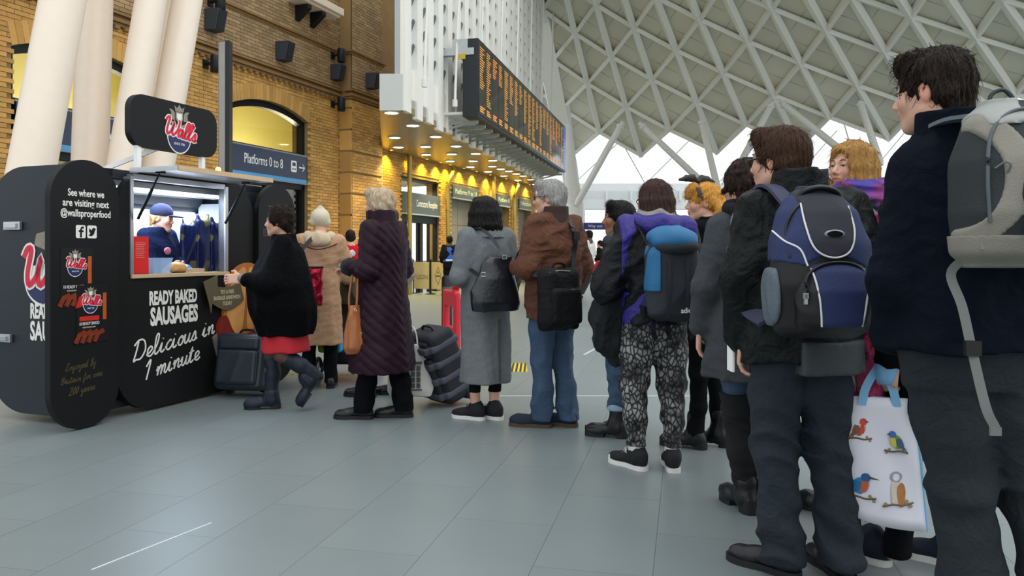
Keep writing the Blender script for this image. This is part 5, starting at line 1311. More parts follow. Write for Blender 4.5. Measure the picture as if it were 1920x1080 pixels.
# blue backpack
bb = thing_on('backpack', B, (-.05, -.17, .93), 'navy blue school backpack with white piping on the man with glasses', 'backpack')
blue = M('pack_blue', '#222d57', .7, var=.2, bump=.3, bscale=260); bkp = M('pack_black', '#17181d', .7, var=.15, bump=.3, bscale=260); gyp = M('pack_slate', '#2a2b33', .75, var=.15, bump=.3, bscale=260); pipe = M('white_piping', '#d5d5d2', .6)
K2 = [(0, 0, -.09, .13, .06), (.03, 0, -.11, .165, .10), (.2, 0, -.12, .178, .12), (.36, 0, -.11, .162, .11), (.47, 0, -.09, .13, .085), (.535, 0, -.07, .085, .055), (.56, 0, -.06, .04, .03)]
S2 = surf(K2, 2.6); bb.scale = (.97, .97, .92)
sculpt('main_compartment', [stack(K2, .01, sq=2.6), wr(.004, 22, seed=2)], bkp, bb, .007)
band(lambda X, Y, Z: np.maximum(np.maximum(.315 - 1.1 * np.abs(X) ** 1.4 * np.sign(.1) + .9 * np.clip(-X - .1, 0, 1) - Z, Y + .02), .03 - Z), .005, K2, 2.6, 'upper_panel', blue, bb)
band(lambda X, Y, Z: np.maximum(np.sqrt((X / .085) ** 2 + ((np.minimum(Z, .40) - .40) / .10) ** 2) * .08 - .08, Y + .05), .010, K2, 2.6, 'centre_panel', gyp, bb)
K2p = [(.035, .01, -.19, .115, .05), (.06, .01, -.2, .135, .075), (.18, .01, -.205, .135, .078), (.25, .01, -.195, .115, .065), (.30, .01, -.175, .07, .04)]
S3 = surf(K2p, 2.6)
sculpt('front_pocket', [stack(K2p, .01, sq=2.6), wr(.003, 30, seed=4)], bkp, bb, .007)
sculpt('pocket_panel', [stack(K2p, .01, sq=2.6), disp(lambda x, y, z: -.004 + 0 * x), (lambda X, Y, Z: np.maximum(np.maximum(np.abs(X - .01) - .075 - .12 * (Z - .1), Y + .14), .05 - Z), None, None, 0, 'keep')], blue, bb, .007)
tub('piping', [S2(x, z, .011) for x, z in ((-.082, .50), (-.085, .42), (-.07, .34), (-.03, .305), (.02, .302), (.06, .33), (.083, .40), (.083, .49))], .0035, pipe, bb)
tub('piping', [S2(x, z, .007) for x, z in ((-.165, .40), (-.15, .36), (-.11, .33), (-.09, .27))], .0035, pipe, bb)
for sx in (-1, 1): tub('piping', [S3(.01 + sx * (.075 + .12 * (z - .1)), z, .006) for z in (.26, .22, .16, .1, .055)], .0035, pipe, bb)
tub('pocket_zip', [S3(x, z, .008) for x, z in ((-.115, .17), (-.10, .235), (-.05, .272), (.02, .282), (.08, .265), (.12, .20))], .007, black, bb)
tub('side_zip', [S2(x, z, .006) for x, z in ((-.14, .30), (-.14, .40), (-.11, .47), (-.05, .52))], .006, black, bb)
tub('grab_handle', [(-.085, -.10, .50), (-.06, -.12, .545), (0, -.125, .56), (.06, -.12, .545), (.085, -.10, .50)], .012, black, bb)
for sx in (-1, 1): tub('shoulder_strap', [(sx * .07, -.03, .50), (sx * .09, .07, .575), (sx * .105, .16, .585), (sx * .115, .27, .50), (sx * .13, .31, .35), (sx * .165, .22, .12), (sx * .15, .0, .05)], 0, M('strap_slate', '#3b3d52', .75, bump=.3, bscale=300), bb, flat=(.065, .014), up=[(0, 0, 1)] * 18 + [(0, 1, .2)] * 20)
b = MB(); p = S2(.005, .385, .012); b.lathe([(.034, 0), (.036, .003), (.028, .006)], 24, p, Matrix.Rotation(PI / 2 + .12, 3, 'X') @ Matrix.Diagonal((1, .45, 1))); b.build('badge', M('badge_grey', '#8b8f96', .35, .5), bb)
b = MB(); b.lathe([(.027, 0), (.027, .0085)], 24, p, Matrix.Rotation(PI / 2 + .12, 3, 'X') @ Matrix.Diagonal((1, .42, 1))); b.build('badge_centre', black, bb)
sculpt('mesh_pocket', [ell((-.172, -.11, .16), (.022, .075, .12)), half((0, 0, 1), (0, 0, .26)), wr(.004, 40)], M('mesh_silver', '#566069', .6, var=.3, scale=60), bb, .007)
p = S3(-.115, .17, .01); b = MB(); b.bb((p[0] - .006, p[1] - .006, p[2] - .035), (p[0] + .006, p[1] + .002, p[2])); b.bb((p[0] - .009, p[1] - .006, p[2] - .015), (p[0] + .009, p[1] + .002, p[2] + .005)); b.build('zip_pull', metal, bb)

# ---------------------------------------------------------------- woman with bird bag, mostly hidden by the tall man
W = person((1.625, 2.98), 42, 'woman in black with a bright pink fur scarf, mostly hidden by the tall man')
J = joints(1.66, anL=(-.09, .10, .085), anR=(.09, -.03, .085), elL=(-.225, .0, 1.06), wrL=(-.215, .08, .83), head=(0, .03, 1.525), knL=(-.10, .07, .47))
_, MH = body(W, J, fem=1, yaw=D2(10), res=.0065, hands=[((-.215, .08, .815), (0, .1, -1), (0, 1, .1), {'curl': .95})])
coat(W, J, blk, [(.62, 0, 0, .19, .16), (.8, 0, 0, .185, .15), (1.1, 0, 0, .17, .135), (1.3, 0, -.01, .175, .125), (1.40, 0, -.02, .12, .09), (1.44, 0, -.02, .07, .07)], (.07, .06, .05), fold=.03, amp=.006, seed=5)
trousers(W, J, blk2, (.09, .08, .058, .05, .05), .011, .004, seed=2)
hair(W, MH, cap_hair(.014, -.10) + [facecut(), streak(.004, 110, 2)], hairm('sandy_hair', '#8d6a44'), .007); eyes(W, MH)
pink = M('pink_fur', '#c51f62', .9, var=.4, scale=60, bump=1, bscale=200, sheen=.5)
sculpt('fur_scarf', chain([(-.19, .13, 1.31), (-.205, .15, 1.1), (-.20, .155, .85), (-.195, .16, .62)], [.055, .055, .05, .04], .03) + [wr(.012, 75, (1, 1, .8), 3), wr(.006, 160, seed=8)], pink, W, .007)
sculpt('black_fur_trim', chain([(-.17, .03, 1.46), (-.215, .06, 1.38)], [.05, .05], .03) + [wr(.01, 90, seed=2)], M('black_fur', '#131317', .9, bump=1, bscale=200), W, .007)
nv = M('navy_canvas', '#151c2a', .8); shoe(W, (-.09, .20, .085), .0, nv, wsole, 'sneaker', 1.05, lace=wlace); shoe(W, J['anR'], 0, nv, wsole, 'sneaker')
sculpt('blue_glove_cuff', [rc((-.215, .085, .80), (-.215, .09, .765), .044, .040), wr(.004, 50)], M('pale_blue_plastic', '#7fb2d8', .35), W, .006)
# bird tote bag hanging from her hand
bag = thing_on('bird_tote_bag', W, (-.235, .11, .25), 'white tote bag printed with four garden birds, held low', 'shopping bag', rz=D2(-16))
tw = M('bag_white', '#dcdce4', .45, var=.05, scale=5); tbl = M('bag_blue_edge', '#7fb6d8', .4)
bg_ = MB(); nx, nz_ = 10, 12; V = []
def bagp(u_, v_, side): 
    wdt = .155 + .03 * v_ * 0; x = (u_ * 2 - 1) * (.165 - .045 * v_); z = v_ * .43 - .05 * (1 - v_) * u_ * 1.2; y = side * (.06 * (1 - v_) ** .7 + .012) * math.sin(PI * min(max(u_, .02), .98)) + .012 * math.sin(u_ * 9 + v_ * 4) * (1 - abs(2 * v_ - 1)); return (x, y, z)
for side, nm in ((-1, 'front_panel'), (1, 'back_panel')):
    bg_ = MB(); V = [bagp(i / nx, j / nz_, side) for j in range(nz_ + 1) for i in range(nx + 1)]
    bg_.add(V, [(j * (nx + 1) + i, j * (nx + 1) + i + 1, (j + 1) * (nx + 1) + i + 1, (j + 1) * (nx + 1) + i) for j in range(nz_) for i in range(nx)]); o = bg_.build(nm, tw, bag, smooth=True); m_ = o.modifiers.new('thick', 'SOLIDIFY'); m_.thickness = .003
for u_ in (0, 1): tub('side_edge', [bagp(u_, v_, 0) for v_ in (0, .25, .5, .75, 1)], .006, tbl, bag)
for xx in (-.055, .055): tub('handle', [(xx * 1.1, -.015, .40), (xx * .8, -.01, .47), (0, 0, .545), (-xx * .2, .01, .55)], 0, tbl, bag, flat=(.03, .004), up=(0, 1, 0))
def bird(cx, cz, s, cols, kind, flip=1):
    def pt2(a, c): 
        x = cx + a * s * flip; z = cz + c * s; v_ = min(max((z + .03) / .43, 0), 1); u_ = (x / (.165 - .045 * v_) + 1) / 2; return (x, bagp(u_, v_, -1)[1] - .004, z)
    def blob(pts, m_, nm, d=0):
        q = cr(pts, 4, True); b = MB(); n = len(q); c = (sum(p[0] for p in q) / n, sum(p[1] for p in q) / n)
        vs = [pt2(*p) for p in q] + [pt2(*c)]; vs = [(x, y - d, z) for x, y, z in vs]; b.add(vs, [(i, (i + 1) % n, n) for i in range(n)]); b.build(nm, m_, bag)
    body_, chest, head_, wing = [M('print_' + c, c, .5, var=.2, scale=60) for c in cols]
    if kind == 'owl':
        blob([(-.35, -1), (-.45, 0), (-.3, .7), (.2, .7), (.35, 0), (.3, -.9)], body_, 'bird_body'); blob([(.1, -1.1), (.0, .1), (.4, .5), (.62, -.1), (.45, -1.2)], wing, 'bird_wing', .001)
        blob([(-.45, .8), (-.4, 1.2), (0, 1.35), (.35, 1.15), (.35, .8), (0, .55)], head_, 'bird_head', .001); blob([(-.3, .85), (-.05, .65), (.2, .85), (.1, 1.15), (-.2, 1.15)], chest, 'bird_face', .002)
    else:
        blob([(-.7, -.5), (-.55, .2), (-.1, .62), (.45, .5), (.5, -.1), (.1, -.75), (-.3, -.8)], body_, 'bird_body'); blob([(.0, -.6), (.1, .3), (.5, .6), (.62, .1), (.4, -.5)], chest, 'bird_chest', .001)
        blob([(.05, .45), (.1, .95), (.5, 1.1), (.75, .8), (.6, .4)], head_, 'bird_head', .0015); blob([(-.75, -.55), (-.55, .15), (-.1, .3), (.0, -.2), (-.4, -.7)], wing, 'bird_wing', .002); blob([(-1.15, -1.2), (-.6, -.35), (-.4, -.6), (-1.0, -1.3)], wing, 'bird_tail', .001)
        L_ = 1.5 if kind == 'king' else .95; blob([(.66, .85), (L_, .6 if kind == 'king' else .72), (.68, .68)], M('print_beak', '#3a3a3a'), 'beak', .002)
    tw_ = [(-1.1, -1.2), (-.3, -1.05), (.4, -1.15), (1.2, -1.0)]; b = MB(); b.tube([pt2(*p) for p in cr(tw_, 3)], .0035, 5); b.build('branch_print', M('print_twig', '#6a5138'), bag)
    for a, c in ((-.9, -1.05), (.7, -.9), (1.0, -1.25)): blob([(a - .15, c), (a, c + .18), (a + .15, c), (a, c - .14)], M('print_leaf', '#5f8a4a' if kind == 'owl' else '#8a8456'), 'leaf_print', .001)
bird(-.07, .315, .034, ('#8a5c3a', '#c8402a', '#c84a2c', '#7a4c2c'), 'robin')
bird(.055, .275, .034, ('#6f9a4a', '#c8c04a', '#3f6fa8', '#3f5f7a'), 'tit', -1)
bird(-.07, .11, .042, ('#2f7fb0', '#c05a3a', '#28588a', '#1f6f9a'), 'king')
bird(.055, .10, .048, ('#c9bfae', '#d8d8dc', '#9a97a4', '#a8703a'), 'owl')

# ---------------------------------------------------------------- blonde woman with purple scarf looking back
S = person((1.63, 3.62), 46, 'blonde woman in a grey fleece coat and purple scarf looking back over her shoulder')
J = joints(1.73, head=(-.02, .035, 1.62), anL=(-.08, .06, .085))
_, MH = body(S, J, fem=1, yaw=D2(70), pitch=.03, roll=-.05, res=.005)
eyes(S, MH, '#3f3a30', '#7a5a38')
gf = M('grey_fleece', '#8f9090', .95, var=.3, scale=50, bump=1, bscale=120)
coat(S, J, gf, [(.72, 0, 0, .21, .17), (.9, 0, 0, .20, .16), (1.15, 0, 0, .19, .145), (1.33, 0, -.01, .19, .13), (1.43, 0, -.02, .12, .095), (1.47, 0, -.02, .07, .07)], (.08, .07, .06), res=.01, amp=.008, seed=6)
trousers(S, J, blk2, (.09, .08, .058, .05, .05), .011, .004)
for q in 'LR': shoe(S, J['an' + q], 0, lea, rub, 'boot', shaft=.26, heel=.025)
def stripe_mat():
    m = M('purple_scarf', '#5b3a78', .9, bump=.6, bscale=200); N, L = m.node_tree.nodes, m.node_tree.links
    wv = N.new('ShaderNodeTexNoise'); wv.inputs['Scale'].default_value = 5.0; tc = N.new('ShaderNodeTexCoord'); mp = N.new('ShaderNodeMapping'); mp.inputs['Scale'].default_value = (1, 1, 3.2); L.new(tc.outputs['Object'], mp.inputs[0]); L.new(mp.outputs[0], wv.inputs[0])
    r = N.new('ShaderNodeValToRGB'); el = r.color_ramp.elements; el[0].position = .36; el[0].color = (*lin('#3a4592'), 1); el[1].position = .64; el[1].color = (*lin('#241f3a'), 1)
    e = el.new(.45); e.color = (*lin('#5a3a92'), 1); e = el.new(.53); e.color = (*lin('#8a386f'), 1); e = el.new(.58); e.color = (*lin('#4a2f66'), 1)
    L.new(wv.outputs[0], r.inputs[0]); L.new(r.outputs[0], N['Principled BSDF'].inputs['Base Color']); return m
ringp = lambda z, rx, ry, cy, n=12: [(rx * math.cos(2 * PI * i / n), cy + ry * math.sin(2 * PI * i / n), z + .012 * math.sin(i * 2.3)) for i in range(n + 1)]
sculpt('scarf', chain(ringp(1.455, .12, .115, -.01), [.05] * 13, .02) + chain(ringp(1.515, .105, .10, -.0), [.04] * 13, .015) + [wr(.008, 45, (1, 1, 1.6), 4)], stripe_mat(), S, .007)
bl_ = hairm('blonde_hair', '#a37a42')
lk = []
for k in range(16):
    a = -PI * .12 - k / 15 * PI * 1.55 + .25; x, y = .082 * math.cos(a), -.012 + .09 * math.sin(a); lk += chain([(x * .9, y * .9, .07), (x * 1.12, y * 1.1, .0), (x * 1.22, y * 1.2, -.07), (x * 1.08, y * 1.12, -.135)], [.026, .025, .024, .014], .012)
hair(S, MH, cap_hair(.013, -.09) + lk + [rc((-.06, .03, .085), (-.08, .02, .0), .024, .02, .02), rc((.06, .03, .085), (.082, .02, .0), .026, .022, .02), ell((0.0, .125, -.012), (.070, .075, .105), .012, 'sub'), streak(.006, 120, 4)], bl_, .0055)
# lowered strand of scarf tassels under the coat
sculpt('dress_hem', [stack([(.60, 0, 0, .19, .15), (.74, 0, 0, .185, .15)], .01, .08, 9), wr(.005, 40)], M('pale_print_dress', '#7d6d70', .9, var=.6, scale=30), S, .011)

# ---------------------------------------------------------------- curly haired woman
C = person((1.135, 3.69), 4, 'woman with dark curly hair in a charcoal coat beside the man with glasses')
J = joints(1.66, head=(-.02, .03, 1.535), shL=(-.14, -.02, 1.34), elL=(-.215, -.02, 1.06), wrL=(-.215, .07, .86), anL=(-.03, -.02, .085), anR=(.14, .0, .085), knL=(-.06, .0, .48))
_, MH = body(C, J, fem=1, yaw=D2(30), hands=[((-.225, .07, .845), (0, .1, -1), (.3, 1, 0), {'curl': .5})])
chc = M('charcoal_herringbone', '#3a3d40', .9, var=.4, scale=90, bump=.4, bscale=200)
coat(C, J, chc, [(.63, 0, 0, .215, .175), (.85, 0, 0, .20, .16), (1.08, 0, 0, .175, .14), (1.25, 0, -.015, .175, .13), (1.345, 0, -.02, .13, .10), (1.41, 0, -.02, .075, .075)], (.07, .062, .052), fold=.04, nf=5, amp=.006, seed=7)
sculpt('fur_collar', chain(ringp(1.42, .09, .085, -.02), [.04] * 13, .02) + [wr(.008, 80, seed=3)], M('black_fur', '#131317'), C, .008)
trousers(C, J, jean, (.09, .078, .055, .05, .05), .01, .003, bottom=.5)
for q in 'LR':
    shoe(C, J['an' + q], .15, lea, rub, 'boot', shaft=.14, heel=.045)
    k_, a_ = Vector(J['kn' + q]), Vector(J['an' + q]); sculpt('over_knee_boot', chain([k_ + Vector((0, 0, .09)), k_, (k_ + a_) / 2 + Vector((0, -.012, 0)), a_ + Vector((0, 0, .02))], [.082, .07, .062, .052], .03) + [half((0, 0, 1), (0, 0, k_.z + .075)), wr(.007, 30, (1, 1, 2), 2)], M('black_suede', '#101012', .9, var=.2), C, .009)
r_ = np.random.default_rng(11); cl = []
for k in range(60):
    a = r_.uniform(0, 2 * PI); e = r_.uniform(-.6, 1.4); p = np.array((.088 * math.cos(a) * math.cos(e), -.03 + .10 * math.sin(a) * math.cos(e), .03 + .105 * math.sin(e)))
    if p[1] > .05 and p[2] < .09: continue
    d_ = r_.normal(size=3) * .018; cl.append(rc(p, p + d_, .019, .011, .008))
for k in range(16): a = r_.uniform(PI * .95, PI * 2.05); p = np.array((.075 * math.cos(a), -.02 + .08 * math.sin(a), -.05 - r_.uniform(0, .07))); cl.append(rc(p, p + r_.normal(size=3) * .02, .024, .012, .01))
hair(C, MH, cap_hair(.018, -.10) + cl + [facecut(), wr(.005, 70, (1, 1, 1), 4), streak(.004, 90, 3)], hairm('dark_curls', '#2b1c17'), .006)
eyes(C, MH)
# small grey satchel on her back
sa = thing_on('satchel', C, (-.10, -.165, 1.02), 'small slate grey leather satchel on the charcoal coat', 'bag')
slt = M('slate_leather', '#56616a', .45, var=.1)
sculpt('pouch', [rbox((0, -.03, .11), (.075, .03, .12), .02), wr(.002, 30)], slt, sa, .007); sculpt('flap', [rbox((0, -.036, .17), (.08, .032, .07), .02)], slt, sa, .007)
tub('strap', [(-.02, -.0, .22), (-.04, .0, .30), (-.03, .03, .36), (.02, .08, .42)], 0, slt, sa, flat=(.022, .005), up=(0, 1, .3)); tub('piping', [(-.075, -.066, .105), (0, -.07, .095), (.075, -.066, .105)], .003, pipe, sa)

# ---------------------------------------------------------------- blonde girl with a bow headband
G_ = person((1.235, 4.85), 46, 'girl with golden curls and a black bow headband in profile')
J = joints(1.66, head=(-.0, .04, 1.535), elL=(-.215, .0, 1.06), wrL=(-.19, .17, .93), anL=(-.07, .06, .085), anR=(.08, -.02, .085))
_, MH = body(G_, J, fem=1, yaw=D2(38), res=.005, hands=[((-.19, .17, .915), (.1, .9, -.35), (.9, 0, .4), {'curl': .6})])
eyes(G_, MH, '#4a5a60', '#a8703a')
coat(G_, J, blk, [(.78, 0, 0, .19, .15), (.95, 0, 0, .175, .14), (1.15, 0, 0, .165, .13), (1.3, 0, -.01, .175, .12), (1.385, 0, -.02, .115, .09), (1.45, 0, -.02, .065, .065)], (.068, .058, .048), amp=.006, seed=8, name='jacket')
trousers(G_, J, blk2, (.085, .075, .055, .05, .05), .01, .004)
for q in 'LR': shoe(G_, J['an' + q], .25, lea, rub, 'boot', shaft=.2, heel=.03, L=1.05, lace=M('grey_lace', '#3a3a3a', .6))
gl_ = hairm('golden_hair', '#c98f3e'); r_ = np.random.default_rng(5); cl = []
for k in range(22):
    a = PI + r_.uniform(.15, PI - .15); z0 = r_.uniform(-.02, .05); x, y = .075 * math.cos(a), -.03 + .085 * math.sin(a); pts = [(x * .9, y * .9, z0)]
    for q in range(1, 6): pts.append((x * (1 + .12 * q) + .022 * math.sin(q * 2.2 + k), y - .024 * q + .022 * math.cos(q * 2.2 + k), z0 - .045 * q))
    cl += chain(pts, [.026, .025, .025, .024, .022, .012], .01)
hair(G_, MH, cap_hair(.014, -.05) + [rc((-.045, .088, .085), (-.04, .098, .045), .018, .012, .012), rc((0, .095, .088), (.0, .103, .048), .018, .012, .012), rc((.045, .088, .085), (.04, .098, .045), .018, .012, .012), rc((-.05, .07, .10), (.05, .07, .10), .03, .03, .02)] + [ell((0, .12, -.05), (.07, .07, .095), .01, 'sub'), ell((-.09, .02, -.01), (.03, .035, .04), .01, 'sub'), ell((.09, .02, -.01), (.03, .035, .04), .01, 'sub')] + cl + [streak(.006, 110, 9), wr(.005, 55, (1, 1, 1), 6)], gl_, .006)
hb = M('headband_print', '#23231f', .6, var=.9, scale=50)
bn = [(.092 * math.sin(t), .025 + .02 * math.cos(t), .02 + .112 * math.cos(t)) for t in [(-1.5 + 3 * i / 12) for i in range(13)]]
b = MB(); b.tube(bn, 0, flat=(.03, .006), up=[Vector((p[0], 0, p[2] - .02)) for p in bn]); b.build('headband', hb, G_, mw=MH)
sculpt('bow', [ell((0, .04, .145), (.02, .02, .016))] + [x for sx in (-1, 1) for x in chain([(0, .04, .145), (sx * .03, .04 - sx * .035, .165), (sx * .055, .04 - sx * .075, .163), (sx * .09, .04 - sx * .125, .15)], [.012, .024, .02, .006], .006)] + [wr(.003, 80)], hb, G_, .0045, mw=MH)
ph = thing_on('mobile_phone', G_, (-.165, .295, .885), 'pale phone held in the hand of the girl with the bow headband', 'phone')
b = MB(); b.bb((-.035, -.07, 0), (.035, .06, .008)); b.build('case', M('phone_grey', '#9a9ea2', .3), ph, bevel=.003); b = MB(); b.bb((-.03, -.06, .008), (.03, .052, .0095)); b.build('screen', M('phone_screen', '#c8ccd0', .1), ph)

# ---------------------------------------------------------------- woman in snake print trousers
N_ = person((.81, 4.4), 6, 'brown-haired woman in a purple and black jacket and snake print trousers')
J = joints(1.635, head=(-.0, .02, 1.515), elL=(-.275, -.01, 1.03), wrL=(-.19, .16, .96), elR=(.24, -.02, 1.06), wrR=(.2, .14, .95), anL=(-.105, .0, .085), anR=(.09, -.05, .085), knL=(-.11, .03, .47), knR=(.105, .01, .47))
_, MH = body(N_, J, fem=1, yaw=D2(22))
bkj = M('black_nylon', '#101217', .55, var=.2, bump=.2, bscale=140, wrk=.4, spec=.2); pur = M('purple_nylon', '#2c2078', .55, var=.2, bump=.2, bscale=140, wrk=.4)
coat(N_, J, bkj, [(.835, 0, 0, .185, .15), (.9, 0, 0, .185, .15), (1.1, 0, -.005, .19, .15), (1.27, 0, -.02, .19, .14), (1.355, 0, -.02, .135, .105), (1.40, 0, -.02, .08, .08)], (.08, .085, .06), amp=.011, seed=9, f=18, name='jacket')
for sx in (-1, 1): sculpt('purple_sleeve_panel', [rc((sx * .165, -.03, 1.33), (sx * .265, -.015, 1.06), .082, .085), rc((sx * .15, -.02, 1.36), (sx * .08, -.03, 1.38), .075, .05, .03), (lambda X, Y, Z, sx=sx: np.maximum(Y + .01 + (1.25 - Z) * .25, 1.09 - Z + (X * sx > .222) * 1.0), None, None, 0, 'keep'), disp(lambda x, y, z: -.003 + 0 * x), wr(.010, 18, (1, 1, .8), 9)], pur, N_, .009)
sculpt('purple_hem', [stack([(.83, 0, 0, .19, .155), (1.0, 0, 0, .195, .158)], .01), (lambda X, Y, Z: np.maximum(X + .03, -1 - Y), None, None, 0, 'keep'), wr(.006, 20)], pur, N_, .01)
sculpt('hood', chain(ringp(1.385, .105, .10, -.035), [.042] * 13, .025) + [ell((0, -.135, 1.365), (.10, .05, .05), .03), wr(.007, 30, seed=4)], pur, N_, .008)
sculpt('grey_hood_lining', chain(ringp(1.425, .085, .08, -.03), [.026] * 13, .02) + [wr(.004, 40)], cloth('grey_jersey', '#8b8782'), N_, .007)
def snake_mat():
    m = M('snake_print', '#5c5b5d', .75); N, L = m.node_tree.nodes, m.node_tree.links
    tc = N.new('ShaderNodeTexCoord'); mp = N.new('ShaderNodeMapping'); mp.inputs['Scale'].default_value = (1, 1, .62); L.new(tc.outputs['Object'], mp.inputs[0])
    v = N.new('ShaderNodeTexVoronoi'); v.feature = 'DISTANCE_TO_EDGE'; v.inputs['Scale'].default_value = 42; L.new(mp.outputs[0], v.inputs[0])
    r = N.new('ShaderNodeValToRGB'); r.color_ramp.elements[0].position = .05; r.color_ramp.elements[0].color = (*lin('#17181a'), 1); r.color_ramp.elements[1].position = .22; r.color_ramp.elements[1].color = (*lin('#93928f'), 1)
    n = N.new('ShaderNodeTexNoise'); n.inputs['Scale'].default_value = 9; L.new(tc.outputs['Object'], n.inputs[0]); r2 = N.new('ShaderNodeValToRGB'); r2.color_ramp.elements[0].position = .42; r2.color_ramp.elements[1].position = .62; r2.color_ramp.elements[0].color = (.16, .16, .16, 1); L.new(n.outputs[0], r2.inputs[0])
    mx = N.new('ShaderNodeMix'); mx.data_type = 'RGBA'; mx.blend_type = 'MULTIPLY'; mx.inputs[0].default_value = 1; L.new(v.outputs[0], r.inputs[0]); L.new(r.outputs[0], mx.inputs[6]); L.new(r2.outputs[0], mx.inputs[7]); L.new(mx.outputs[2], N['Principled BSDF'].inputs['Base Color']); return m
trousers(N_, J, snake_mat(), (.105, .098, .075, .062, .048), .009, .007, seed=3, bottom=.13)
for q, a in (('L', .55), ('R', -.15)):
    o = shoe(N_, J['an' + q], a, M('black_canvas', '#16171a', .8), wsole, 'sneaker', .98, lace=wlace); sculpt('toe_cap', [ell((0, .172, .034), (.036, .038, .026)), half((0, 0, -1), (0, 0, .02))], wsole, o, .005)
    sculpt('ankle_sock', [rc(J['an' + q], pt(J['an' + q], (0, 0, .05)), .046, .046), half((0, 0, 1), (0, 0, .135))], M('white_sock', '#c8c6c0', .9), N_, .007)
hm = hairm('auburn_hair', '#3f2c24'); lk = []
for k in range(18):
    a = PI + .05 + k / 17 * (PI - .1); x, y = .08 * math.cos(a), -.015 + .088 * math.sin(a); lk += chain([(x * .85, y * .85, .07), (x * 1.08, y * 1.08, -.0), (x * 1.14, y * 1.14, -.08), (x * 1.1, y * 1.12, -.16), (x * 1.1, y * 1.2, -.22 - .03 * math.sin(k))], [.028, .026, .024, .02, .008], .012)
hair(N_, MH, cap_hair(.013, -.08) + [facecut()] + lk + [streak(.005, 130, 7)], hm, .006); eyes(N_, MH); glasses(N_, MH, black)
# draped black jacket over her forearm
sculpt('draped_shawl', chain([(-.24, .04, .97), (-.26, .07, .85), (-.24, .08, .72), (-.20, .09, .62)], [.075, .085, .075, .04], .04) + chain([(-.17, .15, .95), (-.20, .16, .8), (-.18, .16, .66)], [.06, .065, .03], .04) + [wr(.016, 26, (1, 1, .5), 3), wr(.006, 70, seed=4)], M('black_knit', '#14181a', .95, var=.3, bump=.6), N_, .009)
# blue daypack
dp = thing_on('backpack', N_, (.02, -.165, .86), 'bright blue topped daypack on the woman in snake print trousers', 'backpack')
dpg = M('daypack_grey', '#23272c', .7, var=.15, bump=.3, bscale=240); dpb = M('daypack_blue', '#1f6490', .6, var=.15, bump=.25, bscale=200)
K4 = [(0, 0, -.09, .10, .06), (.03, 0, -.10, .135, .09), (.2, 0, -.10, .142, .105), (.36, 0, -.10, .138, .10), (.43, 0, -.09, .12, .09)]; S4 = surf(K4, 2.5)
sculpt('main_compartment', [stack(K4, .01, sq=2.5), wr(.006, 22, seed=1)], dpg, dp, .008)
band(lambda X, Y, Z: np.maximum(np.abs(X + .12) - .03, np.maximum(Z - .40, .16 - Z)), .005, K4, 2.5, 'side_panel', dpb, dp)
sculpt('lid', [ell((.0, -.10, .445), (.14, .12, .06)), ell((0, -.165, .42), (.12, .065, .045), .03), wr(.008, 20, seed=6)], dpb, dp, .008)
sculpt('lid_lower', [ell((.01, -.165, .395), (.12, .068, .045)), wr(.006, 25, seed=2)], dpg, dp, .008)
for x in (-.05, .05): tub('compression_strap', [S4(x, z, .008) for z in (.02, .12, .22, .33)], 0, M('strap_beige', '#6d6a5c' if x > 0 else '#23272c', .7), dp, flat=(.02, .004), up=(0, 1, 0))
me = text_mesh('adidas', .04); link('lettering', me, wht, dp, loc=S4(.06, .06, .006), rot=(PI / 2, 0, .3))
for sx in (-1, 1): tub('shoulder_strap', [(sx * .06 - .03, -.02, .40), (sx * .09 - .04, .06, .52), (sx * .10 - .04, .15, .545), (sx * .11 - .04, .26, .48), (sx * .13 - .04, .29, .33), (sx * .16 - .03, .2, .1), (sx * .12, .0, .04)], 0, black, dp, flat=(.055, .012), up=[(0, 0, 1)] * 18 + [(0, 1, .2)] * 20)
for x in (-.10, -.02, .1): tub('loose_strap', [(x, -.1, .02), (x - .01, -.12, -.05), (x + .01, -.1, -.10)], 0, black, dp, flat=(.025, .004), up=(0, 1, 0))

# ---------------------------------------------------------------- young woman in profile
A_ = person((.745, 5.15), 57, 'dark-haired young woman in profile in a black puffer, half hidden by the snake print trousers')
J = joints(1.565, head=(.0, .04, 1.45), anL=(-.05, .03, .085), anR=(.10, -.03, .085))
_, MH = body(A_, J, fem=1, yaw=D2(26), mat=SKIN_B, res=.005)
eyes(A_, MH, '#2a1a12', '#1a1210')
coat(A_, J, M('black_puffer', '#1a1d24', .45, var=.2), [(.72, 0, 0, .19, .16), (.9, 0, 0, .18, .15), (1.1, 0, 0, .175, .14), (1.22, 0, -.01, .18, .13), (1.29, 0, -.02, .13, .1), (1.34, 0, -.02, .07, .07)], (.08, .07, .06), amp=.006, seed=10, post=[disp(lambda x, y, z: -.008 * np.abs(np.sin(z * PI / .09)))], name='puffer_jacket')
trousers(A_, J, jean, (.085, .078, .06, .055, .058), .01, .006, bottom=.2, seed=1)
for q in 'LR':
    shoe(A_, J['an' + q], .2, lea, rub, 'boot', shaft=.19, heel=.045, L=1.0)
    a_ = Vector(J['an' + q]) + (Vector(J['kn' + q]) - Vector(J['an' + q])) * .33; sculpt('turn_up', [rc(a_, a_ + Vector((0, 0, .025)), .063, .063), half((0, 0, 1), (0, 0, a_.z + .04)), half((0, 0, -1), (0, 0, a_.z - .02))], M('pale_denim', '#8fa5bb', .8), A_, .007)
hair(A_, MH, cap_hair(.012, -.08) + [rc((-.05, .05, .10), (.05, .05, .10), .035, .035, .03), rc((-.07, -.02, .02), (-.07, -.04, -.10), .03, .026, .03), rc((.07, -.02, .02), (.07, -.04, -.10), .03, .026, .03), ell((0, .115, -.045), (.075, .065, .095), .01, 'sub'), streak(.003, 140, 2)], hairm('black_hair', '#14120f', .3), .006)

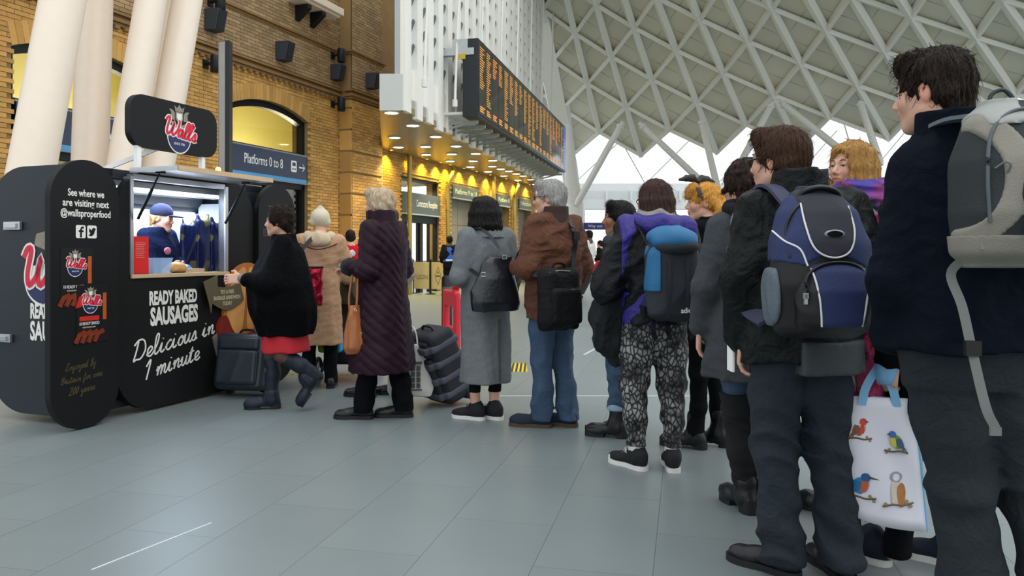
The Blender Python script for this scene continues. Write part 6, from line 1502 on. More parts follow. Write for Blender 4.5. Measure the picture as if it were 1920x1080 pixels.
# ---------------------------------------------------------------- man in brown jacket
R_ = person((.285, 5.42), 40, 'grey-haired man in a brown suede jacket and blue jeans')
J = joints(1.73, head=(-.005, .03, 1.605), elL=(-.255, -.03, 1.12), wrL=(-.175, .185, 1.13), elR=(.265, -.03, 1.12), wrR=(.22, .10, .93), anL=(-.055, .06, .085), anR=(.105, -.04, .085), knL=(-.07, .03, .49))
_, MH = body(R_, J, yaw=D2(33), res=.0055, hands=[((-.165, .21, 1.135), (.25, .9, .1), (.4, 0, .9), {'curl': .7})])
eyes(R_, MH, '#5a6068', '#9a9590'); glasses(R_, MH, M('dark_red_frame', '#2a1414', .3))
sue = M('brown_suede', '#583522', .9, var=.4, scale=6, bump=.35, bscale=160, wrk=.5)
coat(R_, J, sue, [(.775, 0, 0, .20, .155), (.9, 0, 0, .20, .155), (1.1, 0, -.01, .20, .15), (1.28, 0, -.02, .205, .145), (1.38, 0, -.025, .175, .12), (1.46, 0, -.025, .105, .095), (1.49, 0, -.025, .08, .08)], (.085, .072, .058), res=.009, amp=.008, seed=11, f=22, name='jacket')
sculpt('collar', [stack([(1.43, 0, -.03, .105, .10), (1.49, 0, -.03, .088, .092), (1.545, 0, -.035, .080, .088)], .02), stack([(1.40, 0, -.01, .07, .07), (1.56, 0, -.01, .066, .074)], .01, op='sub'), wr(.003, 40)], M('dark_brown_cord', '#33211a', .8), R_, .006)
trousers(R_, J, jean, (.098, .09, .072, .064, .072), .009, .009, seed=12, f=24)
for q, a in (('L', .62), ('R', .4)): shoe(R_, J['an' + q], a, M('navy_suede', '#1b2434', .85, var=.2), M('tan_sole', '#4a3a2e', .7), 'boot', shaft=.11, L=1.08, lace=M('navy_lace', '#151c2a', .7), sh_r=(.045, .047))
hair(R_, MH, cap_hair(.013, -.05) + [rc((-.045, .06, .098), (.045, .06, .098), .034, .034, .03), rc((-.066, -.005, .03), (-.068, .0, -.01), .02, .014, .02), rc((.066, -.005, .03), (.068, .0, -.01), .02, .014, .02), facecut(.055, .06), ell((-.09, .004, -.015), (.02, .026, .032), .01, 'sub'), ell((.09, .004, -.015), (.02, .026, .032), .01, 'sub'), streak(.004, 140, 8)], hairm('grey_hair', '#9d9a94', .5), .0055)
mb = thing_on('messenger_bag', R_, (-.15, -.17, .72), 'black messenger bag slung across the brown jacket', 'bag')
nyl = M('bag_nylon', '#0f1113', .7, var=.2, bump=.3, bscale=200, spec=.2, wrk=.3)
sculpt('bag_body', [rbox((0, -.05, .2), (.155, .06, .20), .055), ell((0, -.09, .12), (.12, .06, .12), .05), wr(.014, 15, seed=4)], nyl, mb, .009); sculpt('front_pocket', [rbox((0, -.12, .15), (.13, .03, .12), .03), wr(.008, 20, seed=2)], nyl, mb, .008)
sculpt('lower_pouch', [rbox((.0, -.05, .035), (.15, .055, .045), .03), wr(.006, 24, seed=3)], nyl, mb, .009)
tub('top_zip', [(-.13, -.1, .375), (-.05, -.105, .385), (.05, -.105, .38)], .004, metal, mb); b = MB(); b.bb((.03, -.14, .25), (.065, -.136, .262)); b.build('label_tab', wht, mb)
tub('carry_handle', [(-.06, -.05, .39), (-.04, -.05, .43), (.04, -.05, .43), (.06, -.05, .39)], .009, nyl, mb)
tub('shoulder_strap', [(.15, -.03, .36), (.19, -.0, .50), (.20, -.005, .60), (.195, .03, .70), (.185, .11, .765), (.15, .24, .72), (.05, .32, .58), (-.06, .31, .45), (-.12, .18, .38), (-.14, -.02, .36)], 0, black, mb, flat=(.042, .006), up=[(0, 1, 0)] * 14 + [(0, 0, 1)] * 10 + [(0, 1, 0)] * 30)
b = MB(); b.box((.20, -.012, .62), (.028, .008, .03)); b.build('strap_slider', black, mb)

# ---------------------------------------------------------------- woman in long grey coat
H_ = person((-.195, 5.68), 32, 'black-haired woman in a long grey wool coat and black trainers')
J = joints(1.63, head=(-.0, .015, 1.51), elL=(-.225, -.01, 1.05), wrL=(-.13, .2, 1.03), elR=(.22, -.02, 1.06), wrR=(.14, .19, 1.0), anL=(-.06, .04, .085), anR=(.06, -.02, .085))
_, MH = body(H_, J, fem=1, yaw=D2(-4))
gc = M('grey_wool', '#6a6e6f', .95, var=.25, scale=60, bump=.3, bscale=300)
coat(H_, J, gc, [(.285, 0, 0, .185, .175), (.5, 0, 0, .18, .165), (.8, 0, 0, .178, .155), (1.02, 0, -.005, .168, .14), (1.22, 0, -.015, .178, .135), (1.33, 0, -.02, .155, .11), (1.39, 0, -.02, .09, .085), (1.42, 0, -.02, .07, .07)], (.077, .066, .055), res=.009, fold=.045, nf=5, amp=.005, seed=12, z_fold=1.0)
sculpt('collar', [stack([(1.335, 0, -.03, .135, .115), (1.39, 0, -.03, .10, .092), (1.43, 0, -.03, .083, .085)], .02), stack([(1.30, 0, .01, .07, .07), (1.46, 0, .01, .07, .08)], .01, op='sub'), wr(.003, 35)], gc, H_, .007)
sculpt('neck_scarf', chain(ringp(1.435, .062, .066, -.02), [.03] * 13, .01) + [wr(.006, 50, (1, 1, 1.5), 2)], M('red_print_scarf', '#a8665a', .8, var=.9, scale=40), H_, .006)
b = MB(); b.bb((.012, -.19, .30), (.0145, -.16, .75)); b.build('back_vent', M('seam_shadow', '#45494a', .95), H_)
trousers(H_, J, blk2, (.08, .07, .052, .046, .045), .01, .003, bottom=.2, name='leggings')
for q, a in (('L', .55), ('R', .45)): shoe(H_, J['an' + q], a, M('black_mesh', '#15161a', .8), wsole, 'sneaker', .92, lace=black)
lk = []
for k in range(18):
    a = PI - .35 + k / 17 * (PI + .7); x, y = .084 * math.cos(a), -.012 + .09 * math.sin(a); lk += chain([(x * .85, y * .85, .075), (x * 1.15, y * 1.15, .0), (x * 1.25, y * 1.25, -.09), (x * 1.2, y * 1.2, -.16), (x * 1.05, y * 1.15, -.215 + .02 * math.sin(k * 2.1))], [.03, .03, .027, .022, .008], .014)
hair(H_, MH, cap_hair(.016, -.09) + [rc((-.04, .05, .10), (.04, .05, .10), .035, .035, .03)] + lk + [ell((0, .115, -.05), (.062, .06, .095), .01, 'sub'), streak(.0045, 130, 5)], hairm('black_hair', '#14120f'), .006); eyes(H_, MH)
tb_ = thing_on('handbag', H_, (-.045, -.185, .82), 'large black leather shoulder bag on the grey coat', 'handbag', rz=H_.rotation_euler.z - .15)
bl3 = M('bag_leather', '#15181c', .3, var=.2, bump=.2, bscale=40, spec=.6)
sculpt('bag_body', [stack([(0, 0, -.055, .155, .05), (.05, 0, -.06, .17, .06), (.22, 0, -.05, .155, .05), (.32, .02, -.04, .10, .025), (.37, .04, -.035, .06, .018)], .02, sq=2.6), wr(.010, 16, (1, 1, .8), 5)], bl3, tb_, .009)
for p in ((-.11, .24), (.05, .36)):
    b = MB(); b.tube([(p[0] + x, -.095, p[1] + z) for x, z in ((-.014, 0), (.014, 0), (.014, .026), (-.014, .026))], .0035, 6, closed=True); b.build('buckle', metal, tb_)
tub('shoulder_strap', [(.05, -.08, .37), (.02, -.04, .45), (-.03, -.0, .53), (-.08, .06, .575), (-.10, .15, .555), (-.12, .2, .4), (-.14, .1, .3), (-.12, -.05, .24)], 0, bl3, tb_, flat=(.024, .008), up=[(0, 1, .4)] * 16 + [(0, 0, 1)] * 8 + [(0, 1, 0)] * 20)

# ---------------------------------------------------------------- elderly woman in quilted coat
Q = person((-.965, 5.75), 64, 'white-haired elderly woman in a long dark plum quilted coat')
J = joints(1.70, head=(.0, .03, 1.575), elL=(-.225, -.03, 1.10), wrL=(-.15, .165, 1.115), elR=(.23, -.03, 1.1), wrR=(.18, .12, .95), anL=(-.10, .10, .085), anR=(.08, -.13, .085), knL=(-.10, .05, .48), knR=(.09, -.05, .48))
_, MH = body(Q, J, fem=1, yaw=D2(5), hands=[((-.14, .20, 1.12), (.15, 1, -.1), (.9, 0, .3), {'curl': .7})])
plum = M('plum_quilt', '#26121d', .55, var=.15, spec=.14)
def quilt(x, y, z):
    a = np.arctan2(x, -y); tri = np.abs(((a / (PI / 1.9)) % 2) - 1); ph = (z + .30 * tri) / .075; return .0085 * (1 - np.abs(np.sin(ph * PI)) ** .55) - .004
coat(Q, J, plum, [(.355, 0, 0, .25, .215), (.42, 0, 0, .255, .22), (.7, 0, 0, .225, .19), (.95, 0, -.005, .195, .16), (1.1, 0, -.01, .18, .148), (1.28, 0, -.02, .19, .14), (1.39, 0, -.025, .145, .115), (1.45, 0, -.025, .095, .09)], (.08, .07, .058), res=.0075, fold=.02, amp=.003, seed=13, post=[disp(quilt)])
sculpt('collar', [stack([(1.40, 0, -.02, .115, .11), (1.47, 0, .0, .108, .115), (1.535, 0, .01, .105, .115)], .02), stack([(1.38, 0, .02, .075, .075), (1.56, 0, .02, .085, .095)], .01, op='sub'), rc((0, .18, 1.5), (0, .05, 1.62), .05, .06, .02, 'sub'), wr(.006, 28, seed=3)], plum, Q, .007)
sculpt('fur_cuff', [rc((-.155, .14, 1.115), (-.145, .185, 1.12), .06, .062), wr(.010, 70, seed=2)], M('grey_black_fur', '#2c2d2c', .95, var=.9, scale=60, bump=1, bscale=150), Q, .008)
sculpt('glove', [rc((-.145, .2, 1.12), (-.135, .27, 1.115), .038, .03), wr(.004, 60)], M('grey_knit', '#7b7d76', .95, bump=.8), Q, .007)
trousers(Q, J, blk, (.085, .078, .072, .07, .072), .011, .006, bottom=.05)
for q, a in (('L', .4), ('R', .45)): shoe(Q, J['an' + q], a, lea, rub, L=1.02)
r_ = np.random.default_rng(21); cl = []
for k in range(40):
    a = r_.uniform(PI * .9, PI * 2.1); e = r_.uniform(-.55, .9); p = np.array((.082 * math.cos(a) * math.cos(e), -.02 + .10 * math.sin(a) * math.cos(e), .03 + .09 * math.sin(e))); cl.append(rc(p, p + np.array((r_.normal() * .015, r_.normal() * .012, -.022)), .018, .011, .01))
hair(Q, MH, cap_hair(.016, -.07) + cl + [rc((-.045, .05, .098), (.045, .05, .098), .036, .036, .03), facecut(.05, .06), ell((-.09, .02, -.015), (.02, .026, .032), .01, 'sub'), streak(.004, 90, 8), wr(.004, 55, (1, 1, .7), 2)], hairm('white_hair', '#c2ad92', .6), .0055); eyes(Q, MH, brow='#b0a090')
hb_ = thing_on('handbag', Q, (-.19, .085, .50), 'tan brown leather handbag hanging from the quilted coat sleeve', 'handbag')
tan = M('tan_leather', '#9a5a2e', .42, var=.25, scale=12, bump=.2, bscale=60, spec=.5)
sculpt('bag_body', [stack([(0, 0, 0, .085, .07), (.04, 0, 0, .115, .085), (.2, 0, 0, .10, .065), (.34, 0, 0, .085, .03)], .02, .06, 7), wr(.007, 24, (1, 1, .6), 3)], tan, hb_, .008)
for sy_ in (-1, 1):
    tub('handle', [(-.05, sy_ * .03, .31), (-.045, sy_ * .035, .42), (-.015, sy_ * .02, .6), (.0, 0, .66), (.015, sy_ * .02, .6), (.045, sy_ * .035, .42), (.05, sy_ * .03, .31)], .0085, tan, hb_)
for x in (-.05, .05):
    b = MB(); b.tube([(x - .032 + .011 * math.cos(t), -.048, .315 + .011 * math.sin(t)) for t in [i * PI / 5 for i in range(10)]], .0035, 6, closed=True); b.build('eyelet', M('pale_brass', '#d8c79a', .3, .8), hb_)
sculpt('bag_panel', [stack([(.05, 0, -.004, .118, .088), (.16, 0, -.004, .112, .08), ], .01), (lambda X, Y, Z: np.abs(X) - .05, None, None, 0, 'keep')], tan, hb_, .008)
# ================================================================ PEOPLE NEAR THE KIOSK AND FAR OFF
# ---- walking woman in black cape and red skirt
Kp = person((-1.79, 6.04), 100, 'short-haired woman in a black cape coat and red skirt walking to the kiosk')
J = joints(1.575, head=(0, .03, 1.465), elL=(-.26, .05, 1.02), wrL=(-.16, .27, 1.03), elR=(.22, -.02, 1.03), wrR=(.2, .1, .84), anR=(.06, .10, .085), knR=(.08, .09, .45), anL=(-.07, -.27, .26), knL=(-.085, .0, .44))
_, MH = body(Kp, J, fem=1, yaw=D2(-8), hands=[((-.16, .29, 1.03), (.1, 1, -.05), (.2, 0, 1), {'curl': .6})])
capm = cloth('cape_black', '#08090b')
sculpt('cape', [stack([(.585, 0, -.02, .19, .20), (.64, 0, -.02, .205, .22), (.80, -.0, .0, .27, .25), (.98, -.01, .02, .275, .245), (1.12, 0, .01, .235, .20), (1.25, 0, -.01, .18, .145), (1.31, 0, -.01, .10, .10), (1.37, 0, -.01, .085, .085)], .03, .05, 6, 1.0), rc(J['shL'], (-.25, .06, 1.0), .075, .08, .05), rc(J['shR'], J['elR'], .075, .07, .05), rc((-.25, .06, 1.0), (-.17, .24, 1.02), .075, .05, .05), wr(.007, 16, (1, 1, .6), 3)], capm, Kp, .011)
sculpt('cuff', [rc((-.165, .235, 1.025), (-.16, .275, 1.03), .04, .038)], M('grey_knit', '#7b7d76'), Kp, .008)
sculpt('skirt', [stack([(.455, 0, -.02, .175, .185), (.66, 0, -.01, .165, .165)], .01, .03, 5), wr(.004, 20)], M('red_skirt', '#b3202b', .8, var=.12), Kp, .011)
tights = M('sheer_tights', '#5a3d38', .6)
for q in 'LR':
    h_, k_, a_ = Vector(J['hip' + q]), Vector(J['kn' + q]), Vector(J['an' + q])
    sculpt('tights', chain([h_ + (k_ - h_) * .4, k_, k_ + (a_ - k_) * .4], [.078, .06, .055], .02) + [wr(.002, 30)], tights, Kp, .01)
    sculpt('tall_boot', chain([k_ + (a_ - k_) * .18, k_ + (a_ - k_) * .5 + Vector((0, -.012, 0)), a_], [.062, .058, .045], .02) + [wr(.004, 30, seed=2)], M('navy_boot', '#151c2a', .55, var=.2), Kp, .009)
    shoe(Kp, (a_.x, a_.y, 0), 0, M('navy_boot', '#1d2638'), rub, 'boot', shaft=.12, heel=.02, L=.92, pitch=0 if q == 'R' else -.95, z=0 if q == 'R' else .185)
b = MB(); b.tube([(-.125 + .062 * (math.cos(t) + 1), -.055 + .062 * math.sin(t), .40) for t in [i * PI / 6 for i in range(12)]], .006, 6, closed=True); b.build('boot_strap', metal, Kp)
r_ = np.random.default_rng(31); cl = []
for k in range(36):
    a = r_.uniform(0, 2 * PI); e = r_.uniform(-.3, 1.3); p = np.array((.084 * math.cos(a) * math.cos(e), -.02 + .10 * math.sin(a) * math.cos(e), .035 + .098 * math.sin(e)))
    if p[1] > .05 and p[2] < .09: continue
    cl.append(rc(p, p + r_.normal(size=3) * .016, .02, .012, .01))
hair(Kp, MH, cap_hair(.018, -.06) + cl + [facecut(), wr(.004, 60, (1, 1, 1), 2)], hairm('dark_brown_hair', '#2a1f19'), .0065); eyes(Kp, MH)
# ---- wheeled suitcases
def suitcase(loc, rz, tilt, w_, d_, h_, mat, lab, stripes=None, handle=True):
    e = empty('suitcase', loc, rz, lab, 'suitcase'); Rm = Matrix.Rotation(tilt, 4, 'X'); Rn = np.array(Rm.to_3x3()); off = np.array((0, 0, .05))
    def put(nm, pr, m_, res=.01): return sculpt(nm, xf(pr, Rn, off), m_, e, res)
    put('shell', [rbox((0, 0, h_ / 2), (w_ / 2, d_ / 2, h_ / 2), .05), wr(.005, 14, seed=int(h_ * 100))], mat)
    put('front_pocket', [rbox((0, -d_ / 2 - .012, h_ * .40), (w_ * .40, .03, h_ * .30), .025), wr(.004, 18)], mat)
    put('upper_pocket', [rbox((0, -d_ / 2 - .004, h_ * .82), (w_ * .40, .022, h_ * .11), .02)], mat)
    if stripes:
        for k in range(4):
            z = h_ * (.16 + .22 * k); put('stripe', [rbox((0, 0, z), (w_ / 2 + .009, d_ / 2 + .009, .03), .02), rbox((0, -d_ / 2 - .012, z), (w_ * .40 + .006, .038, .03), .015)], stripes)
    for sx in (-1, 1):
        p = Rm.to_3x3() @ Vector((sx * w_ * .38, d_ * .38, -.005)) + Vector((0, 0, .05)); b = MB(); b.lathe([(.015, -.02), (.042, -.018), (.042, .018), (.015, .02)], 14, (p.x, p.y, p.z), Matrix.Rotation(PI / 2, 3, 'Y')); b.build('wheel', rub, e)
        put('corner_guard', [rbox((sx * w_ * .38, d_ * .30, .03), (.05, .05, .045), .02)], black)
        q0 = Rm.to_3x3() @ Vector((sx * w_ * .3, -d_ * .5 - .01, 0)) + Vector((0, 0, .05))
    edge_ = [tuple(Rm.to_3x3() @ Vector((w_ * .46 * math.copysign(min(1, abs(math.cos(t)) * 1.3), math.cos(t)), -d_ / 2 + .03, h_ / 2 + h_ * .47 * math.copysign(min(1, abs(math.sin(t)) * 1.3), math.sin(t)))) + Vector((0, 0, .05))) for t in [i * PI / 12 for i in range(24)]]
    if handle:
        for sx in (-1, 1): a, c = [tuple(Rm.to_3x3() @ Vector((sx * w_ * .25, d_ * .4, z)) + Vector((0, 0, .05))) for z in (h_ * .9, h_ + .38)]; tub('handle_rod', [a, c], .008, alu, e, sm=1)
        a, c = [tuple(Rm.to_3x3() @ Vector((sx * w_ * .28, d_ * .4, h_ + .38)) + Vector((0, 0, .05))) for sx in (-1, 1)]; tub('handle_grip', [a, c], .016, black, e, sm=1)
    tub('top_handle', [tuple(Rm.to_3x3() @ Vector((x, 0, h_ + z)) + Vector((0, 0, .05))) for x, z in ((-.08, 0), (-.05, .03), (.05, .03), (.08, 0))], .01, black, e)
    return e
suitcase((-2.30, 6.62, 0), D2(-12), -.16, .46, .24, .48, M('teal_grey_case', '#202c35', .42, var=.15, spec=.5), 'dark blue grey wheeled suitcase in front of the sandwich cut-out', handle=False)
suitcase((-.50, 6.32, 0), D2(-50), .38, .36, .26, .60, M('charcoal_case', '#24242b', .7, var=.15, bump=.3), 'tilted charcoal suitcase with grey stripes beside the long grey coat', stripes=M('grey_band', '#50505c', .7), handle=False)
# ---- person hidden behind the quilted coat, with printed carrier bag
Hd = person((-1.075, 6.6), 60, 'person in a beige coat and jeans almost hidden behind the plum quilted coat')
J = joints(1.62, anL=(-.1, .12, .085), knL=(-.10, .10, .48)); body(Hd, J, res=.012)
bei = cloth('beige_mac', '#a3957c'); coat(Hd, J, bei, [(.72, 0, 0, .2, .16), (1.1, 0, 0, .19, .15), (1.3, 0, -.01, .195, .14), (1.36, 0, -.02, .13, .1), (1.42, 0, -.02, .09, .09)], (.08, .07, .06), res=.013, amp=.006)
trousers(Hd, J, djean, res=.013); 
for q in 'LR': shoe(Hd, J['an' + q], .3, lea, rub)
sculpt('hair', [ell((0, -.01, 1.53), (.09, .11, .11))], hairm('brown_hair', '#4a3526'), Hd, .012)
cb = empty('carrier_bag', (-.80, 6.08, .10), D2(8), 'white carrier bag with a grey building print beside the suitcase', 'shopping bag')
sculpt('bag_body', [stack([(0, 0, 0, .15, .05), (.05, 0, 0, .165, .06), (.3, 0, 0, .15, .035), (.40, 0, 0, .145, .02)], .01, sq=3), wr(.008, 18, seed=2)], M('bag_offwhite', '#c9c6bf', .5), cb, .01)
for sx in (-.06, .06): tub('handle', [(sx, -.01, .38), (sx * .7, 0, .5), (0, 0, .56)], .006, wht, cb)
b = MB(); gp = M('grey_print', '#4c4d4e', .6)
for i in range(5):
    for j in range(4): b.bb((-.12 + i * .042, -.062, .07 + j * .045), (-.09 + i * .042, -.056, .105 + j * .045))
b.bb((-.13, -.061, .05), (.09, -.055, .06)); b.bb((-.13, -.061, .255), (.09, -.055, .275)); b.build('building_print', gp, cb)
# ---- woman in beige coat and white beanie with pushchair
L_ = person((-1.75, 7.05), 8, 'woman in a beige shearling coat and cream beanie at the pushchair')
J = joints(1.62, head=(0, .02, 1.50), wrL=(-.1, .28, .98), wrR=(.22, .3, .98), elL=(-.23, .05, 1.02), elR=(.25, .06, 1.02)); _, MH = body(L_, J, fem=1, yaw=D2(5), res=.008)
shc = M('beige_shearling', '#b58f6e', .95, var=.2, scale=30, bump=.6, bscale=80)
coat(L_, J, shc, [(.40, 0, 0, .195, .17), (.7, 0, 0, .185, .16), (1.0, 0, 0, .17, .145), (1.24, 0, -.015, .178, .135), (1.33, 0, -.02, .14, .11), (1.39, 0, -.02, .085, .085)], (.08, .07, .06), res=.011, fold=.03, amp=.006, seed=14)
sculpt('hood', chain(ringp(1.365, .10, .095, -.03), [.042] * 13, .02) + [ell((0, -.14, 1.33), (.11, .04, .05), .03), wr(.005, 40)], M('cream_fleece', '#c9b496', .95, bump=.8, bscale=120), L_, .009)
tub('coat_seam', [(-.17, -.10, 1.31), (-.08, -.17, 1.27), (.0, -.178, 1.255), (.08, -.17, 1.27), (.17, -.10, 1.31)], .005, M('dark_brown_trim', '#2c201b', .8), L_)
sculpt('beanie', [ell((0, -.012, .045), (.092, .112, .098)), rc((-.0, -.03, .13), (0, -.04, .15), .03, .02, .03), rc((-.07, -.04, .0), (.07, -.04, .0), .03, .03, .03), ell((0, .13, -.06), (.08, .07, .09), .01, 'sub'), half((0, 0, -1), (0, 0, -.035)), disp(lambda x, y, z: .003 * np.sin(np.arctan2(x, y) * 30))], M('cream_knit', '#cfc6ad', .95, bump=.7, bscale=120), L_, .007, mw=MH)
trousers(L_, J, blk2, res=.012, amp=.004)
for q in 'LR': shoe(L_, J['an' + q], 0, lea, rub)
ft = empty('foil_tote', (-1.80, 6.72, .76), D2(20), 'shiny red foil tote bag hanging behind the black cape', 'bag')
foil = M('red_foil', '#a81f34', .22, .7, var=.4, scale=18, bump=.8, bscale=30); sculpt('bag_body', [rbox((0, 0, .17), (.145, .05, .17), .02), wr(.008, 22, (1, 1, 1.6), 3)], foil, ft, .009)
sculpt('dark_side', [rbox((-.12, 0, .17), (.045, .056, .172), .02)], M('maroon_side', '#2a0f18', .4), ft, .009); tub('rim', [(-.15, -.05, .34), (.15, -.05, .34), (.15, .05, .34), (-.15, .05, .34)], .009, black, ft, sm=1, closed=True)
tub('strap', [(-.09, 0, .34), (-.05, .06, .45), (.06, .13, .58), (.14, .2, .64)], 0, black, ft, flat=(.035, .006), up=(0, 1, 0))
# pushchair
pc = empty('pushchair', (-1.58, 7.55, 0), D2(0), 'dark pushchair with a green toy bag beside the beige coat', 'pushchair')
frm = M('pushchair_frame', '#26282a', .4, .4)
for sx in (-.2, .2):
    tub('side_tube', [(sx, -.35, 1.02), (sx, -.2, .8), (sx, .0, .5), (sx, .3, .15)], .014, frm, pc); tub('leg_tube', [(sx, .1, .45), (sx, -.2, .2), (sx, -.3, .12)], .014, frm, pc)
    for y, r in ((-.3, .12), (.32, .1)):
        b = MB(); b.tube([(sx * 1.2, y + r * math.cos(t), .0 + r + .005 + r * .9 * math.sin(t)) for t in [i * PI / 9 for i in range(18)]], .02, 8, closed=True); wlo = b.build('wheel', rub, pc, smooth=True); b = MB(); b.lathe([(.04, -.015), (.04, .015)], 12, (sx * 1.2, y, r), Matrix.Rotation(PI / 2, 3, 'Y'))
        for t in range(5): b.beam((sx * 1.2, y, r), (sx * 1.2, y + .8 * r * math.cos(t * 1.257), r + .8 * r * math.sin(t * 1.257)), .012, .012, (1, 0, 0))
        b.build('spokes', alu, wlo)
tub('push_bar', [(-.2, -.35, 1.02), (-.15, -.38, 1.05), (.15, -.38, 1.05), (.2, -.35, 1.02)], .018, black, pc)
sculpt('seat', [rbox((0, .0, .55), (.19, .05, .26), .04, R=np.array(Euler((-.35, 0, 0)).to_matrix())), rbox((0, .15, .38), (.19, .18, .04), .03), wr(.006, 20)], M('grey_pram_fabric', '#4a4740', .9), pc, .013)
sculpt('hood', [ell((0, .02, .82), (.21, .24, .2)), ell((0, .08, .74), (.18, .22, .2), .01, 'sub'), half((0, 0, -1), (0, 0, .74)), wr(.006, 20)], M('pram_hood', '#57544a', .9), pc, .012)
sculpt('under_basket', [rbox((0, -.02, .24), (.2, .26, .07), .04)], M('basket_black', '#17181a', .9), pc, .013)
sculpt('blanket', chain([(.1, -.24, .92), (.16, -.2, .75), (.18, -.15, .6)], [.05, .06, .05]) + [wr(.012, 30)], M('grey_blanket', '#8c877a', .95, var=.3, scale=20), pc, .012)
tg = empty('toy_bag', (-1.70, 7.2, .30), 0, 'green patterned toy bag hung on the pushchair', 'bag'); sculpt('bag_body', [rbox((0, 0, .1), (.1, .05, .1), .025), wr(.005, 25)], M('green_print', '#7fae2c', .7), tg, .01); sculpt('blue_side', [rbox((.09, 0, .1), (.03, .054, .1), .02)], M('blue_side', '#2f9ac8', .6), tg, .01)
for x, z in ((-.05, .06), (0, .12), (.05, .05), (-.04, .15)): b = MB(); b.prism([(x - .016, z - .014), (x + .016, z - .014), (x, z + .018)], -.056, -.05, XZm); b.build('red_motif', M('red_motif', '#c8402a', .6), tg)
# ---- staff and far passers-by
def far_person(loc, rz, H, lab, top, bot, hairc, skin=SKIN, walk=0, vest=None, hem=.8, shoes='#1a1a1c', res=.016):
    p = person(loc, rz, lab); s = H / 1.72
    J = joints(H, **({'anL': (-.08, .28 * walk, .10), 'anR': (.08, -.30 * walk, .14), 'knL': (-.09, .16 * walk, .5), 'knR': (.09, -.04, .49)} if walk else {}), wrL=(-.2, .2, .98 * s), wrR=(.2, .2, .98 * s))
    _, MH = body(p, J, mat=skin, res=res * .75, hands=[(J['wrL'], (.2, 1, -.1), (.4, 0, .9))])
    coat(p, J, cloth('top_' + top, top), [(hem * s, 0, 0, .185, .14), (1.1 * s, 0, 0, .18, .14), (1.3 * s, 0, -.01, .185, .13), (1.40 * s, 0, -.02, .12, .095), (1.45 * s, 0, -.02, .07, .07)], (.07, .06, .05), res=res, amp=.005, name='top')
    trousers(p, J, cloth('bottom_' + bot, bot), res=res, amp=.004)
    for q in 'LR': shoe(p, J['an' + q], 0, M('shoe_' + shoes, shoes, .6), rub, z=0 if not walk or q == 'L' else .04)
    hair(p, MH, cap_hair(.014, -.05) + [facecut()], hairm('fh_' + hairc, hairc), .01)
    if vest: sculpt('vest', [stack([(.98 * s, 0, 0, .192, .15), (1.15 * s, 0, 0, .19, .15), (1.32 * s, 0, -.01, .165, .137), (1.40 * s, 0, -.02, .125, .10)], .01), wr(.003, 20)], M('vest_' + vest, vest, .7), p, res); b = MB(); b.bb((-.12, -.165, 1.0 * s), (.12, -.15, 1.05 * s)); b.build('vest_band', M('vest_stripe', '#c9d2da', .5), p)
    return p
pr_ = P(657, 475, 13.5); rp = far_person((pr_.x, pr_.y), 20, 1.62, 'person in a bright red branded jacket behind the queue', '#c01f24', '#141518', '#1d1714', res=.014)
sculpt('white_badge', [ell((.0, -.155, 1.22), (.06, .02, .06)), wr(.008, 50)], M('badge_print', '#c9c4c4', .6, var=.9, scale=30), rp, .01); sculpt('white_badge', [rc((.17, -.09, 1.30), (.21, -.08, 1.12), .035, .03)], M('badge_print', '#c9c4c4'), rp, .01)
pr_ = P(843, 475, 22); far_person((pr_.x, pr_.y), 10, 1.72, 'station worker in a blue vest standing by the cream barriers', '#15181d', '#15181d', '#141010', SKIN_D, vest='#2b56b8')
pr_ = P(1104, 475, 21.5); wp_ = far_person((pr_.x, pr_.y), 60, 1.86, 'man in a white jumper striding away with a red case', '#d9d6cf', '#121316', '#141010', SKIN_D, walk=1, shoes='#101010')
pr_ = P(1125, 475, 27); far_person((pr_.x, pr_.y), 60, 1.66, 'distant person in black beside the striding man', '#17171a', '#1c1c20', '#1d1714', res=.02)
pr_ = P(1131, 475, 30); far_person((pr_.x, pr_.y), 180, 1.70, 'distant person in a brown coat walking towards the camera', '#4a342c', '#6a5048', '#3a2c24', res=.02, hem=.5)
pr_ = P(985, 475, 20); far_person((pr_.x, pr_.y), 70, 1.70, 'walker behind the man in brown with only a tan shoe showing', '#2b2b2e', '#33312e', '#2a2018', walk=1, shoes='#6a4a38', res=.018)
rs = empty('suitcase', P(1094, 538, 20.6) - Vector((0, 0, 0)), D2(70), 'red handled case pulled by the man in the white jumper', 'suitcase'); rs.location.z = 0
sculpt('shell', [rbox((0, 0, .42), (.18, .12, .30), .04, R=np.array(Euler((.5, 0, 0)).to_matrix()))], M('dark_case', '#2a2728', .6), rs, .016)
tub('red_handle', [(-.08, -.15, .62), (-.08, -.42, 1.02)], .03, M('red_handle', '#c02634', .5), rs, sm=1); tub('red_handle', [(.08, -.15, .62), (.08, -.42, 1.02)], .03, M('red_handle', '#c02634', .5), rs, sm=1)
for sx in (-1, 1): b = MB(); b.lathe([(.05, -.02), (.05, .02)], 12, (sx * .14, .1, .05), Matrix.Rotation(PI / 2, 3, 'Y')); b.build('wheel', rub, rs)
gsc = P(1134, 600, 13); gs = empty('suitcase', (gsc.x, gsc.y, 0), D2(20), 'small teal green wheeled case behind the black puffer jacket', 'suitcase')
sculpt('shell', [rbox((0, 0, .33), (.16, .1, .27), .04), wr(.004, 20)], M('teal_green', '#1f6a5c', .5), gs, .014); tub('handle', [(-.06, .06, .58), (-.06, .06, .85), (.06, .06, .85), (.06, .06, .58)], .009, alu, gs, sm=1)
for sx in (-1, 1):
    for sy_ in (-1, 1): b = MB(); b.lathe([(.028, -.012), (.028, .012)], 12, (sx * .13, sy_ * .07, .03), Matrix.Rotation(PI / 2, 3, 'Y')); b.build('wheel', rub, gs)
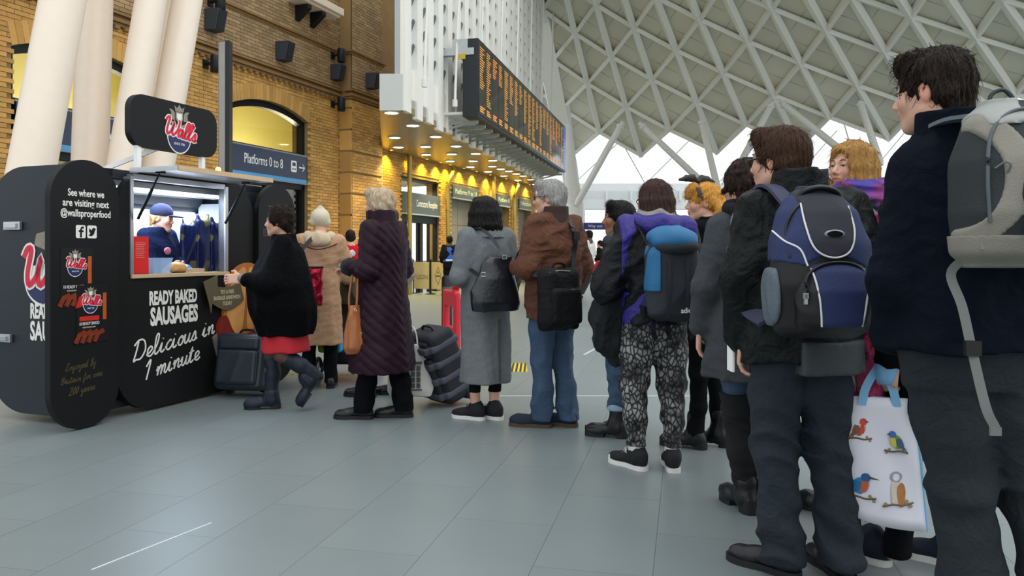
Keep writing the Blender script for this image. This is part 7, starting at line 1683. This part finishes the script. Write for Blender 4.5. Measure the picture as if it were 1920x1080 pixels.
# ---- cream cafe barriers
for k, (x0, x1) in enumerate(((775, 806), (808, 836))):
    Y = 23.6 - .4 * k; a, c = P(x0, 490, Y), P(x1, 487, Y - .5); e = empty('cafe_barrier', (a.x, a.y, 0), math.atan2(c.y - a.y, c.x - a.x), ['cream cafe barrier banner next to the quilted coat', 'cream cafe barrier banner below the worker in the blue vest'][k], 'barrier', 'cafe barriers')
    w_ = (c - a).length; b = MB(); b.bb((.03, -.01, .15), (w_ - .03, .01, .96)); b.build('banner', M('cream_banner', '#c9bb92', .7), e)
    for x in (0, w_):
        b = MB(); b.tube([(x, 0, 0), (x, 0, 1.04)], .018, 8); b.build('post', black, e); b = MB(); b.lathe([(.15, 0), (.15, .015), (.03, .03)], 14, (x, 0, 0)); b.build('base', black, e)
    b = MB(); b.tube([(0, 0, .98), (w_, 0, .98)], .012, 8); b.build('top_rail', black, e)
    if k == 0: me = text_mesh('LEON', .2); link('lettering', me, M('banner_grey', '#6f6a58', .7), e, loc=(w_ * .55, -.014, .5), rot=(PI / 2, 0, 0))
    else:
        b = MB(); m4 = w_ / 2
        for q in range(4): a0, a1 = q * PI / 2, (q + 1) * PI / 2; b.beam((m4 + .14 * math.sin(a0), -.012, .55 + .27 * math.cos(a0)), (m4 + .14 * math.sin(a1), -.012, .55 + .27 * math.cos(a1)), .02, .004, (0, 1, 0))
        b.bb((m4 - .1, -.014, .52), (m4 + .1, -.011, .57)); b.bb((m4 - .03, -.014, .62), (m4 + .03, -.011, .68)); b.build('diamond_emblem', M('banner_grey', '#6f6a58'), e)
# ---- red plastic barrier stood on end beside the grey coat, and a black bollard
rb = P(846, 640, 8.6); e = empty('red_barrier', (rb.x, rb.y, 0), D2(18), 'red plastic folding barrier seen edge-on beside the grey coat', 'barrier')
red = M('red_plastic', '#d8263a', .4, var=.08, spec=.5)
for y in (-.25, .25): sculpt('leg_panel', [rbox((0, y, .40), (.035, .05, .40), .02), rbox((0, y, .03), (.04, .12, .03), .02)], red, e, .012)
sculpt('cross_rail', [rbox((0, 0, .72), (.03, .3, .09), .02), rbox((0, 0, .35), (.03, .3, .06), .02)], red, e, .012)
sculpt('top_hook', [rbox((0, -.22, .88), (.035, .06, .10), .025), rbox((0, -.15, .98), (.03, .045, .05), .02), ell((0, -.2, .92), (.05, .02, .03), .005, 'sub'), ell((0, -.27, .82), (.05, .03, .03), .005, 'sub')], red, e, .01)
e = empty('bollard', (P(838, 560, 13).x, 13, 0), 0, 'black round bollard behind the red barrier', 'bollard'); b = MB(); b.lathe([(.09, 0), (.09, .8), (.07, .84)], 16); b.build('post', black, e, smooth=True); b = MB(); b.lathe([(.095, .6), (.095, .66)], 16); b.build('band', M('grey_band2', '#55585a', .5), e)
# ---- the vendor inside the kiosk
vp = KM @ Vector((.90, .47, .12)); V_ = person((vp.x, vp.y), -105, 'smiling vendor in a navy cap and fleece inside the kiosk hatch', z=.12)
J = joints(1.53, head=(0, .03, 1.40), elL=(-.2, .06, 1.0), wrL=(-.08, .16, .98), elR=(.2, .06, 1.0), wrR=(.08, .16, .98))
_, MH = body(V_, J, fem=1, yaw=D2(15), pitch=-.12, res=.006, legs=True, hands=[((-.08, .17, .98), (.4, .9, -.2), (.3, .2, .9)), ((.08, .17, .98), (-.4, .9, -.2), (-.3, .2, .9))]); eyes(V_, MH)
nvf = cloth('navy_fleece', '#141c38'); coat(V_, J, nvf, [(.8, 0, 0, .17, .13), (1.0, 0, 0, .165, .13), (1.16, 0, -.01, .165, .12), (1.24, 0, -.02, .12, .1), (1.32, 0, -.01, .08, .085)], (.065, .058, .05), res=.01, amp=.005, name='fleece')
trousers(V_, J, blk2, res=.014, amp=.003)
for q in 'LR': shoe(V_, J['an' + q], 0, lea, rub)
bgl = M('blue_glove', '#3f7fd8', .4)
for sx in (-1, 1): sculpt('glove', [ell((sx * .06, .22, .97), (.04, .055, .03)), rc((sx * .08, .17, .98), (sx * .06, .22, .97), .035, .035)] + [rc((sx * (.06 - .02 * i), .25, .97), (sx * (.05 - .02 * i), .30, .955), .011, .009, .006) for i in range(-1, 3)], bgl, V_, .007)
capn = M('navy_cap', '#141a3a', .8)
sculpt('cap', [ell((0, -.012, .055), (.088, .108, .09)), half((0, 0, -1), (0, 0, .028))], capn, V_, .006, mw=MH); sculpt('cap_peak', [ell((0, .13, .035), (.07, .075, .012)), half((0, -1, 0), (0, .07, 0))], capn, V_, .005, mw=MH)
hair(V_, MH, [rc((-.07, -.02, .01), (-.065, -.05, -.05), .02, .015), rc((.07, -.02, .01), (.065, -.05, -.05), .02, .015), rc((0, -.09, .0), (0, -.09, -.06), .035, .025)], hairm('blonde_hair', '#b98a4c'), .007)
sculpt('chest_logo', [ell((.05, .125, 1.12), (.04, .012, .03)), wr(.004, 80)], M('pink_logo', '#c87a90', .7, var=.5, scale=60), V_, .006)
